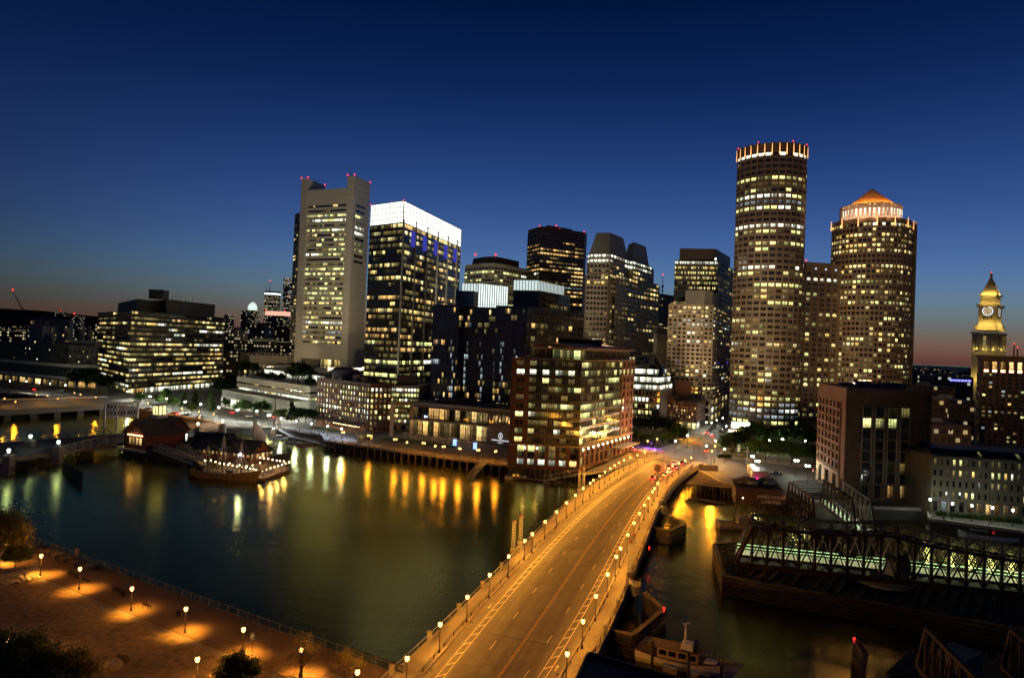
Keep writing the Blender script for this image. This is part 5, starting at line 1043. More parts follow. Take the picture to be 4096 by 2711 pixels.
q = P[3].lerp(P[1], .25); m_ = MB(); m_.box((q.x, q.y, z1 + 3), (14, 9, 5), .3); m_.build('roof_plant', C['mech'], b.o); roofkit(b, offs(P, 9), z1 + .9, 4, 31, 3)
d = (B_ - A).normalized(); nn = Vector((d.y, -d.x))
for k in range(7):                   # awnings over the terrace
    a0, a1 = A.lerp(B_, .08 + k * .128), A.lerp(B_, .08 + k * .128 + .118); m_ = MB(); m_.face([(*a0, 4.6), (*a1, 4.6), (*(a1 + nn * 4.5), 3.2), (*(a0 + nn * 4.5), 3.2)]); m_.face([(*(a0 + nn * 4.5), 2.8), (*(a1 + nn * 4.5), 2.8), (*(a1 + nn * 4.5), 3.2), (*(a0 + nn * 4.5), 3.2)]); m_.build('awning', pm('brown_canvas', (.07, .05, .04), .9, .2, .5), b.o)
for k in range(16): q = A.lerp(B_, .5 + k * .031) + nn * 4.7; m_ = MB(); m_.lathe((q.x, q.y, 3.0), [(.06, -.1), (.16, 0), (.06, .14)], 6); m_.build('awning_bulb', EMP, b.o)
for k in range(5): q = A.lerp(B_, .12 + k * .19) + nn * 2.2; lamp_light(b.o, (q.x, q.y, 2.6), 260, (1, .45, .12), .3)
b.finish()
# ---- cream neighbour and portal frame
b = Bld('cream_office', 'cream office with even rows of green-white windows beside the brick warehouse', 'building', xy(1566, 1600, 352)); A, B_ = xy(1560, 1600, 351), xy(1676, 1600, 352); P = [A, B_, B_ + Vector((4, 26)), A + Vector((4, 26))]; z1 = zt(1600, 1541, 351); mass(b, P, 0, z1, C['cream']); b.facade(A, B_, 3.5, z1 - 1, 7, 10, lights({'G': .7, 'W': .25, 'D': .05}), C['cream'], .7, .58, .2, .25); b.facade(A, B_, .3, 3.5, 1, 3, lights({'K': 1}), C['cream'], .5, .8, .0, .3)
m_ = MB(); c = (A + B_) / 2; m_.box((c.x, c.y + 8, z1 + 2.5), (10, 6, 5)); m_.build('roof_plant', C['mech'], b.o); b.finish()
po = thing('portal_frame', 'tall thin concrete portal frame standing at the harbour walk', 'arch', (*xy(1567, 1745, 328), 0)); z1 = zt(1567, 1607, 328); p = xy(1567, 1700, 328); q = xy(1650, 1610, 336); m_ = MB(); m_.box((p.x, p.y, z1 / 2), (1.7, 1.7, z1)); m_.build('pillar', C['beige'], po); m_ = MB(); m_.beam((p.x, p.y, z1 - .9), (q.x, q.y, z1 - .9), 1.6, 1.8); m_.build('beam', C['beige'], po); m_ = MB(); m_.box((q.x, q.y, z1 / 2), (1.7, 1.7, z1)); m_.build('pillar', C['beige'], po)
# ---- podium with restaurant terrace and lettered wall
A, B_ = xy(1652, 1700, 336), xy(2046, 1700, 313); z1 = zt(1850, 1622, 325); b = Bld('glass_podium', 'low glass-fronted podium with warm curtained rooms and terrace', 'building', A); P = [A, B_, B_ + Vector((6, 30)), A + Vector((6, 30))]; mass(b, P, 0, z1, C['concd']); d = (B_ - A).normalized(); nn = Vector((d.y, -d.x))
Cw = A.lerp(B_, .775)
b.facade(A, Cw, z1 * .52, z1 - 2, 1, 14, lights({'O': .32, 'D': .4, 'K': .3}, run=.2), C['concd'], .92, .85, .08, .5, mull=2, mmat=C['black']); b.facade(A, Cw, .3, z1 * .5, 1, 14, lights({'O': .45, 'D': .25, 'K': .3}, run=.3), C['concd'], .92, .85, .05, .5, mull=3, mmat=C['black'])
b.facade(Cw, B_, z1 * .55, z1 - 2, 1, 7, lights({'O': .4, 'D': .3, 'K': .3}), C['concd'], .9, .85, .08, .5)
m_ = MB(); m_.prism([A + nn * 2.2, B_ + nn * 2.2, B_, A], z1 - .8, z1 + .1); m_.build('roof_edge', C['metal'], b.o); m_ = MB(); m_.prism([A + nn * 4.0, Cw + nn * 4.0, Cw, A], z1 * .5, z1 * .5 + .4); m_.build('canopy', C['metal'], b.o)
m_ = MB(); m_.prism([Cw + nn * .6, B_ + nn * .6, B_, Cw], 0.2, z1 * .55); m_.build('sign_wall', C['mech'], b.o)
roofkit(b, offs(P, 8), z1, 6, 12, 2.5)
for k in range(6): q = A.lerp(B_, .05 + k * .13) + nn * 3; lamp_light(b.o, (q.x, q.y, z1 * .48), 240, (1, .6, .25), .3)
b.finish()
def text(body, parent, pos, rz, size, mat, name='lettering', ext=.05, align='CENTER'):
    cu = bpy.data.curves.new(name, 'FONT'); cu.body = body; cu.size = size; cu.extrude = ext; cu.align_x = align
    o_ = bpy.data.objects.new(name, cu); dg = None; COL.objects.link(o_); bpy.context.view_layer.update(); me = bpy.data.meshes.new_from_object(o_.evaluated_get(bpy.context.evaluated_depsgraph_get())); bpy.data.objects.remove(o_); bpy.data.curves.remove(cu)
    me.materials.clear(); me.materials.append(mat); q = bpy.data.objects.new(name, me); COL.objects.link(q); q.parent = parent; q.location = Vector(pos) - wpos(parent); q.rotation_euler = (PI / 2, 0, rz); return q
SGN = em('sign_letter_light', (.9, .92, 1), 1.0); rz_ = math.atan2(d.y, d.x); mid = Cw.lerp(B_, .58) + nn * .72; zz = zt(2000, 1760, 318)
text('INTERCONTINENTAL', b.o, (mid.x, mid.y, zz), rz_, .92, SGN); text('BOSTON', b.o, (mid.x, mid.y, zz - .9), rz_, .6, SGN)
m_ = MB(); cz = zz + 2.4
for k in range(16): a0, a1 = 2 * PI * k / 16, 2 * PI * (k + 1) / 16; m_.face([(mid.x + d.x * r * math.cos(a) + nn.x * .05, mid.y + d.y * r * math.cos(a) + nn.y * .05, cz + r * 1.3 * math.sin(a)) for a, r in ((a0, .85), (a0, 1.1), (a1, 1.1), (a1, .85))])
m_.box((mid.x + nn.x * .06, mid.y + nn.y * .06, cz), (.3, .05, 1.6), rz_); m_.build('round_emblem', SGN, b.o)
# ---- dark blue hotel with two lit crowns
nav = C['navy']; b = Bld('dark_glass_hotel', 'dark blue glass hotel slabs with two glowing white roof screens', 'hotel', xy(1728, 1400, 352))
A, B_, D_ = xy(1726, 1400, 356), xy(2100, 1400, 344), xy(2340, 1400, 392); zL = zt(1900, 1221, 350)
S1 = [A, xy(1832, 1400, 350), xy(1832, 1400, 385), A + Vector((3, 40))]; S2 = [xy(1832, 1400, 358), xy(1985, 1400, 354), xy(1985, 1400, 390), xy(1832, 1400, 390)]; S3 = [xy(1978, 1400, 344), xy(2102, 1400, 341), xy(2330, 1400, 384), xy(2250, 1400, 410), xy(1985, 1400, 390)]
lw = {'N': .9, 'O': .035, 'D': .05, 'C': .015}; lw2 = {'N': .72, 'O': .16, 'D': .12}
lowrows = {r: lw2 for r in range(0, 7)}
for Sx, nc, zz in ((S1, 7, zL), (S2, 9, zL - .5), (S3, 8, zL)):
    mass(b, Sx, 0, zz, nav, 'core'); b.facade(Sx[0], Sx[1], 4, zz - 1, 18, nc * 2, (lambda f, nc=nc: lambda r, c: 'C' if (c % 7 in (3, 4) and r < 13 and RNG.random() < .4) else f(r, c))(lights(lw, lowrows, .25)), nav, .82, .72, .14, .22, pdepth=.16)  # glowing cool panes in column pairs imitate city lights reflected in the glass
b.facade(S3[1], S3[2], 4, zL - 1, 18, 14, lights({'K': .82, 'O': .08, 'D': .1}, None, .25), C['browndk'], .82, .7, .14, .22, pdepth=.16)
U1 = [xy(1822, 1200, 364), xy(1898, 1200, 362), xy(1898, 1200, 385), xy(1822, 1200, 388)]; zu1 = zt(1860, 1163, 363); mass(b, U1, zL, zu1, nav, 'upper_block')
U2 = [xy(2052, 1200, 352), xy(2156, 1200, 349), xy(2282, 1200, 380), xy(2200, 1200, 400), xy(2060, 1200, 385)]; zu2 = zt(2156, 1162, 349); mass(b, U2, zL, zu2, nav, 'upper_block'); b.facade(U2[1], U2[2], zL, zu2, 3, 9, lights({'K': .7, 'D': .3}), C['browndk'], .85, .7, .15, .2)
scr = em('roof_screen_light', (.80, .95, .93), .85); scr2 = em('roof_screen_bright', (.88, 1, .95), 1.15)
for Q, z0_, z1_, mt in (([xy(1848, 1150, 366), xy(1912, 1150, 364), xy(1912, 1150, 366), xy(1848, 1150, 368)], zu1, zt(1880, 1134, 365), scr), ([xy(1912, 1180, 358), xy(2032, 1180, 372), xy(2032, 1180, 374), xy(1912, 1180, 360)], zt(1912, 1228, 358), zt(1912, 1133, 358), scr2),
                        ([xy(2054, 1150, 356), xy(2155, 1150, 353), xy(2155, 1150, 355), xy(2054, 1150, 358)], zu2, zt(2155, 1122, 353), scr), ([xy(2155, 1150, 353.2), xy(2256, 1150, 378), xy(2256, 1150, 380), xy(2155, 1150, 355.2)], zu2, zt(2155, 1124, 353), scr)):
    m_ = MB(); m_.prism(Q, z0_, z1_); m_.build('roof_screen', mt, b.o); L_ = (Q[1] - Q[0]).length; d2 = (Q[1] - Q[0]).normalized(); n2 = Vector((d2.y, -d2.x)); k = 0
    while k * 1.6 < L_: p = Q[0] + d2 * (k * 1.6); mm_ = b.mb('screen_mullion', C['metal']); mm_.prism([p - d2 * .13, p + d2 * .13, p + d2 * .13 + n2 * .3, p - d2 * .13 + n2 * .3], z0_, z1_ + .1); k += 1
m_ = MB()
for Sx in (S1, S2, S3): 
    for z in (.6, 1.1): m_.tube((*Sx[0], zL + z), (*Sx[1], zL + z), .05, 4)
m_.build('roof_rail', M['steel'], b.o); b.finish()
# ---- brick and glass office over the water (the nearest tall block)
A, B_, D_ = xy(2038, 1700, 262), xy(2318, 1700, 259), xy(2526, 1700, 312); b = Bld('brick_glass_office', 'brick and green glass office standing on piles beside the bridge', 'building', B_); P = quad(A, B_, D_); z2 = zt(2318, 1785, 259); zp = zt(2318, 1444, 259); zR = zt(2318, 1393, 259)
mass(b, P, -1.2, zp, C['brick'], 'core'); nn = Vector(((B_ - A).normalized().y, -(B_ - A).normalized().x)); u = (B_ - A).normalized(); vd = (D_ - B_).normalized(); vn = Vector((vd.y, -vd.x))
Ab = A.lerp(B_, .265); fr_ = pm('curtain_wall_frame', (.20, .19, .165), .5, .15, .2, metal=.3); sg = pm('green_grey_spandrel', (.026, .03, .024), .25, .2, .2)
b.facade(A, Ab, z2, zp, 10, 1, lights({'G': .35, 'K': .35, 'D': .3}, {8: {'W': 1}, 0: {'Y': 1}}, 0), C['brick'], .42, .55, .22, .4, mull=2, mmat=fr_)
rw = {9: {'D': .5, 'G': .3, 'K': .2}, 8: {'W': .7, 'G': .3}, 7: {'G': .6, 'D': .3}, 6: {'D': .4, 'G': .6}, 5: {'D': .5, 'G': .3, 'K': .2}, 4: {'G': .7, 'D': .3}, 3: {'G': .7, 'W': .1, 'D': .2}, 2: {'G': .6, 'D': .4}, 1: {'G': .4, 'W': .3, 'D': .3}, 0: {'K': .5, 'D': .4, 'Y': .1}}
b.facade(Ab, B_, z2, zp, 10, 8, (lambda f: lambda r, c: f(r, c) if c % 2 == 0 or RNG.random() < .15 else RNG.choice('KKD'))(lights({}, rw, 0)), fr_, .96, .56, .24, .22, pdepth=.16, mull=3, mmat=fr_, span_mat=sg)
Dg, Dr = B_.lerp(D_, .74), D_
b.facade(B_, Dg, z2, zp, 10, 14, lights({}, {r: ({'G': .5, 'D': .35, 'K': .15} if r in (1, 2, 3, 4, 8, 9) else {'D': .5, 'K': .3, 'G': .2}) for r in range(10)}, .4), fr_, .95, .62, .2, .22, pdepth=.18, mull=2, mmat=fr_, span_mat=sg)
b.facade(Dg, Dr, z2, zp, 10, 3, lights({'G': .3, 'D': .3, 'K': .4}, {3: {'W': 1}, 4: {'Y': 1}}), C['brick'], .5, .7, .15, .4, mull=2, mmat=fr_)
b.facade(A.lerp(B_, .10), B_, 3.2, z2 - .6, 2, 6, lights({'K': .6, 'D': .4}, {1: {'D': .5, 'G': .5}}, .2), C['brick'], .62, .96, .02, .5, mull=3, mmat=C['black']); b.facade(A.lerp(B_, .10), B_, -.2, 3.2, 1, 6, lights({'Y': .5, 'W': .5}), C['brick'], .62, .6, .25, .5)
mass(b, [A, A.lerp(B_, .10), A.lerp(B_, .10) + nn * .5, A + nn * .5], -1.2, z2 - .6, C['brick'], 'corner_pier')
b.facade(B_, D_, .2, z2 - .6, 2, 12, lights({'K': .45, 'D': .45, 'G': .1}, {1: {'D': .6, 'K': .3, 'G': .1}}, .2), C['brick'], .6, .9, .06, .5, mull=3, mmat=fr_)
for p, q, n2 in ((A, B_, nn), (B_, D_, vn)): b.mb('string_course', lim).prism([p, q, q + n2 * .8, p + n2 * .8], z2 - .6, z2); b.mb('coping', lim).prism([p, q, q + n2 * .6, p + n2 * .6], zp, zp + .4)
Q = [A.lerp(B_, .28) - nn * 1.5, B_ - nn * 1.5 - u * .5, D_ - nn * 2 - u * 2, D_ - u * 24, A.lerp(B_, .28) + Vector((18, 40))]; mass(b, Q, zp, zR, sg, 'attic_core'); b.facade(Q[0], Q[1], zp, zR, 1, 7, lights({'D': .5, 'G': .4, 'K': .2}, run=.2), fr_, .92, .7, .12, .2, mull=2, mmat=fr_); b.facade(Q[1], Q[2], zp, zR, 1, 16, lights({'D': .7, 'K': .3}), fr_, .92, .7, .12, .2)
m_ = MB(); NSG = 12; bow = [(Q[0] - u * 3 + nn * 1.5).lerp(Q[1] + u * 2.5 + nn * 1.5, k / NSG) for k in range(NSG + 1)]      # bowed metal roof edge
ring_t = [(*p, zR + 1.6 * math.sin(PI * min(1, k / NSG * 1.25)) + .3) for k, p in enumerate(bow)]; far_ = Q[2] - vn * 0 + u * 2.5
for k in range(NSG): a0, a1 = Vector(ring_t[k]), Vector(ring_t[k + 1]); bk = Vector((*(Q[3] - u * 2), zR + .6)); sh = Vector((vd.x, vd.y, 0)) * 56; m_.face([a0, a1, a1 + sh, a0 + sh]); m_.face([a0 - Vector((0, 0, .55)), a1 - Vector((0, 0, .55)), a1, a0])
m_.face([Vector(ring_t[-1]) - Vector((0, 0, .55)), Vector(ring_t[-1]) - Vector((0, 0, .55)) + sh, Vector(ring_t[-1]) + sh, Vector(ring_t[-1])]); m_.build('bowed_roof', pm('roof_sheet', (.24, .17, .12), .5, .15, .2, metal=.3), b.o)
for k in range(6): q = P[0].lerp(P[2], .45 + .03 * k) + Vector((k * 1.5 - 4, 6)); m_ = MB(); m_.box((q.x, q.y, zR + 2.6), (3.5, 4, 3)); m_.build('roof_plant', C['black'], b.o)
for k, (p, q, t_) in enumerate([(A, B_, .235), (A, B_, .41)] + [(B_, D_, .04 + .085 * j) for j in range(11)]):
    n2 = nn if p is A else vn; c = p.lerp(q, t_) + n2 * .9; m_ = MB(); m_.lathe((c.x, c.y, z2 - 1.5), [(.12, -.3), (.28, -.1), (.28, .3), (.1, .45)], 7); m_.build('wall_lamp', EMP, b.o); c2_ = c + n2 * .5; lamp_light(b.o, (c2_.x, c2_.y, z2 - 1.6), 70, (1, .55, .2), .32)
cN = B_.lerp(D_, .55) + vn * .5; cE = B_.lerp(D_, .93) + vn * .5; m_ = MB(); m_.prism([cN, cE, cE + vn * 5, cN + vn * 5], 4.2, 4.6); m_.build('entrance_canopy', C['metal'], b.o)
for k in range(14): q = P[0].lerp(P[1], (k + .5) / 14) - nn * 1.2; m_ = MB(); m_.tube((q.x, q.y, -5), (q.x, q.y, -1.2), .55, 8); m_.build('pile', M['concd'], b.o)
b.finish()
sheet('terrace', [(p.x, p.y) for p in (gp(2330, 1894), gp(2440, 1876), gp(2540, 1838), gp(2520, 1812))], M['conc'], .2, th=1.0)
# ---- terraced white-lit office and red brick corner block
b = Bld('terraced_office', 'low office with bright white strip floors and grey pyramid roof', 'building', xy(2530, 1600, 395)); A, B_, D_ = xy(2508, 1600, 400), xy(2640, 1600, 395), xy(2690, 1600, 425); P = quad(A, B_, D_); zz = [zt(2600, y, 395) for y in (1690, 1560, 1546, 1532, 1518, 1500, 1490, 1462)]
mass(b, P, 0, zz[1], C['mech']); b.facade(A, B_, .5, zz[1], 6, 9, lights({'G': .4, 'W': .3, 'K': .3}, {0: {'W': .5, 'K': .5}}), C['mech'], .62, .6, .2, .4)
for k, (z0_, z1_, ins_) in enumerate(((zz[1], zz[2] + 1, 1), (zz[3], zz[4] + 1.5, 3), (zz[5], zz[6] + 2, 6))):
    Q = offs(P, ins_); mass(b, Q, z0_ - .5, z1_, C['mech'], 'terrace_%s' % ('lower', 'middle', 'upper')[k]); b.facade(Q[0], Q[1], z0_, z1_, 1, 9, lights({'W': 1} if k < 2 else {'W': .7, 'K': .3}), C['mech'], .96, .8, .1, .2); b.facade(Q[1], Q[2], z0_, z1_, 1, 4, lights({'W': 1}), C['mech'], .96, .8, .1, .2)
Q = offs(P, 8); mass(b, Q, zz[6] + 2, zz[7], C['slate'], 'attic'); m_ = MB(); m_.prism(Q[:1] + [Q[0].lerp(Q[1], .7), Q[3].lerp(Q[2], .7), Q[3]], zz[7], zt(2550, 1432, 400), scale_top=.03); m_.build('pyramid_roof', C['slate'], b.o)
q = Q[1].lerp(Q[0], .1); m_ = MB(); m_.lathe((q.x, q.y + 6, zz[7] - 6), [(8, 0), (6.2, 6), (3.2, 10), (.6, 13)], 16); m_.build('glass_rotunda', glass('rotunda_glass', (.02, .022, .02), wob=.05), b.o); b.finish()
A, B_, D_ = xy(2632, 1650, 416), xy(2786, 1650, 402), xy(2820, 1650, 440); z1 = zt(2786, 1612, 402); b = Bld('brick_corner_block', 'six-storey red brick corner block at the avenue crossing', 'building', B_); P = quad(A, B_, D_); z1a = zt(2660, 1588, 410); Am = A.lerp(B_, .46)
mass(b, P, 0, z1, C['brick']); Pm = [A, Am, Am + (D_ - B_), P[3]]; mass(b, Pm, z1, z1a, C['brick'], 'raised_wing'); b.facade(A, Am, 5, z1a - .5, 7, 7, lights({'K': .5, 'Y': .35, 'D': .15}, run=.1), C['brick'], .42, .55, .22, .3); b.facade(Am, B_, 5, z1 - .5, 6, 8, lights({'K': .5, 'Y': .35, 'D': .15}, run=.1), C['brick'], .42, .55, .22, .3); b.facade(B_, D_, 5, z1 - .5, 6, 8, lights({'K': .85, 'D': .15}), C['brick'], .42, .55, .22, .3)
b.facade(A, B_, .2, 5, 1, 9, lights({'O': .5, 'Y': .3, 'K': .2}), pm('shopfront', (.10, .085, .06), .6, .2, .3), .8, .75, .1, .4); b.facade(B_, D_, .2, 5, 1, 6, lights({'W': .4, 'K': .6}), MATS['shopfront'], .8, .75, .1, .4)
q = Am.lerp(P[3], .35) + Vector((6, 8)); m_ = MB(); m_.box((q.x, q.y, z1 + 6), (9, 9, 12)); m_.build('stair_tower', C['brick'], b.o); b.finish()
# ================================================================ trees
LEAF = {}
def leafmat(name, col):
    m, t, n, o = nodes(name); g = n('ShaderNodeNewGeometry')
    mp = n('ShaderNodeMapRange', {0: g.outputs['Random Per Island'], 3: .5, 4: 1.6}); sc = n('ShaderNodeVectorMath', {0: col, 'Scale': mp.outputs[0]}, operation='SCALE')
    d = n('ShaderNodeBsdfDiffuse', {'Color': sc.outputs[0]}); tr = n('ShaderNodeBsdfTranslucent', {'Color': sc.outputs[0]}); ms = n('ShaderNodeMixShader', {0: .3, 1: d.outputs[0], 2: tr.outputs[0]})
    t.links.new(ms.outputs[0], o.inputs[0]); return m
LEAF['n'] = leafmat('near_leaves', (.10, .125, .035)); LEAF['g'] = leafmat('green_leaves', (.036, .066, .016)); LEAF['y'] = leafmat('pale_leaves', (.26, .22, .07)); LEAF['d'] = leafmat('dark_leaves', (.022, .034, .012)); BARK = pm('bark', (.07, .05, .035), .9, .3, 2)
def tree_template(seed, h, rad, leaf, nl, lm, conifer=False, trunk_h=.35, clumps=26):
    """tapered trunk, limbs, crown of leaf faces gathered in clumps, unit placed at the origin"""
    r = random.Random(seed); o_ = thing('tree', 'x', 'tree', (0, 0, 0)); th = h * trunk_h; mb_ = MB(); mb_.lathe((0, 0, 0), [(h * .028, 0), (h * .02, th * .5), (h * .014, th), (h * .006, h * .8)], 7)
    cl = []
    for k in range(clumps):
        if conifer:
            z = th + (h - th) * (k / clumps); rr = rad * (1 - (z - th) / (h - th)) * r.uniform(.5, 1); a = r.uniform(0, 2 * PI); c = Vector((rr * math.cos(a), rr * math.sin(a), z)); s_ = rad * .28
        else:
            a = r.uniform(0, 2 * PI); e = math.asin(r.uniform(-.35, 1)); q = r.uniform(.45, 1.0); c = Vector((rad * q * math.cos(a) * math.cos(e), rad * q * math.sin(a) * math.cos(e), th + (h - th) * .38 + (h - th) * .52 * q * math.sin(e))); s_ = rad * r.uniform(.22, .42)
        cl.append((c, s_))
        if k % 2 == 0: mb_.tube((0, 0, th * r.uniform(.75, 1.3)), c, h * .008, 4, h * .002, caps=False)
    mb_.build('trunk', BARK, o_)
    mb_ = MB()
    for k in range(nl):
        c, s_ = r.choice(cl); v = Vector((r.gauss(0, 1), r.gauss(0, 1), r.gauss(0, .75))) * s_ * .55; p = c + v; n_ = Vector((r.uniform(-1, 1), r.uniform(-1, 1), r.uniform(-.2, 1))).normalized(); u = n_.orthogonal().normalized(); w_ = n_.cross(u); a = r.uniform(0, PI); u, w_ = u * math.cos(a) + w_ * math.sin(a), w_ * math.cos(a) - u * math.sin(a)
        L_ = leaf * r.uniform(.6, 1.4); mb_.face([p - u * L_, p + w_ * L_ * .55, p + u * L_, p - w_ * L_ * .55])
    mb_.build('crown', lm, o_); remember(o_); return o_
TT = {}
def tree(kind, p, s_, label, group='street trees', rz=None):
    spec = {'round': (1, 9, 4.2, .34, 2600, LEAF['g']), 'broad': (2, 9, 5.2, .36, 3000, LEAF['g']), 'dark': (3, 10, 4.6, .36, 3000, LEAF['d']), 'small': (4, 5.5, 2.3, .24, 1200, LEAF['g']), 'fir': (5, 9, 2.6, .26, 2000, LEAF['d'], True, .12, 60), 'near': (6, 8, 4.2, .17, 16000, LEAF['n'], False, .22, 46), 'pale': (7, 8, 4.0, .15, 14000, LEAF['y'], False, .3, 46), 'bush': (8, 4.2, 2.6, .13, 9000, LEAF['n'], False, .1, 34), 'thin': (9, 7, 2.4, .09, 1800, LEAF['y'], False, .4, 30), 'shrub': (10, 2.2, 1.8, .2, 900, LEAF['d'], False, .08, 18)}[kind]
    if kind not in TT: o_ = TT[kind] = tree_template(*spec); o_.location = p; o_.rotation_euler = (0, 0, rz if rz is not None else RNG.uniform(0, 6)); o_.scale = (s_,) * 3
    else: o_ = copy_tree(TT[kind], p, rz if rz is not None else RNG.uniform(0, 6), scale=s_)
    o_['label'] = label; o_['group'] = group; WPOS[o_.name] = Vector(p); return o_
def gz(px, py, z=0): p = gp(px, py, z); return p
# greenway trees beside the brick and glass office
for i, (px, py, k, s_) in enumerate([(2548, 1745, 'dark', 1.15), (2580, 1742, 'dark', 1.0), (2612, 1748, 'dark', 1.2), (2648, 1745, 'dark', 1.1), (2684, 1752, 'dark', 1.05), (2712, 1760, 'broad', .9), (2538, 1772, 'small', 1.2), (2560, 1778, 'small', 1.1), (2595, 1782, 'small', 1.0), (2640, 1785, 'small', 1.05), (2662, 1778, 'small', 1.1), (2690, 1770, 'round', .7)]):
    tree(k, gz(px, py, .15), s_, 'greenway tree between brick-glass office and crossing, %s from the office' % ORD[i + 1], 'greenway trees')
for i, (px, py) in enumerate([(2530, 1782), (2590, 1790), (2622, 1794), (2606, 1778)]):
    p = gz(px, py, .15); tree('shrub', p, 1.2, 'purple-lit shrub on the greenway, %s from the office' % ORD[i + 1], 'purple-lit shrubs'); f = thing('uplight', 'violet uplight beside the %s purple-lit greenway shrub' % ORD[i + 1], 'lamp', (p.x - .8, p.y - 2.4, .15), 'violet uplights'); m_ = MB(); m_.lathe((p.x - .8, p.y - 2.4, .15), [(.14, 0), (.18, .25), (.1, .3)], 6); m_.build('uplight_body', em('violet_lamp', (.35, .1, 1), 8), f); lamp_light(f, (p.x - .8, p.y - 2.4, .9), 3200, (.30, .07, 1), .3)
# grove in front of the curved towers
for i, (px, py, k, s_) in enumerate([(2925, 1820, 'dark', 1.05), (2945, 1815, 'fir', 1.1), (2962, 1822, 'dark', 1.1), (2900, 1812, 'round', .75), (3010, 1785, 'broad', 1.2), (3050, 1785, 'broad', 1.1), (3090, 1790, 'broad', 1.15), (3130, 1790, 'broad', 1.2), (3170, 1795, 'dark', 1.2), (3210, 1798, 'broad', 1.1), (3250, 1800, 'dark', 1.1), (3020, 1838, 'broad', .95), (3062, 1844, 'broad', 1.0), (3112, 1850, 'broad', 1.05), (3165, 1857, 'broad', 1.0), (3215, 1862, 'broad', 1.0), (3252, 1868, 'dark', .95), (2984, 1768, 'round', 1.0)]):
    tree(k, gz(px, py, .15), s_, 'tree in grove below the curved towers, %s counted outward from the avenue' % ORD[i + 1], 'grove below the towers')
for i, px in enumerate((2885, 2900, 2915)): tree('shrub', gz(px, 1832 + i, .15), .9, 'clipped golden grass mound at the grove corner, %s from the avenue' % ORD[i + 1], 'grass mounds')
# trees along the quay road
for i, (px, py, k, s_) in enumerate([(310, 1560, 'dark', 1.6), (360, 1565, 'dark', 1.7), (395, 1570, 'broad', 1.5), (430, 1575, 'dark', 1.4), (560, 1620, 'small', 1.6), (640, 1630, 'small', 1.5), (690, 1640, 'small', 1.5), (735, 1632, 'fir', 1.1), (780, 1630, 'fir', 1.15), (838, 1650, 'fir', 1.3), (895, 1590, 'broad', 1.5), (920, 1580, 'broad', 1.6), (900, 1640, 'small', 1.4), (975, 1666, 'broad', 1.0), (1050, 1668, 'broad', 1.0), (1120, 1688, 'round', .85), (1165, 1692, 'fir', 1.25), (1185, 1690, 'round', .95), (1222, 1694, 'round', .95), (1250, 1692, 'round', .9), (765, 1660, 'small', 1.3), (665, 1605, 'small', 1.7)]):
    tree(k, gz(px, py, .1), s_, 'street tree along the quay road, %s from the postal annex end' % ORD[i + 1], 'quay road trees')
zr_ = zt(1238, 1544, 398)
for i, (px, py, Y, k, s_) in enumerate([(960, 1515, 478, 'dark', .9), (985, 1515, 470, 'dark', 1.1), (1015, 1520, 465, 'dark', 1.0), (1045, 1525, 460, 'shrub', 2.2), (1080, 1530, 450, 'shrub', 2.2), (1120, 1535, 440, 'shrub', 2.2), (1170, 1535, 425, 'dark', 1.0), (1195, 1538, 420, 'dark', 1.35), (1225, 1540, 415, 'dark', 1.1), (1245, 1542, 410, 'shrub', 2.3)]):
    q = xy(px, py, Y); tree(k, (q.x, q.y, zr_), s_, 'dark roof-garden tree on the concrete annex, %s from the station' % ORD[i + 1], 'roof garden trees')
# park trees in the foreground
tree('pale', gz(-20, 2262), 1.25, 'pale tree glowing around a park lamp by the steps', 'park trees'); tree('near', gz(60, 2270), .55, 'dark bush under the glowing pale tree', 'park trees')
tree('near', gz(30, 2800), 1.0, 'big dark tree in the lowest park corner', 'park trees'); tree('near', gz(110, 2850), .9, 'broad tree catching lamp light beside the big dark one', 'park trees', rz=2.0); tree('pale', gz(265, 2810), .8, 'pale lit crown around the lowest park lamp', 'park trees')
tree('bush', gz(945, 2735), 1.0, 'round leafy bush below the boardwalk lamp', 'park trees'); tree('thin', gz(1205, 2740), 1.0, 'thin bare-twigged sapling around a boardwalk lamp', 'park trees'); tree('thin', gz(1390, 2760), .85, 'thin sapling next to the short iron fence', 'park trees')
# ================================================================ park furniture
def fence_run():
    o_ = thing('harbour_fence', 'blue-grey mesh fence along the boardwalk edge', 'fence', bw(0, .2)); k = 0; s_ = -30.0; step = 2.45
    while s_ < BL - 2:
        p = bw(s_, .25); m_ = MB(); m_.box((p.x, p.y, .62), (.13, .13, 1.24), rz_b); m_.build('post', M['bluefence'], o_)
        q = bw(min(s_ + step, BL), .25); m_ = MB(); m_.tube(p + Vector((0, 0, 1.15)), q + Vector((0, 0, 1.15)), .045, 4); m_.tube(p + Vector((0, 0, .18)), q + Vector((0, 0, .18)), .03, 4)
        for j in range(1, 9):
            c = p.lerp(q, j / 9); m_.tube(c + Vector((0, 0, .18)), c + Vector((0, 0, 1.15)), .012, 3, caps=False)
        for j in range(1, 5): m_.tube(p + Vector((0, 0, .18 + j * .2)), q + Vector((0, 0, .18 + j * .2)), .010, 3, caps=False)
        m_.build('mesh_panel', M['bluefence'], o_); s_ += step
fence_run()
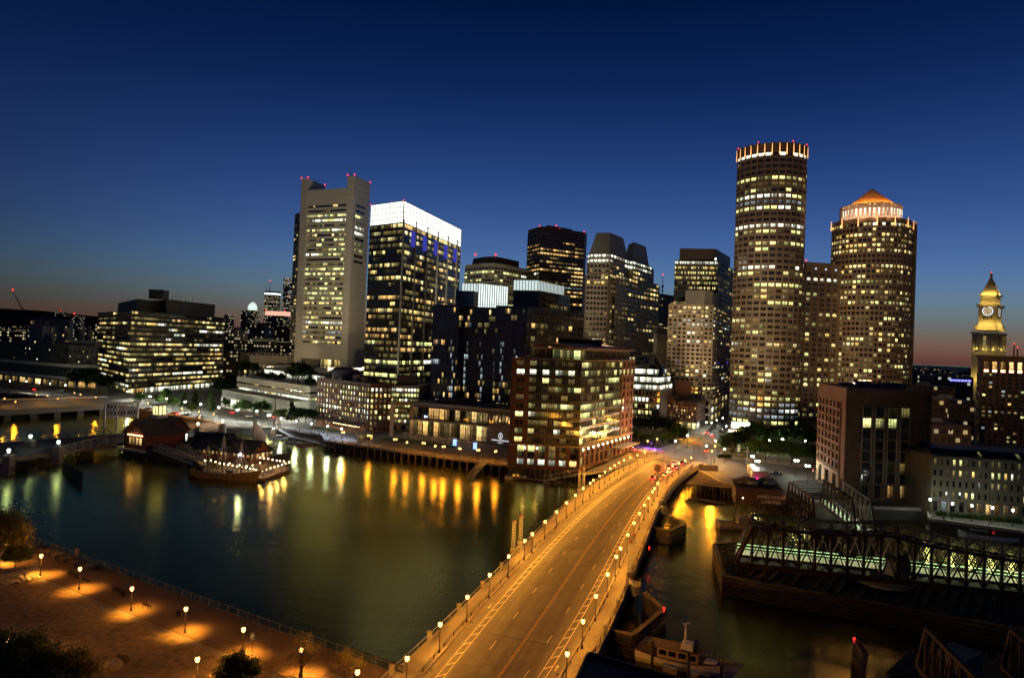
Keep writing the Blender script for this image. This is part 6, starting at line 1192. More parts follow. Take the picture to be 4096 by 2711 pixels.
def bench(p, rz, label):
    o_ = thing('park_bench', label, 'bench', p, 'park benches'); ca, sa = math.cos(rz), math.sin(rz); X = lambda x, y, z: Vector((p[0] + x * ca - y * sa, p[1] + x * sa + y * ca, p[2] + z))
    for k in range(4): m_ = MB(); m_.box(X(0, -.18 + k * .12, .45), (1.7, .1, .04), rz); m_.build('seat_slat', M['timberd'], o_)
    for k in range(3): m_ = MB(); m_.box(X(0, .27 + k * .02, .58 + k * .13), (1.7, .04, .1), rz); m_.build('back_slat', M['timberd'], o_)
    for s_ in (-.75, .75):
        m_ = MB(); m_.beam(X(s_, -.2, 0), X(s_, -.2, .62), .06, .06); m_.beam(X(s_, .28, 0), X(s_, .33, .9), .06, .06); m_.beam(X(s_, -.22, .62), X(s_, .3, .64), .06, .05); m_.build('end_frame', M['iron'], o_)
def bin_(p, label):
    o_ = thing('litter_bin', label, 'bin', p, 'park bins'); m_ = MB(); m_.lathe(p, [(.26, 0), (.3, .1), (.3, .85), (.33, .9)], 10); m_.build('barrel', M['iron'], o_); m_ = MB(); m_.lathe((p[0], p[1], p[2] + .9), [(.33, 0), (.3, .08), (.12, .1)], 10); m_.build('rim', M['concd'], o_)
def picnic(p, label):
    o_ = thing('round_table', label, 'table', p, 'round picnic tables'); m_ = MB(); m_.lathe((p[0], p[1], p[2] + .7), [(.95, 0), (1.0, .04), (.95, .09)], 16); m_.build('table_top', M['walk'], o_); m_ = MB(); m_.lathe(p, [(.4, 0), (.15, .1), (.12, .7)], 8); m_.build('pedestal', M['iron'], o_)
    for k in range(4): a = k * PI / 2 + .4; m_ = MB(); c = (p[0] + 1.45 * math.cos(a), p[1] + 1.45 * math.sin(a), p[2]); m_.lathe(c, [(.08, 0), (.08, .42), (.3, .43), (.3, .5)], 8); m_.build('stool', M['iron'], o_)
for i, (px, py) in enumerate([(228, 2228), (265, 2243), (305, 2258), (357, 2275), (135, 2195)]): picnic(gz(px, py, .08), 'round picnic table on the boardwalk, %s' % ['between the paired ones near the fence cabinet', 'beside the fence cabinet', 'pale topped, by the second lamp', 'casting a shadow behind the second lamp', 'farthest, by the pale glowing tree'][i])
for i, (px, py, r) in enumerate([(280, 2302, 0), (345, 2328, PI), (465, 2370, 0), (588, 2430, PI)]): bench(gz(px, py, .08), rz_b + r, 'slatted iron bench along boardwalk, %s' % ['pale lit one before the second lamp', 'dark one just past the second lamp', 'dark one between second and third lamps', 'one by the third lamp pool of light'][i])
for i, (px, py) in enumerate([(308, 2312), (496, 2382), (713, 2462), (474, 2284), (232, 2196)]): bin_(gz(px, py, .08), 'dark litter bin %s' % ['between two benches near the second lamp', 'next to a bench before the third lamp', 'alone near the fourth lamp', 'standing against the mesh fence', 'at the far fence by picnic tables'][i])
cb = thing('fence_cabinet', 'small pale cabinet fixed at the mesh fence', 'cabinet', gz(307, 2222, .05)); p = wpos(cb); m_ = MB(); m_.box(p + Vector((0, 0, .7)), (.9, .5, 1.4), rz_b); m_.build('box', M['walk'], cb); m_ = MB(); m_.box(p + Vector((.1, -.3, .8)), (.35, .1, .9), rz_b); m_.build('door', M['conc'], cb)
def boulder(p, s_, col, label, seed):
    r = random.Random(seed); m_ = MB(); rings = []
    for k, (f, z) in enumerate(((.8, 0), (1, .35), (.85, .75), (.35, 1.05))):
        rings.append([Vector((p[0] + s_[0] * f * math.cos(a * PI / 4.5) * r.uniform(.7, 1.2), p[1] + s_[1] * f * math.sin(a * PI / 4.5) * r.uniform(.7, 1.2), p[2] + s_[2] * z * r.uniform(.8, 1.15))) for a in range(9)])
    m_.loft(rings); m_.build('boulder', col, label=label, cat='boulder', group='park boulders', origin=p)
boulder(gz(452, 2668), (1.35, 1.0, 1.2), pm('pale_boulder', (.42, .36, .27), .9, .2, 1.2), 'pale angular boulder on the sand', 4); boulder(gz(485, 2652), (1.1, 1.0, 1.15), pm('dark_boulder', (.10, .08, .07), .9, .2, 1.2), 'dark boulder leaning behind the pale one', 8)
for i, (px, py) in enumerate([(195, 2349), (106, 2368)]): m_ = MB(); m_.lathe(gz(px, py), [(.5, 0), (.48, .03), (.1, .035)], 12); m_.build('manhole_cover', M['walk'], label='round pale drain cover in the sand, %s' % ['beside the second lamp', 'farther from the lamps'][i], cat='cover', origin=gz(px, py), group='drain covers')
st = thing('granite_steps', 'field of offset granite slabs stepping through the sand', 'steps', gz(60, 2290))
r = random.Random(3)
for k in range(11):
    for j in range(5):
        c = gz(150 - k * 20 + r.uniform(-6, 6), 2268 + k * 5.4 + j * 9 + r.uniform(-2, 2)); m_ = MB(); m_.box((c.x, c.y, .03 + r.uniform(0, .12)), (r.uniform(2.2, 3.4), .5, .26), rz_b + PI * .93); m_.build('slab', M['granite'], st)
sg_ = thing('park_sign', 'small dark blue sign on a post behind the round bush', 'sign', gz(1008, 2612)); p = wpos(sg_); m_ = MB(); m_.tube(p, p + Vector((0, 0, 2.2)), .04, 5); m_.build('post', M['iron'], sg_); m_ = MB(); m_.box(p + Vector((0, 0, 2.5)), (.7, .05, 1.0), -.2); m_.build('panel', pm('dark_blue_sign', (.02, .03, .09), .4, .1, 1), sg_); m_ = MB(); m_.face([p + Vector((x, -.08, 2.5 + z)) for x, z in ((-.1, -.05), (.16, .05), (.02, .25))]); m_.build('white_symbol', M['white'], sg_)
fe = thing('iron_fence', 'short black iron fence at the lower boardwalk edge', 'fence', gz(1340, 2700))
for k in range(9):
    p = gz(1318 + k * 12, 2688 + k * 5); q = gz(1330 + k * 12, 2693 + k * 5); m_ = MB(); m_.tube(p, p + Vector((0, 0, 1.0)), .04, 4); m_.build('post', M['iron'], fe); m_ = MB(); m_.tube(p + Vector((0, 0, .9)), q + Vector((0, 0, .9)), .03, 4); m_.tube(p + Vector((0, 0, .3)), q + Vector((0, 0, .3)), .03, 4); m_.build('rail', M['iron'], fe)
df = thing('wood_rail_fence', 'dark timber rail fence where boardwalk meets the bridge', 'fence', gz(1420, 2625))
for k in range(8):
    p = gz(1405 + k * 26, 2622 + k * 9.4); q = gz(1431 + k * 26, 2631 + k * 9.4); m_ = MB(); m_.box(p + Vector((0, 0, .6)), (.18, .18, 1.2)); m_.build('post', M['timberd'], df); m_ = MB(); m_.beam(p + Vector((0, 0, 1.1)), q + Vector((0, 0, 1.1)), .12, .12); m_.beam(p + Vector((0, 0, .3)), q + Vector((0, 0, .3)), .1, .1); [m_.tube(p.lerp(q, j / 8) + Vector((0, 0, .3)), p.lerp(q, j / 8) + Vector((0, 0, 1.1)), .015, 3, caps=False) for j in range(1, 8)]; m_.build('rail_panel', M['timberd'], df)
# dark flat roof in the lower foreground
rf = Bld('dark_flat_roof', 'dark flat roof corner in the foreground below the bridge', 'building', (20, 82)); zq = 6.0; Q = [gp(2352, 2616, zq), gp(2720, 2725, zq), gp(2560, 3000, zq), gp(2230, 2900, zq)]; Q = [Vector((p.x, p.y)) for p in Q]; mass(rf, Q, WZ, zq, C['slate'], 'wall'); m_ = rf.mb('roof_edge', C['black'])
for a, c in zip(Q, Q[1:] + Q[:1]): m_.beam((*a, zq + .2), (*c, zq + .2), .3, .4)
roofkit(rf, offs(Q, 6), zq, 1, 4, .8); rf.finish()
V3 = lambda x, y, z: Vector((x, y, z)); UP = lambda z: Vector((0, 0, z))
# ================================================================ pile-borne harbour walk
hw = thing('harbour_walk', 'long timber-railed harbour walk on piles below the podium', 'pier', gp(1293, 1762), None)
hf = G((1293, 1762), (1525, 1793), (1900, 1844), (2031, 1862)); hb = G((1290, 1738), (1525, 1753), (1900, 1791), (2031, 1815))
m_ = MB(); m_.prism([(p.x, p.y) for p in hf + hb[::-1]], -.7, .14); m_.build('deck', M['walk'], hw)
for a, b in zip(hf, hf[1:]):
    k = int((b - a).length / 3.6); d = (b - a) / k
    for i in range(k):
        p = a + d * i; m_ = MB(); m_.tube(p + UP(WZ - 1), p + UP(-.7), .3, 7); m_.build('pile', M['concd'], hw); m_ = MB(); m_.box(p + UP(.65) + V3(0, .3, 0), (.25, .25, 1.0)); m_.build('rail_post', M['conc'], hw); m_ = MB(); m_.tube(p + UP(1.1) + V3(0, .3, 0), p + d + UP(1.1) + V3(0, .3, 0), .06, 4); m_.tube(p + UP(.6) + V3(0, .3, 0), p + d + UP(.6) + V3(0, .3, 0), .03, 4); m_.build('rail', M['timber'], hw)
        q = p + V3(0, 7, 0); m_ = MB(); m_.tube(q + UP(WZ - 1), q + UP(-.7), .3, 6); m_.build('pile', M['concd'], hw)
hq = thing('quay_walk', 'granite quay walk with rails beside the marina lawn', 'pier', gp(1092, 1703)); qf = G((1092, 1705), (1200, 1724), (1290, 1740), (1366, 1747))
for a, b in zip(qf, qf[1:]):
    k = int((b - a).length / 3.2); d = (b - a) / k
    for i in range(k): p = a + d * i; m_ = MB(); m_.tube(p + UP(.1), p + UP(1.15), .06, 5); m_.build('rail_post', M['steel'], hq); m_ = MB(); m_.tube(p + UP(1.1), p + d + UP(1.1), .04, 4); m_.tube(p + UP(.6), p + d + UP(.6), .03, 4); m_.build('rail', M['steel'], hq)
def gangway(label, a, b, w_=1.6, h=1.3, mat=None, name='gangway', solid=False):
    a, b = Vector(a), Vector(b); o_ = thing(name, label, 'gangway', a, 'gangways'); d = (b - a).normalized(); s_ = d.cross(UP(1)).normalized() * w_ / 2; mt = mat or M['steel']; m_ = MB(); m_.beam(a, b, w_, .12); m_.build('deck', M['walk'], o_); k = max(3, int((b - a).length / 1.8))
    for sg in (-1, 1):
        m_ = MB(); m_.tube(a + s_ * sg + UP(h), b + s_ * sg + UP(h), .07, 4); m_.tube(a + s_ * sg, b + s_ * sg, .09, 4)
        for i in range(k + 1): p = a.lerp(b, i / k) + s_ * sg; m_.tube(p, p + UP(h), .04, 4)
        for i in range(k): p, q = a.lerp(b, i / k) + s_ * sg, a.lerp(b, (i + 1) / k) + s_ * sg; m_.tube(p + UP(h if i % 2 else 0), q + UP(0 if i % 2 else h), .035, 3)
        m_.build('side_truss', mt, o_)
        if solid:
            m_ = MB(); m_.beam(a + s_ * sg * 1.05 + UP(-.25), b + s_ * sg * 1.05 + UP(-.25), .12, .9); m_.beam(a + s_ * sg + UP(h), b + s_ * sg + UP(h), .3, .22); m_.build('side_panel', mt, o_)
            for i in range(k): p = a.lerp(b, (i + .5) / k) + s_ * sg; m_ = MB(); m_.beam(p + UP(.3), p + UP(h), .3, .3); m_.build('baluster', mt, o_)
    return o_
def dockf(label, pts, w_=2.2):
    P = [Vector((p[0], p[1], WZ + .45)) for p in pts]; o_ = thing('floating_dock', label, 'dock', (P[0].x, P[0].y, WZ), 'floating docks')
    for a, b in zip(P, P[1:]): m_ = MB(); m_.beam(a, b, w_, .5); m_.build('dock_float', M['timber'], o_)
    for p in P: m_ = MB(); m_.tube(p + V3(1.3, .5, -2), p + V3(1.3, .5, 4.6), .22, 7); m_.build('mooring_pile', M['timberd'], o_)
    return o_
gangway('steel truss gangway sloping down from the brick and glass office terrace', gp(2376, 1884, .4), gp(2172, 1922, WZ + .8), 2.0, 1.7); dockf('floating dock moored below the brick and glass office', [gp(2040, 1908, WZ + .4), gp(2176, 1925, WZ + .4), gp(2230, 1938, WZ + .4)])
gangway('pale gangway sloping off the harbour walk beside the office piles', gp(1938, 1846, .3), gp(1880, 1915, WZ + .6), 2.0, 1.3); gangway('long gangway down to the small marina', gp(1094, 1703, .2), gp(1170, 1748, WZ + .6), 2.0, 1.2)
dockf('floating marina dock beside the quay walk', [gp(1100, 1745, WZ + .4), gp(1185, 1752, WZ + .4), gp(1265, 1770, WZ + .4), gp(1320, 1788, WZ + .4)])
# ================================================================ boats
BW = pm('boat_gelcoat', (.62, .62, .60), .35, .08, .5); BG = glass('boat_glass', (.01, .011, .012)); 
def hull(parent, p, rz, L_, w_, h, mat, name='hull', bow=.35, sheer=.25, deckmat=None, stern=.85):
    ca, sa = math.cos(rz), math.sin(rz); X = lambda x, y, z: Vector((p[0] + x * ca - y * sa, p[1] + x * sa + y * ca, p[2] + z)); rings = []; N_ = 10; top = []
    for i in range(N_ + 1):
        t_ = i / N_; x = -L_ / 2 + L_ * t_; f = (stern + (1 - stern) * min(1, t_ / .3)) if t_ < .3 else (1.0 if t_ < .55 else max(.03, 1 - ((t_ - .55) / .45) ** 1.8)); sh = h + sheer * (abs(t_ - .4) ** 2) * 3.2; wv = w_ / 2 * f
        rings.append([X(x + bow * t_ * t_ * 0, -wv * .55, -.35), X(x + bow * L_ * .12 * t_ ** 3, -wv * .95, sh * .45), X(x + bow * L_ * .25 * t_ ** 3, -wv, sh), X(x + bow * L_ * .25 * t_ ** 3, wv, sh), X(x + bow * L_ * .12 * t_ ** 3, wv * .95, sh * .45), X(x, wv * .55, -.35)])
    m_ = MB()
    for A_, B2 in zip(rings, rings[1:]):
        for k in (0, 1, 3, 4, 5): j = (k + 1) % 6; m_.face([A_[k], B2[k], B2[j], A_[j]])
    m_.face(rings[0]); m_.face(list(reversed(rings[-1]))); o_ = m_.build(name, mat, parent); m_ = MB()
    for A_, B2 in zip(rings, rings[1:]): m_.face([A_[2] - UP(.12), B2[2] - UP(.12), B2[3] - UP(.12), A_[3] - UP(.12)])
    m_.build('deck', deckmat or M['timber'], parent); m_ = MB()
    for A_, B2 in zip(rings, rings[1:]): m_.tube(A_[2], B2[2], .05, 4, caps=False); m_.tube(A_[3], B2[3], .05, 4, caps=False)
    m_.build('gunwale', M['timber'], parent); return X
def motorboat(label, p, rz, L_, mat=None, cab=True, group='small motor boats'):
    o_ = thing('motor_boat', label, 'boat', p, group); X = hull(o_, p, rz, L_, L_ * .34, L_ * .13, mat or BW)
    if cab:
        m_ = MB(); zb = L_ * .12; q = [X(x, y, 0).xy for x, y in ((-L_ * .12, -L_ * .11), (L_ * .2, -L_ * .09), (L_ * .2, L_ * .09), (-L_ * .12, L_ * .11))]; m_.prism(q, p[2] + zb, p[2] + zb + L_ * .10, scale_top=.88); m_.build('windscreen', BG, o_); m_ = MB(); m_.prism(q, p[2] + zb + L_ * .10, p[2] + zb + L_ * .125, scale_top=.95); m_.build('cabin_roof', mat or BW, o_)
    m_ = MB(); c = X(-L_ * .5, 0, L_ * .08); m_.box(c, (L_ * .07, L_ * .06, L_ * .16), rz); m_.build('outboard_motor', C['black'], o_); return o_
wz = WZ
motorboat('white cabin boat moored nearest the marina gangway', gp(1112, 1757, wz), .35, 8.5); motorboat('small dark-decked boat between two white ones at the marina', gp(1172, 1773, wz), .35, 6.5, pm('grey_hull', (.2, .2, .21), .5, .1, 1)); motorboat('red-decked open boat at the outer marina berth', gp(1225, 1782, wz), .3, 8.5, pm('red_hull', (.30, .07, .05), .5, .1, 1), False)
motorboat('white centre-console boat at the dock below the office', gp(2060, 1914, wz), .0, 7.5); motorboat('small grey boat at the lower end of the office dock', gp(2208, 1936, wz), .05, 6.5, MATS['grey_hull'])
# motor yacht by the dark roof
p = gp(2732, 2668, wz); yo = thing('motor_yacht', 'old wooden motor yacht with long cabin moored below the bridge', 'yacht', p); rz = -.42; X = hull(yo, p, rz, 14.5, 4.0, 1.5, pm('cream_hull', (.66, .63, .56), .5, .12, 1), bow=.5, sheer=.9, deckmat=M['plank'])
q = lambda x0, x1, w_: [X(x, y, 0).xy for x, y in ((x0, -w_), (x1, -w_), (x1, w_), (x0, w_))]; m_ = MB(); m_.prism(q(-3.8, 2.4, 1.35), wz + 1.4, wz + 3.0); m_.build('cabin', pm('varnished_cabin', (.42, .33, .22), .5, .2, 1), yo); m_ = MB(); m_.prism(q(-5.4, 3.0, 1.6), wz + 3.0, wz + 3.14); m_.build('cabin_roof', M['plank'], yo)
for k in range(4): c = X(-3.0 + k * 1.5, -1.38, 2.3); o_ = bpy.data.objects.new('cabin_window', pane_mesh(1.15, .8, WIN['K'])); COL.objects.link(o_); o_.parent = yo; o_.location = c - p; o_.rotation_euler = (0, 0, rz)
m_ = MB(); m_.prism(q(-.4, 1.6, 1.0), wz + 3.14, wz + 4.0, scale_top=.85); m_.build('flybridge', BW, yo); m_ = MB(); m_.prism(q(1.65, 2.0, 1.0), wz + 3.14, wz + 4.3); m_.build('windscreen', BG, yo); c = X(.2, 0, 3.9); m_ = MB(); m_.tube(c, c + UP(3.0), .18, 6, .1); m_.beam(c + UP(2.9) + V3(-.5, 0, 0), c + UP(3.1) + V3(.6, 0, 0), .2, .2); m_.build('mast', BW, yo)
m_ = MB(); [m_.tube(X(2.5 + k * .8, s_ * (1.7 - k * k * .05), 1.6 + k * .1), X(2.5 + k * .8, s_ * (1.7 - k * k * .05), 2.3 + k * .1), .03, 4) for k in range(6) for s_ in (-1, 1)]; [m_.tube(X(2.5 + k * .8, s_ * (1.7 - k * k * .05), 2.3 + k * .1), X(3.3 + k * .8, s_ * (1.7 - (k + 1) ** 2 * .05), 2.4 + k * .1), .03, 4) for k in range(5) for s_ in (-1, 1)]; m_.build('bow_rail', M['steel'], yo); m_ = MB(); m_.prism(q(3.2, 5.2, .7), wz + 1.6, wz + 2.0, scale_top=.8); m_.build('fore_hatch', BW, yo); m_ = MB(); m_.prism(q(-6.4, -4.2, 1.5), wz + 3.0, wz + 3.08); m_.build('aft_awning', pm('blue_canvas', (.05, .06, .10), .9, .2, 1), yo)
dk = dockf('dark floating dock with crates between yacht and roof', [gp(2575, 2690, wz + .4), gp(2720, 2745, wz + .4), gp(2850, 2790, wz + .4)], 3.0)
for i, (px, py) in enumerate([(2668, 2682), (2692, 2690), (2778, 2712)]): p = gp(px, py, wz + .7); o_ = thing('dock_crate', 'pale dock crate beside the yacht, %s from the bridge' % ORD[i + 1], 'crate', p, 'dock crates'); m_ = MB(); m_.box(p + UP(.45), (1.1, .8, .9), rz); m_.build('box', M['walk'], o_); m_ = MB(); m_.box(p + UP(.95), (1.2, .9, .1), rz); m_.build('lid', M['white'], o_)
def rigged(o_, X, L_, masts, furl=None, mat=None, lines=True):
    for (x, h) in masts:
        m_ = MB(); m_.tube(X(x, 0, 1.0), X(x, 0, h), .26, 6, .14); m_.build('mast', mat or M['timber'], o_)
        if lines:
            m_ = MB()
            for s_ in (-1, 1):
                for dx in (-1.6, -.6, .6): m_.tube(X(x + dx, s_ * L_ * .11, 1.2), X(x, 0, h * .82), .05, 3, caps=False)
            m_.tube(X(L_ * .5, 0, 1.8), X(x, 0, h * .9), .05, 3, caps=False); m_.build('rigging', M['steel'], o_)
            for zf, w_ in ((.55, L_ * .2), (.74, L_ * .15)): m_ = MB(); m_.tube(X(x + .2, -w_, h * zf), X(x + .2, w_, h * zf), .08, 5); m_.build('yard', M['timber'], o_)
# replica tall ships at the museum
p = gp(900, 1915, wz); so_ = thing('tall_ship', 'ochre-hulled replica sailing ship lit with string lights', 'ship', p, 'museum ships'); rz = -.22; HY = pm('ochre_hull', (.75, .50, .12), .6, .2, .8); X = hull(so_, p, rz, 24, 6.2, 2.4, HY, sheer=1.5, bow=.35, deckmat=M['plank'])
m_ = MB(); [m_.box(X(-9 + k * 2, -3.02 + .02 * abs(k - 4), 1.9), (.7, .12, .5), rz) for k in range(8)]; m_.build('gun_ports', C['black'], so_); m_ = MB(); m_.tube(X(11, 0, 2.8), X(17, 0, 5), .2, 6, .08); m_.build('bowsprit', M['timber'], so_); rigged(so_, X, 24, ((-7, 14), (-1, 19), (6, 17))); m_ = MB(); m_.prism([X(x, y, 0).xy for x, y in ((-10, -2), (-7, -2), (-7, 2), (-10, 2))], wz + 2.4, wz + 3.9); m_.build('deck_house', M['timber'], so_); m_ = MB(); m_.prism([X(x, y, 0).xy for x, y in ((1, -1.1), (4, -1.1), (4, 1.1), (1, 1.1))], wz + 2.4, wz + 3.3); m_.build('hatch_cover', M['plank'], so_)
EMST = em('star_lamp', (.85, .93, 1), 22)
for q in (X(6, -.6, 9.2), X(-9, .5, 3.6)): m_ = MB(); m_.lathe(q, [(.05, -.2), (.24, 0), (.05, .2)], 7); m_.build('mast_lamp', EMST, so_); lamp_light(so_, q + V3(0, -.5, -.3), 1000, (.75, .88, 1), .3)
p = gp(1055, 1840, wz); s2 = thing('tall_ship', 'dark replica ship with tall red-lit mast behind the dock house', 'ship', p, 'museum ships'); X = hull(s2, p, -.15, 20, 5.4, 2.2, pm('black_hull', (.03, .028, .025), .6, .2, .8), sheer=1.4, bow=.35); rigged(s2, X, 20, ((-5, 18), (4, 26))); m_ = MB(); m_.tube(X(9, 0, 2.6), X(14, 0, 4.6), .18, 6, .08); m_.build('bowsprit', M['timber'], s2); q = X(4, -.7, 13); m_ = MB(); m_.lathe(q, [(.05, -.2), (.22, 0), (.05, .2)], 7); m_.build('mast_lamp', EMST, s2); lamp_light(s2, q + V3(0, -.5, -.3), 700, (1, .62, .5), .3)
m_ = MB(); sb = X(-5, .2, 0); m_.face([sb + UP(9), sb + UP(16), sb + UP(10) + V3(5, .5, 0), sb + UP(3.5) + V3(5.5, .5, 0), sb + UP(3.2)]); m_.build('sail', pm('canvas_sail', (.65, .66, .6), .9, .1, 1), s2)
p = gp(830, 1892, wz); motorboat('rowing boat tied under the ochre ship stern', gp(790, 1908, wz), .1, 6.0, M['plank'], False)
# dock with string bulbs and gabled shed
dz = WZ + 1.1; dko = thing('museum_dock', 'broad timber museum dock ringed with bare bulbs', 'dock', gp(1100, 1890, dz)); D4 = [gp(1000, 1908, dz), gp(1056, 1913, dz), gp(1162, 1875, dz), gp(1080, 1838, dz), gp(940, 1836, dz), gp(880, 1870, dz)]; m_ = MB(); m_.prism([(q.x, q.y) for q in D4], dz - 1.4, dz); m_.build('deck', M['plank'], dko)
bulbs = [(x, y) for x, y in ((820, 1842), (844, 1840), (862, 1846), (879, 1852), (896, 1855), (913, 1858), (918, 1853), (930, 1861), (948, 1864), (958, 1860), (966, 1867), (983, 1870), (987, 1864), (1001, 1873), (1014, 1875), (1024, 1879), (1050, 1882), (1066, 1877), (1082, 1872), (1098, 1867), (1113, 1863), (1128, 1857), (1142, 1853), (1157, 1848), (1135, 1844), (1120, 1843), (1107, 1841), (1090, 1838), (1073, 1835), (1056, 1832), (1040, 1829), (1010, 1860), (1040, 1851))]
for i, (px, py) in enumerate(bulbs):
    q = gp(px, py, dz + 2.6); m_ = MB(); m_.tube((q.x, q.y, dz), (q.x, q.y, q.z), .05, 4); m_.build('bulb_post', M['timber'], dko); m_ = MB(); m_.lathe(q, [(.06, -.2), (.2, 0), (.06, .2)], 7); m_.build('bulb', EMP, dko)
    if i % 2 == 0: lamp_light(dko, q + UP(.1), 520, (1, .60, .22), .28)
for a, b in zip(D4[:4], D4[1:4]):
    k = int((b - a).length / 2)
    for i in range(k): p = a.lerp(b, i / k); q = a.lerp(b, (i + 1) / k); m_ = MB(); m_.tube(p, p + UP(1.1), .06, 4); m_.tube(p + UP(1.05), q + UP(1.05), .05, 4); m_.tube(p + UP(.55), q + UP(.55), .03, 4); m_.build('rail', M['timber'], dko)
def gable(b, a, c, depth, ze, zr_, wall, roof, over=.6, part='roof', z0=None):
    """house on rectangle a-c (front, left to right) running back by depth; ridge parallel to the front when depth>0"""
    a, c = Vector(a), Vector(c); d = (c - a).normalized(); bk = Vector((-d.y, d.x)) * depth; P = [a, c, c + bk, a + bk]; m_ = b.mb('wall', wall); m_.prism(P, z0 if z0 is not None else 0, ze)
    ra, rc = a + bk / 2, c + bk / 2; m_.face([(*c, ze), (*(c + bk), ze), (*rc, zr_)]); m_.face([(*(a + bk), ze), (*a, ze), (*ra, zr_)]); bu = bk.normalized() * over; du = d * over; sl_ = (zr_ - ze) / (depth / 2) * over; r_ = b.mb(part, roof)
    r_.face([(*(a - du - bu), ze - sl_ + .12), (*(c + du - bu), ze - sl_ + .12), (*(rc + du), zr_ + .12), (*(ra - du), zr_ + .12)]); r_.face([(*(rc + du), zr_ + .12), (*(c + du + bu + bk), ze - sl_ + .12), (*(a - du + bu + bk), ze - sl_ + .12), (*(ra - du), zr_ + .12)]); return P, d, bk
barn = pm('barn_red_boards', (.20, .075, .036), .8, .2, .6); dkr = pm('dark_shingle', (.055, .058, .065), .85, .35, .6)
b = Bld('dock_shed', 'red-gabled dock shed with lit porch windows on the museum dock', 'building', gp(960, 1850, dz).xy); a = gp(1000, 1852, dz).xy; c = gp(1056, 1824, dz).xy; dd = (c - a).normalized(); b.o['label'] = 'red-gabled dock shed with lit porch windows on the museum dock'
# gable end faces the camera's right: build with ridge running away from the gable
e = a + Vector((-24, 9)); P, d, bk = gable(b, e, a, 11, dz + 4.2, dz + 7.8, barn, dkr, 1.6, z0=dz)
b.facade(P[0], P[1], dz + 1.8, dz + 4.2, 1, 12, lights({'O': .8, 'Y': .2}), barn, .5, .8, .1, .2); n2 = (P[2] - P[1]).normalized(); q = P[1].lerp(P[2], .5) + Vector((n2.y, -n2.x)) * .1; b.win((q.x, q.y, dz + 5.6), 1.0, 1.5, math.atan2(n2.y, n2.x), 'K'); b.facade(P[1], P[2], dz + .4, dz + 4, 1, 4, lights({'O': .5, 'K': .5}), barn, .6, .7, .1, .2)
m_ = MB(); s0 = P[1] + Vector((n2.y, -n2.x)) * 2.5; s1 = s0 + n2 * 11; m_.prism([P[1], s0, s1, P[2]], dz + 3.6, dz + 3.8); m_.build('porch_roof', dkr, b.o); b.finish()
# ================================================================ red museum house on the bridge
mz = -.2; b = Bld('red_museum_house', 'red gabled museum house with lit lantern cupola on the old bridge pier', 'museum', gp(560, 1795, mz).xy)
fa, fb = gp(500, 1785, mz).xy, gp(578, 1798, mz).xy; red = pm('red_clapboard', (.15, .042, .022), .8, .15, .6)
m_ = MB(); c1, c2, c3 = gp(495, 1788, mz).xy, gp(582, 1802, mz).xy, gp(752, 1776, mz).xy; d1 = (c2 - c1).normalized(); pr = Vector((-d1.y, d1.x)); W1 = (c2 - c1).length
# wing with its gable toward the camera
gz0, ze_, zr2 = mz, mz + 6.0, mz + 11.6; bkL = 17; Pw = [c1, c2, c2 + pr * bkL, c1 + pr * bkL]; w_ = b.mb('wall', red); w_.prism(Pw, gz0, ze_); rm = (c1 + c2) / 2; w_.face([(*c1, ze_), (*c2, ze_), (*rm, zr2)]); rf_ = b.mb('roof', dkr); ov = d1 * .9; fo = pr * -1.0
rf_.face([(*(c1 - ov + fo), ze_ - .5), (*(rm + fo), zr2 + .15), (*(rm + pr * bkL), zr2 + .15), (*(c1 - ov + pr * bkL), ze_ - .5)]); rf_.face([(*(rm + fo), zr2 + .15), (*(c2 + ov + fo), ze_ - .5), (*(c2 + ov + pr * bkL), ze_ - .5), (*(rm + pr * bkL), zr2 + .15)])
# cross wing whose gable faces the water on the other side
d2 = (c3 - c2).normalized(); e0 = gp(668, 1788, mz).xy; e1 = gp(752, 1774, mz).xy; d3 = (e1 - e0).normalized(); p3 = Vector((-d3.y, d3.x)); bk2 = 15
w_.prism([e0, e1, e1 + p3 * bk2, e0 + p3 * bk2], gz0, ze_); rm2 = (e0 + e1) / 2; w_.face([(*e0, ze_), (*e1, ze_), (*rm2, zr2 - .6)]); rf_.face([(*(e0 - d3 * .9 - p3), ze_ - .5), (*(rm2 - p3), zr2 - .45), (*(rm2 + p3 * bk2), zr2 - .45), (*(e0 - d3 * .9 + p3 * bk2), ze_ - .5)]); rf_.face([(*(rm2 - p3), zr2 - .45), (*(e1 + d3 * .9 - p3), ze_ - .5), (*(e1 + d3 * .9 + p3 * bk2), ze_ - .5), (*(rm2 + p3 * bk2), zr2 - .45)])
w_.prism([c2 + pr * 4, e0 + p3 * 2, e0 + p3 * 9, c2 + pr * 12], gz0, ze_ - .4); rf_.face([(*(c2 + pr * 3), ze_ - .7), (*(e0 + p3 * 1), ze_ - .7), (*(rm2 + p3 * 8), zr2 - .6), (*(rm + pr * 9), zr2 - .1)])
for k in range(4): q = c1.lerp(c2, .30 + k * .155) + Vector((d1.y, -d1.x)) * .08; b.win((q.x, q.y, mz + 3.1), W1 * .10, 2.6, math.atan2(d1.y, d1.x), 'O')
q0, q1 = c1.lerp(c2, .2) + Vector((d1.y, -d1.x)) * .3, c1.lerp(c2, .86) + Vector((d1.y, -d1.x)) * .3; m_ = MB(); m_.beam((*q0, mz + 5.4), (*q1, mz + 5.4), .5, .45); m_.build('lit_sign_band', em('warm_sign_band', (1, .62, .30), 3.0, True), b.o)
for k in (.42, .58): q = c1.lerp(c2, k) + Vector((d1.y, -d1.x)) * .08; b.win((q.x, q.y, mz + 7.4), .8, 1.3, math.atan2(d1.y, d1.x), 'K')
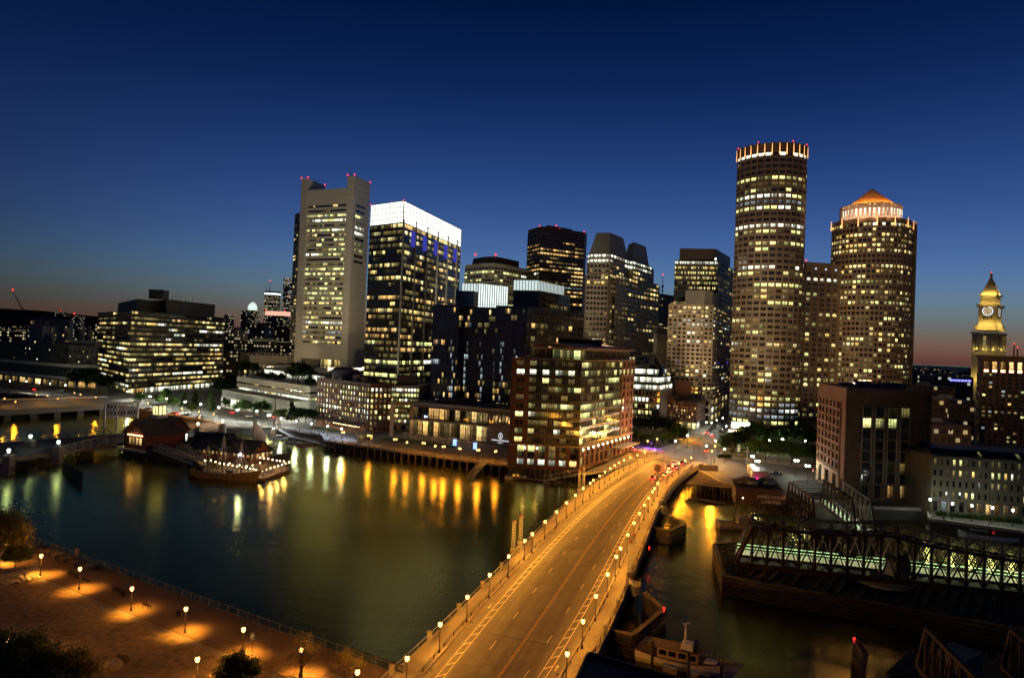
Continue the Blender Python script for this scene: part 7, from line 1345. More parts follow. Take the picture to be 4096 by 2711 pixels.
for k in (.2, .55, .9): q = e0.lerp(e1, k) + Vector((d3.y, -d3.x)) * .08; b.win((q.x, q.y, mz + 2.8), .9, 2.8, math.atan2(d3.y, d3.x), 'W')
q = e0.lerp(e1, .5) + Vector((d3.y, -d3.x)) * .1; b.win((q.x, q.y, mz + 7.6), 3.4, 1.6, math.atan2(d3.y, d3.x), 'K', True)
m_ = MB(); q = rm + pr * 10; m_.box((q.x, q.y, zr2 + .5), (4.4, 4.4, 1.4), math.atan2(d1.y, d1.x)); m_.box((q.x, q.y, zr2 + 4.9), (4.6, 4.6, .5), math.atan2(d1.y, d1.x)); m_.build('cupola_base', M['white'], b.o); m_ = MB(); m_.box((q.x, q.y, zr2 + 2.9), (3.2, 3.2, 3.4), math.atan2(d1.y, d1.x)); m_.build('cupola_light', em('cupola_glow', (1, .9, .35), 1.6), b.o)
m_ = MB(); [m_.box((q.x + d1.x * s_ * 1.65 + pr.x * t_ * 1.65, q.y + d1.y * s_ * 1.65 + pr.y * t_ * 1.65, zr2 + 2.9), (.35, .35, 3.5), math.atan2(d1.y, d1.x)) for s_ in (-1, 0, 1) for t_ in (-1, 0, 1) if (s_, t_) != (0, 0)]; m_.build('cupola_posts', M['white'], b.o)
m_ = MB(); m_.prism([c1 - d1 * 2 - pr * 1.5, c2 + d1 * 1 - pr * 1.5, e1 + d3 * 1 - p3 * 1.5, e1 + p3 * bk2, c1 + pr * bkL], mz - .8, mz); m_.build('platform', M['conc'], b.o)
for k in range(14): q = c1.lerp(c2, (k % 7) / 6) + pr * (6 if k > 6 else 0); m_ = MB(); m_.tube((q.x, q.y, WZ - 1), (q.x, q.y, mz - .8), .35, 6); m_.build('pile', M['timberd'], b.o)
lamp_light(b.o, (*(e0 - p3 * 1.0), mz + 4.0), 420, (1, .55, .2), .3); m_ = MB(); m_.lathe((*(e0 - p3 * 1.0), mz + 3.6), [(.05, -.2), (.2, 0), (.05, .2)], 7); m_.build('porch_lamp', EMP, b.o)
lamp_light(b.o, (*(c1.lerp(c2, .5) - pr * 1.6), mz + 5.6), 130, (1, .5, .16), .3); b.finish()
PGW = pm('pale_cast_iron', (.50, .46, .38), .7, .15, .6)
gangway('broad white cast-iron style gangway from the museum down to the dock, nearer one', gp(622, 1792, .3), gp(815, 1862, dz + .3), 2.6, 1.8, PGW, solid=True); gangway('white gangway running behind the nearer museum gangway', gp(650, 1772, .3), gp(822, 1826, dz + .3), 2.2, 1.6, PGW, solid=True)
b = Bld('dark_dock_shed', 'dark-roofed low shed behind the museum gangways', 'building', gp(800, 1810, dz).xy); e = gp(765, 1806, dz).xy; f_ = gp(905, 1812, dz).xy; gable(b, e, f_, 10, dz + 3.2, dz + 7.5, pm('grey_boards', (.09, .09, .09), .85, .2, .5), dkr, .8, z0=dz); b.finish()
fender('long dark timber fender below the museum gangways', [gp(480, 1795, -1.5), gp(560, 1800, -1.5), gp(770, 1842, -1.5), gp(810, 1866, -1.5)], -1.5, 4)
# ================================================================ old steel bridge with stone lamp piers
cb_ = thing('steel_street_bridge', 'old low steel girder bridge with stone lamp piers', 'bridge', gp(100, 1790)); f0, f1 = gp(-260, 1868, 0), gp(470, 1778, 0); k0, k1 = gp(-260, 1788, 0), gp(470, 1735, 0)
m_ = MB(); m_.prism([(q.x, q.y) for q in (f0, f1, k1, k0)], -1.3, -.05); m_.build('deck', M['asphalt'], cb_)
g0, g1 = gp(700, 1745, 0), gp(905, 1708, 0); h0, h1 = gp(740, 1700, 0), gp(860, 1688, 0); m_ = MB(); m_.prism([(q.x, q.y) for q in (gp(430, 1775), g0, g1, h1, h0, gp(470, 1735))], -1.3, -.03); m_.build('deck', M['asphalt'], cb_)
for a, c in ((f0, f1), (k0, k1), (g0, g1), (h0, h1)):
    k = int((c - a).length / 2.2); m_ = MB(); m_.beam(a + UP(-.7), c + UP(-.7), .3, 1.5); m_.build('girder', C['metal'], cb_)
    for i in range(k): p, q = a.lerp(c, i / k), a.lerp(c, (i + 1) / k); m_ = MB(); m_.tube(p, p + UP(1.2), .06, 4); m_.tube(p + UP(1.15), q + UP(1.15), .05, 4); m_.tube(p + UP(.2), q + UP(.2), .04, 4); [m_.tube(p.lerp(q, j / 5) + UP(.2), p.lerp(q, j / 5) + UP(1.15), .02, 3, caps=False) for j in range(1, 5)]; m_.build('rail_panel', C['metal'], cb_)
def truss(parent, a, c, h, n_, mat, w_=.35, slope=2, sag=None, parts=True):
    """one truss plane: chords, verticals and crossed diagonals, each member a part"""
    a, c = Vector(a), Vector(c); hh = lambda t_: (h(t_) if callable(h) else h)
    L_ = [a.lerp(c, i / n_) for i in range(n_ + 1)]; T_ = [p + UP(hh(i / n_)) for i, p in enumerate(L_)]
    def mem(nm, p, q, w2): m2 = MB(); m2.beam(p, q, w2, w2); m2.build(nm, mat, parent)
    mem('bottom_chord', L_[0], L_[-1], w_ * 1.3)
    for i in range(n_ + 1):
        if i == 0 or i == n_: continue
        mem('vertical_post', L_[i], T_[i], w_ * .8)
    for i in range(n_):
        p, q = (T_[i] if i else L_[0]), (T_[i + 1] if i + 1 < n_ else L_[n_]); mem('top_chord' if 0 < i < n_ - 1 else 'end_post', p, q, w_ * 1.2)
        if 0 < i < n_ - 1: mem('diagonal', L_[i], T_[i + 1], w_ * .45); mem('diagonal', T_[i], L_[i + 1], w_ * .45)
    return L_, T_
truss(cb_, f0.lerp(f1, .58), f0.lerp(f1, .97), lambda t_: 1.4 + t_ * 3.2, 8, C['metal'], .3); truss(cb_, k0.lerp(k1, .55), k0.lerp(k1, .97), lambda t_: 1.2 + t_ * 2.6, 8, C['metal'], .3)
def stonepier(px, py, label, color='C', h=4.0):
    p = gp(px, py, h); o_ = thing('stone_lamp_pier', label, 'pier', (p.x, p.y, WZ), 'stone lamp piers'); m_ = MB(); m_.prism([(p.x + x, p.y + y) for x, y in ((-1.6, -1.6), (1.6, -1.6), (1.6, 1.6), (-1.6, 1.6))], WZ - 1, 2.0, scale_top=.72); m_.build('stone_base', M['granite'], o_); m_ = MB(); m_.box((p.x, p.y, 2.2), (2.7, 2.7, .4)); m_.prism([(p.x + x, p.y + y) for x, y in ((-.9, -.9), (.9, -.9), (.9, .9), (-.9, .9))], 2.4, 3.2, scale_top=.6); m_.build('stone_cap', M['granite'], o_); m_ = MB(); m_.lathe((p.x, p.y, h), [(.12, -.75), (.12, -.4), (.42, -.25), (.5, .05), (.4, .35), (.1, .5)], 9); m_.build('globe', {'C': em('pale_green_globe', (.75, 1, .85), 12), 'O': EMP}[color], o_, smooth=True); lamp_light(o_, (p.x, p.y, h), 520 if color == 'C' else 700, (.75, 1, .85) if color == 'C' else (1, .6, .2), .6)
stonepier(35, 1801, 'stone pier with pale green globe nearest the frame edge'); stonepier(234, 1767, 'stone pier with pale green globe before the steel truss'); stonepier(122, 1744, 'stone pier with pale green globe on the far bridge side'); stonepier(792, 1694, 'stone pier with amber globe behind the museum roof', 'O'); stonepier(890, 1684, 'stone pier with amber globe at the quay end of the old bridge', 'O')
for i, (x0, y0, x1, y1) in enumerate([(40, 1846, 112, 1850), (160, 1832, 196, 1836), (255, 1850, 330, 1895), (300, 1812, 372, 1800)]):
    fender('latticed timber guide fender under the old bridge, %s from the frame edge' % ORD[i + 1], [gp(x0, y0, -1), gp(x1, y1, -1)], -1, 5)
# raised counterweight lattice
lg = thing('lift_lattice', 'grey steel lattice counterweight frame behind the museum house', 'gantry', gp(480, 1730)); A, B_ = gp(415, 1738), gp(548, 1726); zz0, zz1 = zt(480, 1672, A.y) , zt(480, 1615, A.y)
for p in (A, A.lerp(B_, .36), A.lerp(B_, .62), B_): m_ = MB(); m_.beam(p + UP(-1), p + UP(zz1), .55, .55); m_.build('leg', M['steel'], lg)
for z in (zz0, (zz0 + zz1) / 2, zz1): m_ = MB(); m_.beam(A + UP(z), B_ + UP(z), .5, .5); m_.build('cross_beam', M['steel'], lg)
for i in range(10):
    p, q = A.lerp(B_, i / 10), A.lerp(B_, (i + 1) / 10)
    for z0_, z1_ in ((zz0, (zz0 + zz1) / 2), ((zz0 + zz1) / 2, zz1)): m_ = MB(); m_.beam(p + UP(z0_), q + UP(z1_), .28, .28); m_.build('brace', M['steel'], lg); m_ = MB(); m_.beam(p + UP(z1_), q + UP(z0_), .28, .28); m_.build('brace', M['steel'], lg)
# ================================================================ far road bridge on the left
sb_ = thing('viaduct', 'low concrete road viaduct crossing the far channel', 'bridge', gp(100, 1650)); zv = 1.2; a0, a1 = gp(-400, 1668, zv), gp(420, 1622, zv); c0, c1_ = gp(-400, 1612, zv), gp(430, 1590, zv)
m_ = MB(); m_.prism([(q.x, q.y) for q in (a0, a1, c1_, c0)], zv - 2.2, zv); m_.build('deck', M['asphalt'], sb_); m_ = MB(); m_.beam(a0 + UP(.4), a1 + UP(.4), .4, .9); m_.beam(a0 + UP(-1), a1 + UP(-1), .7, 2.4); m_.build('parapet', M['concd'], sb_); m_ = MB(); m_.beam(c0 + UP(.4), c1_ + UP(.4), .4, .9); m_.build('parapet', M['conc'], sb_)
for k in range(7): p = a0.lerp(a1, .2 + k * .13); q = c0.lerp(c1_, .2 + k * .13); m_ = MB(); m_.beam((p.x, p.y + 1, -2.6), (q.x, q.y, -2.6), 3, 3.2); m_.build('pier', M['concd'], sb_)
# ================================================================ old truss swing bridge
RS = M['rust']; DKS = pm('dark_rusty_steel', (.026, .012, .009), .8, .4, .7)
GST = em('green_light_strip', (.62, 1, .45), 1.6, True); WDK = pm('pale_deck_boards', (.34, .33, .28), .8, .2, .4)
sw = thing('swing_truss_bridge', 'rusty steel swing truss bridge with green-lit walkway', 'bridge', gp(3400, 2300, 1))
zq = 1.2; s0, s1 = gp(2945, 2250, zq), gp(4300, 2395, zq); t0, t1 = gp(2945, 2190, zq), gp(4300, 2330, zq)
prof = lambda t_: 7.8 + .9 * math.exp(-((t_ - .46) / .1) ** 2) - 5.0 * max(0, t_ - .5)
for a, c in ((s0, s1), (t0, t1)): truss(sw, a, c, prof, 20, DKS, .52)
gx0, gx1 = s0.lerp(t0, .5), s1.lerp(t1, .5); truss(sw, gx0, gx1, lambda t_: prof(t_) - .6, 20, DKS, .3)
m_ = MB(); m_.prism([(p.x, p.y) for p in (s0, s1, gx1, gx0)], zq - .9, zq - .25); m_.build('roadway', DKS, sw)
m_ = MB(); u0, u1 = gx0 + V3(0, .6, 0), gx1 + V3(0, .6, 0); m_.prism([(p.x, p.y) for p in (u0, u1, t1, t0)], zq - .2, zq - .05); m_.build('walkway', WDK, sw)
for off in (.2, .9): m_ = MB(); m_.tube(t0 + V3(0, -.6, off + .2), t1 + V3(0, -.6, off + .2), .07, 4); m_.build('light_strip', GST, sw)
m_ = MB()
for k in range(60): p = u0.lerp(u1, k / 60); q = u0.lerp(u1, (k + 1) / 60); m_.tube(p, p + UP(1.1), .04, 3); m_.tube(p + UP(1.1), q + UP(1.1), .03, 3); m_.tube(p + UP(.6), q + UP(.6), .02, 3)
m_.build('walkway_rail', M['steel'], sw)
for k in range(16): p = u0.lerp(t0, .5).lerp(u1.lerp(t1, .5), (k + .5) / 16); lamp_light(sw, p + UP(2.2), 240, (.95, 1, .52), .3)
for i in range(1, 20):
    t_ = i / 20; a, c = s0.lerp(s1, t_) + UP(prof(t_)), t0.lerp(t1, t_) + UP(prof(t_)); m_ = MB(); m_.beam(a, c, .28, .28); m_.build('cross_strut', DKS, sw); a2, c2 = s0.lerp(s1, t_), t0.lerp(t1, t_); m_ = MB(); m_.beam(a2 + UP(-.5), c2 + UP(-.5), .3, .5); m_.build('floor_beam', DKS, sw)
for i in range(19):
    a, c = s0.lerp(s1, (i + .5) / 20), t0.lerp(t1, (i + 1.5) / 20); h_ = prof((i + 1) / 20) - .2; m_ = MB(); m_.beam(a + UP(h_), c + UP(h_), .2, .2); m_.build('lateral_brace', DKS, sw); m_ = MB(); m_.beam(s0.lerp(s1, (i + 1.5) / 20) + UP(h_), t0.lerp(t1, (i + .5) / 20) + UP(h_), .2, .2); m_.build('lateral_brace', DKS, sw); m_ = MB(); m_.beam(a + UP(h_ * .5), s0.lerp(s1, (i + 1.5) / 20) + UP(h_ * .5), .22, .22); m_.build('mid_chord', DKS, sw)
m_ = MB(); c = s0.lerp(s1, .46).lerp(t0.lerp(t1, .46), .5); m_.lathe((c.x, c.y, WZ - 1), [(5.5, 0), (5.5, 4.2), (4.8, 4.3)], 20); m_.build('pivot_pier', M['granite'], sw)
p = gp(3590, 2300, zq); m_ = MB(); m_.box(p + UP(1.6), (3.6, 3, 3.2), .2); m_.build('tender_cabin', M['walk'], sw); m_ = MB(); m_.prism([(p.x + x, p.y + y) for x, y in ((-2.1, -1.8), (2.1, -1.8), (2.1, 1.8), (-2.1, 1.8))], zq + 3.2, zq + 4.4, scale_top=.1); m_.build('cabin_roof', dkr, sw)
for k in range(3): q = p + V3(-1.1 + k * 1.1, -1.62 + .22 * (k - 1), 1.9); o_ = bpy.data.objects.new('cabin_window', pane_mesh(.7, 1.0, WIN['K'])); COL.objects.link(o_); o_.parent = sw; o_.location = q - wpos(sw); o_.rotation_euler = (0, 0, .2)
fender('long pointed timber guard pier around the swing bridge', [gp(2990, 2168, -.4), gp(2858, 2180, -.4), gp(2896, 2306, -.4), gp(3384, 2393, -.4), gp(4200, 2540, -.4)], -.4, 6)
gd = thing('guard_pier_deck', 'dark timber decking inside the long guard pier', 'pier', gp(3400, 2350, -1.2)); Q = [gp(2885, 2205, -1.2), gp(2912, 2296, -1.2), gp(3384, 2384, -1.2), gp(4200, 2530, -1.2), gp(4200, 2400, -1.2), gp(2965, 2240, -1.2)]
m_ = MB(); m_.prism([(q.x, q.y) for q in Q], -1.6, -1.2); m_.build('deck', M['timberd'], gd)
for k in range(26): a, c = Q[1].lerp(Q[3], k / 26) + V3(0, .6, .1), Q[5].lerp(Q[4], k / 26) + UP(.1); m_ = MB(); m_.beam(a, c, .5, .12); m_.build('plank', M['timberd'], gd)
for k in range(10): p = Q[1].lerp(Q[3], (k + .5) / 10) + V3(0, 2.5, 0); m_ = MB(); m_.tube(p + UP(-4), p + UP(1.2), .2, 6); m_.build('pile', M['timberd'], gd)
nd = thing('added_dark_dock', 'added dark timber dock dimming the water in the lower corner beside the near truss', 'dock', gp(3700, 2680, -1)); Q = [gp(3560, 2700, -1), gp(3650, 2612, -1), gp(4250, 2650, -1), gp(4250, 2800, -1)]; m_ = MB(); m_.prism([(q.x, q.y) for q in Q], -1.5, -1); m_.build('deck', M['timberd'], nd)  # dock added to darken the bright water in this corner
for k in range(12): a, c = Q[1].lerp(Q[2], k / 12), Q[0].lerp(Q[3], k / 12); m_ = MB(); m_.beam(a + UP(.1), c + UP(.1), 1.1, .12); m_.build('plank', M['timberd'], nd); m_ = MB(); m_.tube(a + UP(-4), a + UP(.8), .2, 6); m_.build('pile', M['timberd'], nd)
fender('short isolated timber fender with a red light at lower channel', [gp(3418, 2560, -.4), gp(3462, 2620, -.4), gp(3440, 2720, -.4)], -.4, 6)
ab = thing('approach_truss_bridge', 'fixed approach spans of the old truss bridge at the quay', 'bridge', gp(3250, 2060, .5)); za = .6
pl = [(gp(3143, 2019, za), gp(3262, 2118, za)), (gp(3280, 2008, za), gp(3424, 2122, za)), (gp(3346, 2004, za), gp(3500, 2132, za))]
for a, c in pl: truss(ab, a, c, 7.6, 9, DKS, .4)
m_ = MB(); m_.prism([(p.x, p.y) for p in (pl[0][0], pl[1][0], pl[1][1], pl[0][1])], za - .8, za - .2); m_.build('roadway', DKS, ab); m_ = MB(); m_.prism([(p.x, p.y) for p in (pl[1][0] + V3(.5, 0, 0), pl[2][0], pl[2][1], pl[1][1] + V3(.5, 0, 0))], za - .3, za - .1); m_.build('walkway', WDK, ab)
for k in range(7): p = pl[1][0].lerp(pl[2][0], .5).lerp(pl[1][1].lerp(pl[2][1], .5), (k + .5) / 7); lamp_light(ab, p + UP(3.2), 300, (.85, 1, .7), .3)
m_ = MB(); m_.tube(pl[1][0] + V3(.8, 0, 1), pl[1][1] + V3(.8, 0, 1), .07, 4); m_.build('light_strip', GST, ab)
for i in range(1, 9): a, c = pl[0][0].lerp(pl[0][1], i / 9) + UP(7.6), pl[1][0].lerp(pl[1][1], i / 9) + UP(7.6); m_ = MB(); m_.beam(a, c, .3, .3); m_.build('cross_strut', DKS, ab)
nb = thing('near_truss_span', 'dark rusty truss span entering the lower corner', 'bridge', gp(3800, 2650, 1)); zn = .8
for (a, c) in ((gp(3672, 2660, zn), gp(3960, 3000, zn)), (gp(4010, 2665, zn), gp(4330, 3000, zn))): truss(nb, a, c, 6.4, 8, DKS, .45)
a, c = gp(3672, 2660, zn), gp(4010, 2665, zn); m_ = MB(); m_.prism([(p.x, p.y) for p in (a, c, gp(4330, 3000, zn), gp(3960, 3000, zn))], zn - .9, zn - .3); m_.build('roadway', DKS, nb); m_ = MB(); q = gp(3830, 2700, zn); m_.box(q + UP(1.6), (6, 4, 3.6), .6); m_.build('cabin', M['walk'], nb)
for i, (px, py, z) in enumerate([(2656, 2435, .2), (2597, 2190, -.5), (3417, 2556, .2), (2545, 2548, -1.5)]):
    p = gp(px, py, z); o_ = thing('navigation_light', 'red navigation light %s' % ['on the tip of the fender by the yacht', 'low on the bridge side in mid channel', 'on the isolated lower fender', 'deep on the fender side by the yacht'][i], 'lamp', p, 'navigation lights'); m_ = MB(); m_.lathe(p, [(.06, -.5), (.06, 0), (.16, .05), (.16, .3), (.05, .36)], 7); m_.build('lens', EMR, o_); m_ = MB(); m_.box(p - UP(.6), (.3, .3, .2)); m_.build('bracket', M['iron'], o_)
# ================================================================ ruined pier, lobster building, trailer
rp = thing('ruined_pier', 'collapsing timber pier on stilts beside the bridge end', 'pier', gp(2800, 1920, -.3)); zz = -.4; Q = [gp(2742, 1934, zz), gp(2945, 1950, zz), gp(2985, 1925, zz), gp(2800, 1884, zz)]
m_ = MB(); m_.prism([(q.x, q.y) for q in Q], zz - .5, zz - .1); m_.build('sub_deck', M['timberd'], rp); r = random.Random(9)
for k in range(30): a, c = Q[0].lerp(Q[3], k / 30), Q[1].lerp(Q[2], k / 30); e0, e1 = r.uniform(-.03, .08), r.uniform(.35, 1.0); m_ = MB(); m_.beam(a.lerp(c, e0), a.lerp(c, e1) + UP(r.uniform(-.1, .15)), .5, .12); m_.build('plank', M['timber'], rp)
for i in range(2):
    for k in range(14): p = (Q[0] if i == 0 else Q[0].lerp(Q[3], .4)).lerp(Q[1] if i == 0 else Q[1].lerp(Q[2], .4), k / 13); m_ = MB(); m_.tube((p.x + r.uniform(-.2, .2), p.y, WZ - 1), (p.x, p.y, zz - .4), .22, 6); m_.build('pile', M['timber'], rp)
a, c = gp(2755, 1990, WZ + .4), gp(2900, 2012, WZ + .4); m_ = MB(); m_.beam(a, c, .5, .4); m_.beam(a + V3(2, -1, .1), c + V3(-3, -.8, .2), .35, .3); m_.build('floating_log', M['timber'], rp)
ho = thing('hoarding', 'plywood hoarding closing off the ruined pier', 'fence', gp(2800, 1880)); a, c = gp(2795, 1880), gp(2872, 1882)
for k in range(5): p, q = a.lerp(c, k / 5), a.lerp(c, (k + .95) / 5); m_ = MB(); m_.beam(p + UP(1.05), q + UP(1.05), .08, 2.1); m_.build('panel', M['plank'], ho)
b = Bld('lobster_house', 'dark low seafood building on stilts lettered JAMES HOOK LOBSTER', 'building', gp(2942, 2008).xy); a, c = gp(2942, 2008).xy, gp(3128, 2024).xy; d = (c - a).normalized(); nn = Vector((d.y, -d.x)); zh = 4.6; P = [a, c, c - nn * 13, a - nn * 13]; dr = pm('dark_red_boards', (.085, .045, .032), .85, .25, .4); mass(b, P, -.6, zh, dr); m_ = MB(); m_.prism([p + (p - (a + c) / 2).normalized() * .3 for p in P], zh, zh + .3); m_.build('roof', C['roof'], b.o); roofkit(b, offs(P, 3), zh + .3, 4, 2, 1.4)
for k in range(9): p = a.lerp(c, k / 8); m_ = MB(); m_.tube((p.x, p.y, WZ - 1), (p.x, p.y, -.6), .22, 6); m_.build('pile', M['timber'], b.o)
for k in range(4): p = a.lerp(c, (k + .5) / 4) + nn * .2; m_ = MB(); m_.beam((p.x, p.y, -.6), (p.x + 1.5, p.y - .3, -2.6), .2, .2); m_.beam((p.x, p.y, -.6), (p.x - 1.5, p.y - .3, -2.6), .2, .2); m_.build('brace', M['timber'], b.o)
b.finish(); LTR = pm('white_letter_paint', (.75, .73, .66), .7, .15, 2); rz = math.atan2(d.y, d.x); q = a.lerp(c, .765) + nn * .08; text('JAMES HOOK', b.o, (q.x, q.y, 2.0), rz, 1.35, LTR); text('LOBSTER', b.o, (q.x, q.y, .45), rz, 1.35, LTR)
lamp_light(b.o, (*(a + Vector((-1.5, 3))), 1.8), 60, (1, .75, .4), .2); m_ = MB(); q = a + Vector((-.4, .2)); m_.box((q.x, q.y, 1.2), (.4, .3, 2.2)); m_.build('lit_door', M['walk'], b.o)
b = Bld('food_trailer', 'pale food trailer with a pink-lit end wall', 'trailer', gp(3010, 1925).xy); a, c = gp(3011, 1925).xy, gp(3072, 1929).xy; bk = gp(2990, 1856, 3.6).xy - a; P = [a, c, c + bk, a + bk]; tw = pm('pale_trailer_panel', (.42, .40, .36), .6, .15, .5); mass(b, P, .5, 3.7, tw); m_ = MB(); m_.prism(offs(P, -.2), 3.7, 3.85); m_.build('roof', C['slate'], b.o)
sd = (a - (a + bk)).normalized(); b.facade(a + bk, a, 1.2, 3.4, 1, 6, lights({'O': .6, 'Y': .4}), tw, .7, .8, .1, .06)
for k in range(3): p = a.lerp(P[3], .15 + .3 * k); m_ = MB(); m_.tube((p.x - .1, p.y, .5), (p.x + 2, p.y, .5), .5, 8); m_.build('wheel', C['black'], b.o)
b.finish(); p = (a + c) / 2; nl = Vector(((c - a).normalized().y, -(c - a).normalized().x)); q = p + nl * 1.5; m_ = MB(); m_.box((p.x + nl.x * .2 - 1.4, p.y + nl.y * .2, .9), (.9, .2, .8)); m_.build('pink_sign', em('pink_neon', (1, .02, .25), 6), b.o); lamp_light(b.o, (q.x - 1.2, q.y, 1.2), 60, (1, .02, .22), .2)
for k in range(4): q = a.lerp(P[3], .1 + .25 * k) + Vector((-1.2, -.6)); lamp_light(b.o, (q.x, q.y, 2.6), 70, (1, .55, .2), .2)
# ================================================================ boats and wharf at the right
p = gp(2975, 2112, wz); fb_ = thing('fishing_boat', 'worn fishing boat moored below the lobster building', 'boat', p); X = hull(fb_, p, .06, 15, 4.4, 1.5, pm('worn_hull', (.28, .24, .19), .7, .3, .8), sheer=1.0); m_ = MB(); m_.prism([X(x, y, 0).xy for x, y in ((-2, -1.3), (2.2, -1.3), (2.2, 1.3), (-2, 1.3))], wz + 1.4, wz + 3.4); m_.build('wheelhouse', M['walk'], fb_); m_ = MB(); m_.tube(X(-.5, 0, 3.2), X(-.5, 0, 8.5), .12, 5, .06); m_.tube(X(-3.5, 0, 1.4), X(-3.5, 0, 6), .1, 5); m_.tube(X(-3.5, 0, 5), X(-.5, 0, 7.5), .04, 3); m_.build('mast', M['timber'], fb_); q = X(-.5, 0, 8.6); m_ = MB(); m_.lathe(q, [(.05, -.1), (.14, 0), (.05, .14)], 6); m_.build('mast_lamp', EMW, fb_); lamp_light(fb_, q + V3(0, -.4, 0), 60, (1, .9, .7), .2)
for i, (px, py, L_, ms, lb) in enumerate([(4030, 2166, 24, ((-5, 20), (5, 22)), 'white two-masted schooner moored along the stone wharf'), (3788, 2122, 11, ((0, 13),), 'covered sailboat moored between truss bridge and wharf')]):
    p = gp(px, py, wz); o_ = thing('sailing_boat', lb, 'sailboat', p, 'moored sailing boats'); X = hull(o_, p, -.12, L_, L_ * .22, L_ * .075, pm('white_hull', (.55, .56, .58), .4, .1, .5), sheer=.7, bow=.4)
    for x, h in ms: m_ = MB(); m_.tube(X(x, 0, 1), X(x, 0, h), .13, 6, .06); m_.build('mast', M['timber'], o_); m_ = MB(); m_.tube(X(x - .3, 0, 2.6), X(x - L_ * .2, 0, 2.8), .2, 6); m_.build('furled_sail', BW, o_); m_ = MB(); [m_.tube(X(x, s_ * L_ * .1, 1.2), X(x, 0, h * .9), .025, 3, caps=False) for s_ in (-1, 1)]; m_.tube(X(L_ * .5, 0, 1.6), X(x, 0, h * .92), .025, 3, caps=False); m_.build('rigging', M['steel'], o_)
    m_ = MB(); m_.prism([X(x, y, 0).xy for x, y in ((-L_ * .1, -.9), (L_ * .12, -.9), (L_ * .12, .9), (-L_ * .1, .9))], wz + L_ * .07, wz + L_ * .07 + .7); m_.build('cabin_trunk', BW, o_)
    if i == 0: q = X(-4, -.5, 2.4); m_ = MB(); m_.lathe(q, [(.05, -.1), (.16, 0), (.05, .16)], 6); m_.build('red_lamp', EMR, o_)
dockf('floating dock along the stone wharf', [gp(3760, 2128, wz + .4), gp(3880, 2120, wz + .4), gp(4000, 2138, wz + .4), gp(4180, 2160, wz + .4)])
tree_h = thing('clipped_hedge', 'long clipped hedge along the stone wharf edge', 'hedge', gp(3900, 2080)); a, c = gp(3745, 2060), gp(4150, 2100); r = random.Random(17); m_ = MB()
for k in range(5200): t_ = r.random(); p = a.lerp(c, t_) + V3(r.uniform(-.2, .2), r.uniform(-.7, .7), r.uniform(0, 1.25)); n_ = Vector((r.uniform(-1, 1), r.uniform(-1, 1), r.uniform(-.2, 1))).normalized(); u = n_.orthogonal() * .16; v = n_.cross(u) * .7; m_.face([p - u, p + v, p + u, p - v])
m_.build('foliage', LEAF['g'], tree_h); m_ = MB(); m_.beam(a + UP(.5), c + UP(.5), 1.0, 1.0); m_.build('hedge_core', LEAF['d'], tree_h)
for i, (px, py) in enumerate([(3985, 2060), (4082, 2070)]): p = gp(px, py); o_ = thing('folded_parasol', 'folded white parasol by the wharf hedge, %s from the brick office' % ORD[i + 1], 'parasol', p, 'folded parasols'); m_ = MB(); m_.tube(p, p + UP(2.8), .04, 5); m_.build('pole', M['steel'], o_); m_ = MB(); m_.lathe(p, [(.26, .9), (.2, 1.8), (.05, 2.7)], 8); m_.build('canopy', M['white'], o_)
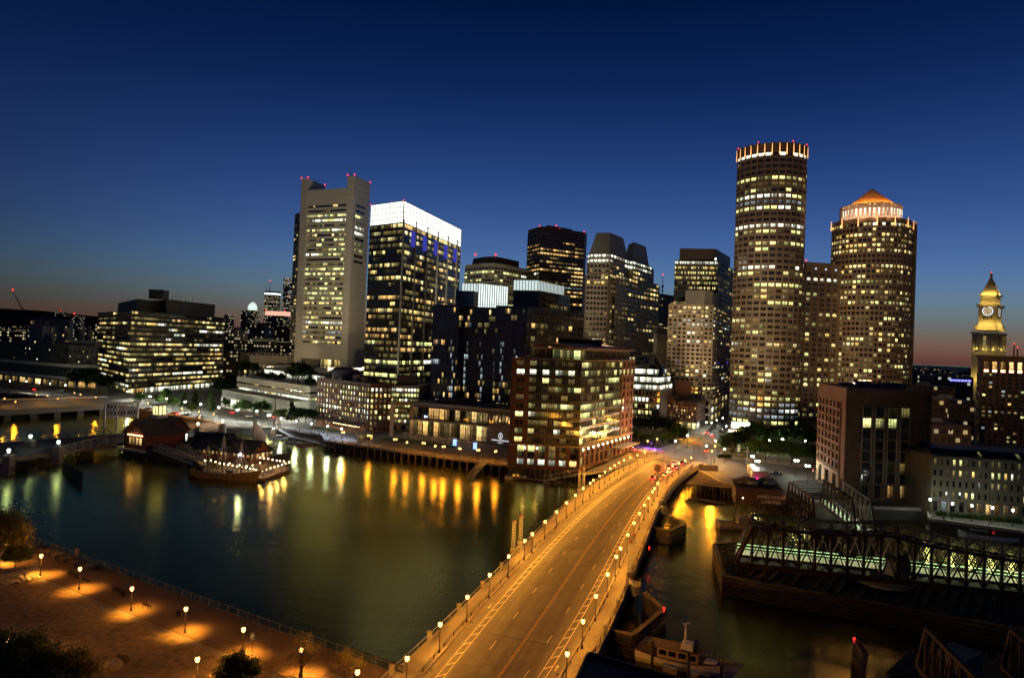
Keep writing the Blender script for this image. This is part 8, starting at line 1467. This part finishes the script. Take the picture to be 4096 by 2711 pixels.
# ================================================================ vehicles
CARC = {'w': pm('white_car_paint', (.6, .6, .58), .3, .05, 1), 'k': pm('black_car_paint', (.012, .012, .014), .25, .1, 1), 's': pm('silver_car_paint', (.28, .29, .30), .3, .08, 1, metal=.4), 'r': pm('dark_red_car_paint', (.16, .02, .018), .3, .1, 1), 'b': pm('dark_blue_car_paint', (.02, .03, .08), .3, .1, 1)}
EMT = em('tail_light', (1, .03, .02), 16); EMH = em('head_light', (1, .95, .82), 30); TDK = pm('unlit_tail_lens', (.25, .01, .01), .3, .1, 1); HDK = pm('unlit_head_lens', (.5, .5, .48), .2, .05, 1); TYRE = pm('tyre_rubber', (.02, .02, .02), .9, .1, 2); RIM = pm('wheel_rim', (.3, .3, .3), .4, .1, 2, metal=.6)
def make_car(col, tail, head, suv=False):
    """heading +y, origin on the ground"""
    o_ = thing('car', 'x', 'car', (0, 0, 0)); L_, W_ = 4.6, 1.8; k = 1.18 if suv else 1.0
    prof_ = [(-2.3, .35), (-2.3, .78 * k), (-2.15, .92 * k), (-1.2, .98 * k), (1.0, .95 * k), (2.05, .82 * k), (2.3, .62 * k), (2.3, .32)]; rings = [[Vector((s_ * (W_ / 2 - (.10 if z > .85 * k else 0)), y, z)) for y, z in prof_] for s_ in (-1, 1)]; m_ = MB(); n_ = len(prof_)
    for i in range(n_): j = (i + 1) % n_; m_.face([rings[0][i], rings[1][i], rings[1][j], rings[0][j]])
    m_.face(rings[0][::-1]); m_.face(rings[1]); m_.build('body', col, o_)
    cab = [(-1.9 if suv else -1.55, .96 * k), (-1.7 if suv else -1.0, 1.42 * k), (.35, 1.44 * k), (1.05, .95 * k)]; m_ = MB(); a = [Vector((-.74, y, z)) for y, z in cab]; c = [Vector((.74, y, z)) for y, z in cab]; a[1].x = a[2].x = -.62; c[1].x = c[2].x = .62
    m_.face([a[0], c[0], c[1], a[1]]); m_.face([a[2], c[2], c[3], a[3]]); m_.face(a[::-1]); m_.face(c); m_.build('window_glass', BG, o_); m_ = MB(); m_.prism([(-.64, cab[1][0] - .02), (.64, cab[1][0] - .02), (.64, .4), (-.64, .4)], 1.40 * k, 1.47 * k); m_.build('roof', col, o_)
    for sx_ in (-1, 1):
        for y in (-1.4, 1.4): m_ = MB(); m_.tube((sx_ * .72, y, .33), (sx_ * .94, y, .33), .33, 12); w_ = m_.build('wheel', TYRE, o_); m_ = MB(); m_.tube((sx_ * .945, y, .33), (sx_ * .955, y, .33), .2, 8); m_.build('rim', RIM, w_)
        m_ = MB(); m_.box((sx_ * .68, -2.31, .72 * k), (.34, .06, .2)); m_.build('tail_light', tail, o_); m_ = MB(); m_.box((sx_ * .66, 2.31, .60 * k), (.36, .06, .16)); m_.build('headlight', head, o_)
    m_ = MB(); m_.box((0, -2.33, .5), (.5, .03, .12)); m_.build('number_plate', M['white'], o_); remember(o_); return o_
CT = {}
def car(px, py, rz, col, label, group, lit=True, suv=False, name='car', head=False, pos=None):
    key = (col, lit, suv, head); p = pos if pos is not None else gp(px, py, .01)
    if key not in CT: o_ = CT[key] = make_car(CARC[col], EMT if lit else TDK, EMH if head else HDK, suv); o_.location = p; o_.rotation_euler = (0, 0, rz)
    else: o_ = copy_tree(CT[key], p, rz)
    o_['label'] = label; o_['group'] = group; WPOS[o_.name] = Vector(p)
    if head:
        for s_ in (-.6, .6):
            l = bpy.data.lights.new('headlight_beam', 'SPOT'); l.energy = 1200; l.color = (1, .95, .85); l.spot_size = math.radians(44); l.spot_blend = .6; l.shadow_soft_size = .1; q = bpy.data.objects.new('headlight_beam', l); COL.objects.link(q); q.parent = o_; q.location = (s_, 2.42, .62); q.rotation_euler = (math.radians(86), 0, 0)
    if lit and not head: l = bpy.data.lights.new('tail_glow', 'POINT'); l.energy = 260; l.color = (1, .04, .02); l.shadow_soft_size = .15; q = bpy.data.objects.new('tail_glow', l); COL.objects.link(q); q.parent = o_; q.location = (0, -2.75, .6)
    return o_
def hd(y): return -math.atan2(fmid(y + 1) - fmid(y - 1), 2)
for i, (fx, y, col) in enumerate([(.70, 243, 'k'), (.88, 250, 's'), (.88, 258, 'w'), (.72, 268, 'r'), (.88, 268, 'b'), (.72, 277, 's'), (.90, 278, 'k')]):
    car(0, 0, hd(y), col, 'braking car waiting at the bridge end, %s in the queue' % ORD[i + 1], 'queue at the crossing', pos=V3(fLC(y) + (fRC(y) - fLC(y)) * fx, y, .01))
y = 256; x = fLC(y) + (fRC(y) - fLC(y)) * .66; tr = thing('box_truck', 'tall box truck stopped among braking cars at the bridge end', 'truck', (x, y, 0)); rz = hd(y); ca, sa = math.cos(rz), math.sin(rz); X = lambda a, b, z: Vector((x + a * ca - b * sa, y + a * sa + b * ca, z)); m_ = MB(); m_.box(X(0, 0, 2.35), (2.5, 7.2, 2.9), rz); m_.build('cargo_box', pm('brown_truck_box', (.13, .09, .06), .5, .15, .6), tr); m_ = MB(); m_.box(X(0, 4.7, 1.5), (2.3, 2.0, 2.2), rz); m_.build('cab', CARC['w'], tr)
for s_ in (-1, 1):
    for b_ in (-2.4, 4.4): m_ = MB(); m_.tube(X(s_ * .95, b_, .5), X(s_ * 1.27, b_, .5), .5, 12); m_.build('wheel', TYRE, tr)
    m_ = MB(); m_.box(X(s_ * 1.0, -3.63, .95), (.3, .08, .3), rz); m_.build('tail_light', EMT, tr); m_ = MB(); m_.box(X(s_ * 1.0, -3.63, 3.65), (.2, .08, .12), rz); m_.build('marker_light', EMT, tr)
av = gp(2880, 1700) - gp(2827, 1735); arz = -math.atan2(av.x, av.y)
for i, (px, py, col) in enumerate([(2829, 1733, 'r'), (2839, 1726, 'k'), (2849, 1719, 'k'), (2859, 1713, 'k'), (2869, 1707, 'w'), (2878, 1702, 's'), (2886, 1698, 'k')]): car(px, py, arz, col, 'car parked along the avenue by the pinkish office, %s from the crossing' % ORD[i + 1], 'cars parked on the avenue', lit=i == 0)
for i, (px, py, col) in enumerate([(2882, 1729, 'k'), (2889, 1724, 'w'), (2896, 1719, 'k')]): car(px, py, arz, col, 'car parked across the avenue from the corner block, %s from the crossing' % ORD[i + 1], 'cars parked on the avenue', lit=False)
car(2829, 1806, arz, 'r', 'red braking car just past the crossing', 'cars at the crossing'); car(2850, 1746, arz, 'k', 'car driving away up the avenue', 'cars at the crossing')
for i, (px, py) in enumerate([(2535, 1796), (2556, 1801), (2580, 1806), (2606, 1810)]): car(px, py, -1.15, 'ksws'[i], 'car in the cross street beside the brick-glass office, %s from it' % ORD[i + 1], 'cars in the cross street', lit=True)
car(3103, 1903, 1.35, 'k', 'black estate car parked beside the pink-lit trailer', 'cars at the quay', lit=False, suv=True)
for i, (px, py, col) in enumerate([(590, 1640, 'k'), (622, 1642, 's'), (655, 1646, 'k'), (700, 1656, 'r'), (745, 1662, 'k'), (800, 1672, 'k'), (920, 1652, 'r'), (1085, 1670, 'r'), (995, 1668, 's')]): car(px, py, 1.05, col, 'car on the quay road, %s from the postal annex' % ORD[i + 1], 'cars on the quay road', lit=col == 'r')
for i, (px, py) in enumerate([(215, 1562), (232, 1564), (248, 1565), (262, 1566), (140, 1560), (70, 1560)]): car(px, py, .4, 'kswkrk'[i], 'car parked before the postal annex, %s from the banded office' % ORD[6 - i], 'cars at the postal annex', lit=i == 4)
# ================================================================ more street lamps, signals, overhead sign
def many(pts, h, kind, col, pw, lab, group):
    for i, (a, c) in enumerate(pts): lamp(a, c, h, kind, col, pw, lab % ORD[i + 1], group, rz=RNG.uniform(0, 6))
many([(18, 1593), (62, 1606), (147, 1579), (190, 1583), (231, 1594), (298, 1571), (322, 1577), (383, 1588)], 5.2, 'acorn', 'O', 3500, 'tall sodium lamp on the far viaduct, %s from the frame edge', 'viaduct lamps')
many([(40, 1523), (105, 1524), (156, 1530), (200, 1534), (262, 1540)], 8, 'acorn', 'W', 9000, 'white lamp before the postal annex, %s from the frame edge', 'postal annex lamps')
many([(514, 1565), (566, 1572), (600, 1585), (667, 1594), (741, 1606), (803, 1616), (875, 1629), (950, 1639), (1027, 1644), (1076, 1660), (1172, 1638)], 6, 'twin', 'W', 19000, 'white twin-globe lamp along the quay road, %s from the banded office', 'quay road lamps')
many([(531, 1605), (593, 1612), (660, 1622), (727, 1634), (797, 1646), (855, 1655), (798, 1668)], 5, 'acorn', 'O', 5000, 'amber lamp at the quay wall, %s from the banded office', 'quay wall lamps')
many([(1124, 1673), (1185, 1683), (1246, 1693), (1311, 1704), (1367, 1714)], 5, 'acorn', 'C', 4500, 'cold white star-bright lamp along the marina lawn, %s from the old bridge', 'marina lamps')
many([(1373, 1728), (1475, 1741), (1581, 1756), (1628, 1768), (1695, 1771), (1741, 1783), (1775, 1785), (1839, 1793), (1913, 1799), (1983, 1804)], 4.6, 'twin', 'O', 2200, 'amber twin-globe lamp on the harbour walk, %s from the marina', 'harbour walk lamps')
many([(2751, 1741), (2702, 1763), (2862, 1762), (2826, 1782), (2899, 1795), (2825, 1689), (2847, 1690), (2867, 1680), (2891, 1671), (2905, 1704)], 6, 'acorn', 'W', 6000, 'white globe lamp around the crossing, %s counted from the corner block', 'crossing lamps')
many([(2591, 1763), (2629, 1755), (2860, 1783), (2848, 1803), (2923, 1721), (2774, 1705)], 7, 'acorn', 'O', 34000, 'tall sodium lamp around the crossing, %s from the brick-glass office', 'crossing sodium lamps')
many([(3011, 1824), (3030, 1843), (3186, 1841), (3231, 1862), (3078, 1761), (3130, 1756), (3222, 1762)], 6, 'twin', 'W', 3800, 'white twin-globe lamp by the grove, %s from the avenue', 'grove lamps')
many([(3721, 1996), (3810, 2013), (3888, 2021), (3970, 2029), (4052, 2039)], 4.6, 'acorn', 'W', 900, 'cold white lamp before the stone wharf, %s from the brown brick office', 'wharf lamps')
many([(20, 1290), (48, 1277), (100, 1275), (108, 1298), (198, 1258), (60, 1330), (30, 1312)], 25, 'acorn', 'W', 9000, 'distant floodlight mast in the rail yard, %s', 'yard floodlights')
def signal(px, py, h, label):
    p = gp(px, py, h); o_ = thing('traffic_signal', label, 'traffic light', (p.x, p.y, 0), 'traffic signals'); m_ = MB(); m_.tube((p.x, p.y, 0), (p.x, p.y, h + .4), .09, 6); m_.build('pole', M['iron'], o_); m_ = MB(); m_.box((p.x, p.y - .15, h - .3), (.4, .3, 1.2)); m_.build('signal_head', C['black'], o_); m_ = MB(); m_.lathe((p.x, p.y - .34, h - .12), [(.05, 0), (.22, .12), (.05, .24)], 8); m_.build('red_lens', EMR, o_)
    for z in (-.3, -.65): m_ = MB(); m_.lathe((p.x, p.y - .32, h + z - .1), [(.05, 0), (.14, .1), (.05, .2)], 8); m_.build('dark_lens', HDK, o_)
for i, (px, py) in enumerate([(2778, 1773), (2801, 1777), (2884, 1739), (2897, 1758), (2805, 1731), (3251, 1877), (2652, 1805), (2817, 1800), (1031, 1657)]): signal(px, py, 4.2, ['red signal at the crossing median', 'red signal just beyond the median signal', 'red signal on the avenue corner by the curved tower', 'red signal above the grove corner', 'red signal beside the corner block', 'red signal by the brown brick office', 'signal pole at the cross street corner', 'red signal by the braking red car', 'red signal on the quay road'][i])
p = gp(2988, 1858); gs = thing('gantry_sign', 'overhead road sign on a steel mast by the grove', 'sign', p); m_ = MB(); m_.tube(p, p + UP(7.4), .22, 7, .15); m_.build('mast', M['steel'], gs); m_ = MB(); m_.beam(p + UP(7.0), p + V3(-5, -1.2, 7.0), .16, .16); m_.beam(p + UP(5.6), p + V3(-5, -1.2, 5.6), .16, .16); m_.build('arm', M['steel'], gs); q = p + V3(-4.0, -1.15, 6.6); m_ = MB(); m_.box(q, (1.7, .12, 4.2), .3); m_.build('panel', pm('green_road_sign', (.02, .10, .06), .5, .1, 1), gs); m_ = MB(); [m_.box(q + V3(0, -.1, z), (1.1, .05, .5), .3) for z in (1.2, .3, -.6)]; m_.build('sign_legend', M['white'], gs); m_ = MB(); m_.box(p + V3(-3.4, -1.0, 4.2), (3.2, .12, .9), .3); m_.build('lower_panel', pm('brown_road_sign', (.16, .10, .03), .5, .1, 1), gs)
# kiosk, people-height lanterns and umbrellas on the terrace
k_ = Bld('round_kiosk', 'small lit glass kiosk on the harbour walk plaza', 'kiosk', gp(1458, 1762).xy); c = gp(1458, 1760).xy; Q = [c + Vector((3.6 * math.cos(a * PI / 5), 3.6 * math.sin(a * PI / 5))) for a in range(10)]; mass(k_, offs(Q, .3), .1, 3.0, C['mech']); [k_.facade(Q[i], Q[(i + 1) % 10], .2, 2.9, 1, 1, lights({'Y': .6, 'D': .4}), C['metal'], .85, .75, .15, .1) for i in range(5, 10)]; m_ = MB(); m_.lathe((c.x, c.y, 3.0), [(4.3, 0), (4.4, .3), (1, .8)], 14); m_.build('roof', C['metal'], k_.o); k_.finish()
r = random.Random(4)
for i in range(14):
    q = gp(r.uniform(1610, 1900), 0 + 1752 + r.uniform(0, 8)); t_ = (i + .5) / 14; q = gp(1610 + 300 * t_, 1752 + 34 * t_ + r.uniform(-7, 5), .15); o_ = thing('terrace_parasol', 'white parasol on the podium terrace, %s from the portal frame' % ORD[i + 1], 'parasol', q, 'terrace parasols'); m_ = MB(); m_.tube(q, q + UP(2.5), .04, 5); m_.build('pole', M['steel'], o_); m_ = MB(); m_.lathe(q, [(1.5, 2.1), (1.45, 2.16), (.05, 2.7)], 8); m_.build('canopy', M['white'], o_); m_ = MB(); m_.lathe(q, [(.5, .68), (.5, .74)], 10); m_.lathe(q, [(.06, 0), (.06, .68)], 6); m_.build('table', M['white'], o_)
for i, (px, py) in enumerate([(1819, 1782), (1900, 1796)]): q = gp(px, py, .15); o_ = thing('lantern_box', 'tall glowing blue lantern box on the terrace, %s from the portal frame' % ORD[i + 1], 'lantern', q, 'lantern boxes'); m_ = MB(); m_.box(q + UP(1.5), (1.6, 1.6, 2.6)); m_.build('glow_panel', em('blue_lantern', (.35, .55, 1), 2.0), o_); m_ = MB(); [m_.box(q + V3(x, y, 1.5), (.12, .12, 2.8)) for x in (-.85, 0, .85) for y in (-.85, .85)]; [m_.box(q + V3(0, -.86, z), (1.7, .08, .08)) for z in (.2, 1, 1.9, 2.8)]; m_.build('lantern_frame', M['iron'], o_)
# ================================================================ roof floodlights added as fill light for the tower facades
def add_flood(src, tgt, power, label, col=(1, .76, .44), cone=60):
    p = Vector(src); t_ = Vector(tgt); o_ = thing('floodlight', label, 'floodlight', p, 'added roof floodlights'); d = (t_ - p).normalized(); m_ = MB(); m_.tube(p, p + UP(1.2), .08, 5); m_.build('stand', M['iron'], o_); m_ = MB(); m_.beam(p + UP(1.2) - d * .3, p + UP(1.2) + d * .2, .7, .5); m_.build('lamp_housing', M['iron'], o_)  # added lamp and stand, brightens a facade from a neighbouring roof
    l = bpy.data.lights.new('added_flood_beam', 'SPOT'); l.energy = power * 1000; l.color = col; l.spot_size = math.radians(cone); l.spot_blend = .5; l.shadow_soft_size = .4; q = bpy.data.objects.new('added_flood_beam', l); COL.objects.link(q); q.parent = o_; q.location = UP(1.2) + d * .5; q.rotation_euler = d.to_track_quat('-Z', 'Y').to_euler()
za_ = zt(1300, 1492, 450)
add_flood((*xy(1290, 1490, 446), za_), (*xy(1300, 1000, 600), 95), 310, 'added floodlight on the annex roof aimed at the concrete tower')
add_flood((*xy(250, 1384, 535), zt(272, 1384, 527)), (*xy(200, 1300, 800), 40), 160, 'added floodlight on the postal annex roof aimed at the arched office')
add_flood((*xy(1440, 1490, 456), za_), (*xy(1440, 1000, 600), 110), 220, 'added floodlight on the annex roof near its plant, aimed at the concrete tower flank')
add_flood((*xy(1500, 1540, 350), 26), (*xy(1600, 1000, 440), 70), 90, 'added floodlight on the brick warehouse roof aimed at the white-crowned tower')
add_flood((*xy(2090, 1221, 360), zt(1900, 1221, 350)), (*xy(2440, 1100, 570), 100), 420, 'added floodlight on the hotel roof aimed at the mansard tower')
add_flood((*xy(1990, 1221, 372), zt(1900, 1221, 350)), (*xy(1990, 1100, 705), 110), 520, 'added floodlight on the hotel roof aimed at the cream office', (1, .85, .6))
add_flood((*xy(2380, 1393, 300), zt(2318, 1393, 259) + 1.5), (*xy(2800, 1400, 450), 60), 330, 'added floodlight on the brick-glass office roof aimed at the pinkish office')
add_flood((*xy(2420, 1393, 312), zt(2318, 1393, 259) + 1.5), (*xy(2990, 1200, 395), 85), 175, 'added floodlight on the brick-glass office roof aimed at the curved tower')
add_flood((*xy(3300, 1559, 245), 36.5), (*xy(3060, 1200, 392), 90), 165, 'added floodlight on the brown brick roof aimed at the curved tower')
add_flood((*xy(3420, 1565, 240), 36.5), (*xy(3450, 1200, 420), 85), 200, 'added floodlight on the brown brick roof aimed at the round tower')
add_flood((*xy(3800, 1800, 216), 23), (*xy(4000, 1600, 400), 40), 130, 'added floodlight on the stone wharf roof aimed at the loggia hotel', (1, .6, .3))
add_flood((*xy(2640, 1600, 420), zt(2786, 1612, 402) + 8), (*xy(2500, 1250, 590), 70), 160, 'added floodlight on the corner block roof aimed at the stepped stone wing')
add_flood((*xy(2800, 1612, 420), zt(2786, 1612, 402)), (*xy(2860, 1400, 450), 60), 40, 'added floodlight on the corner block roof aimed up the pinkish office')
add_flood((*xy(1075, 1490, 506), za_), (*xy(1080, 1450, 650), 18), 110, 'added floodlight on the annex roof aimed at the station front')
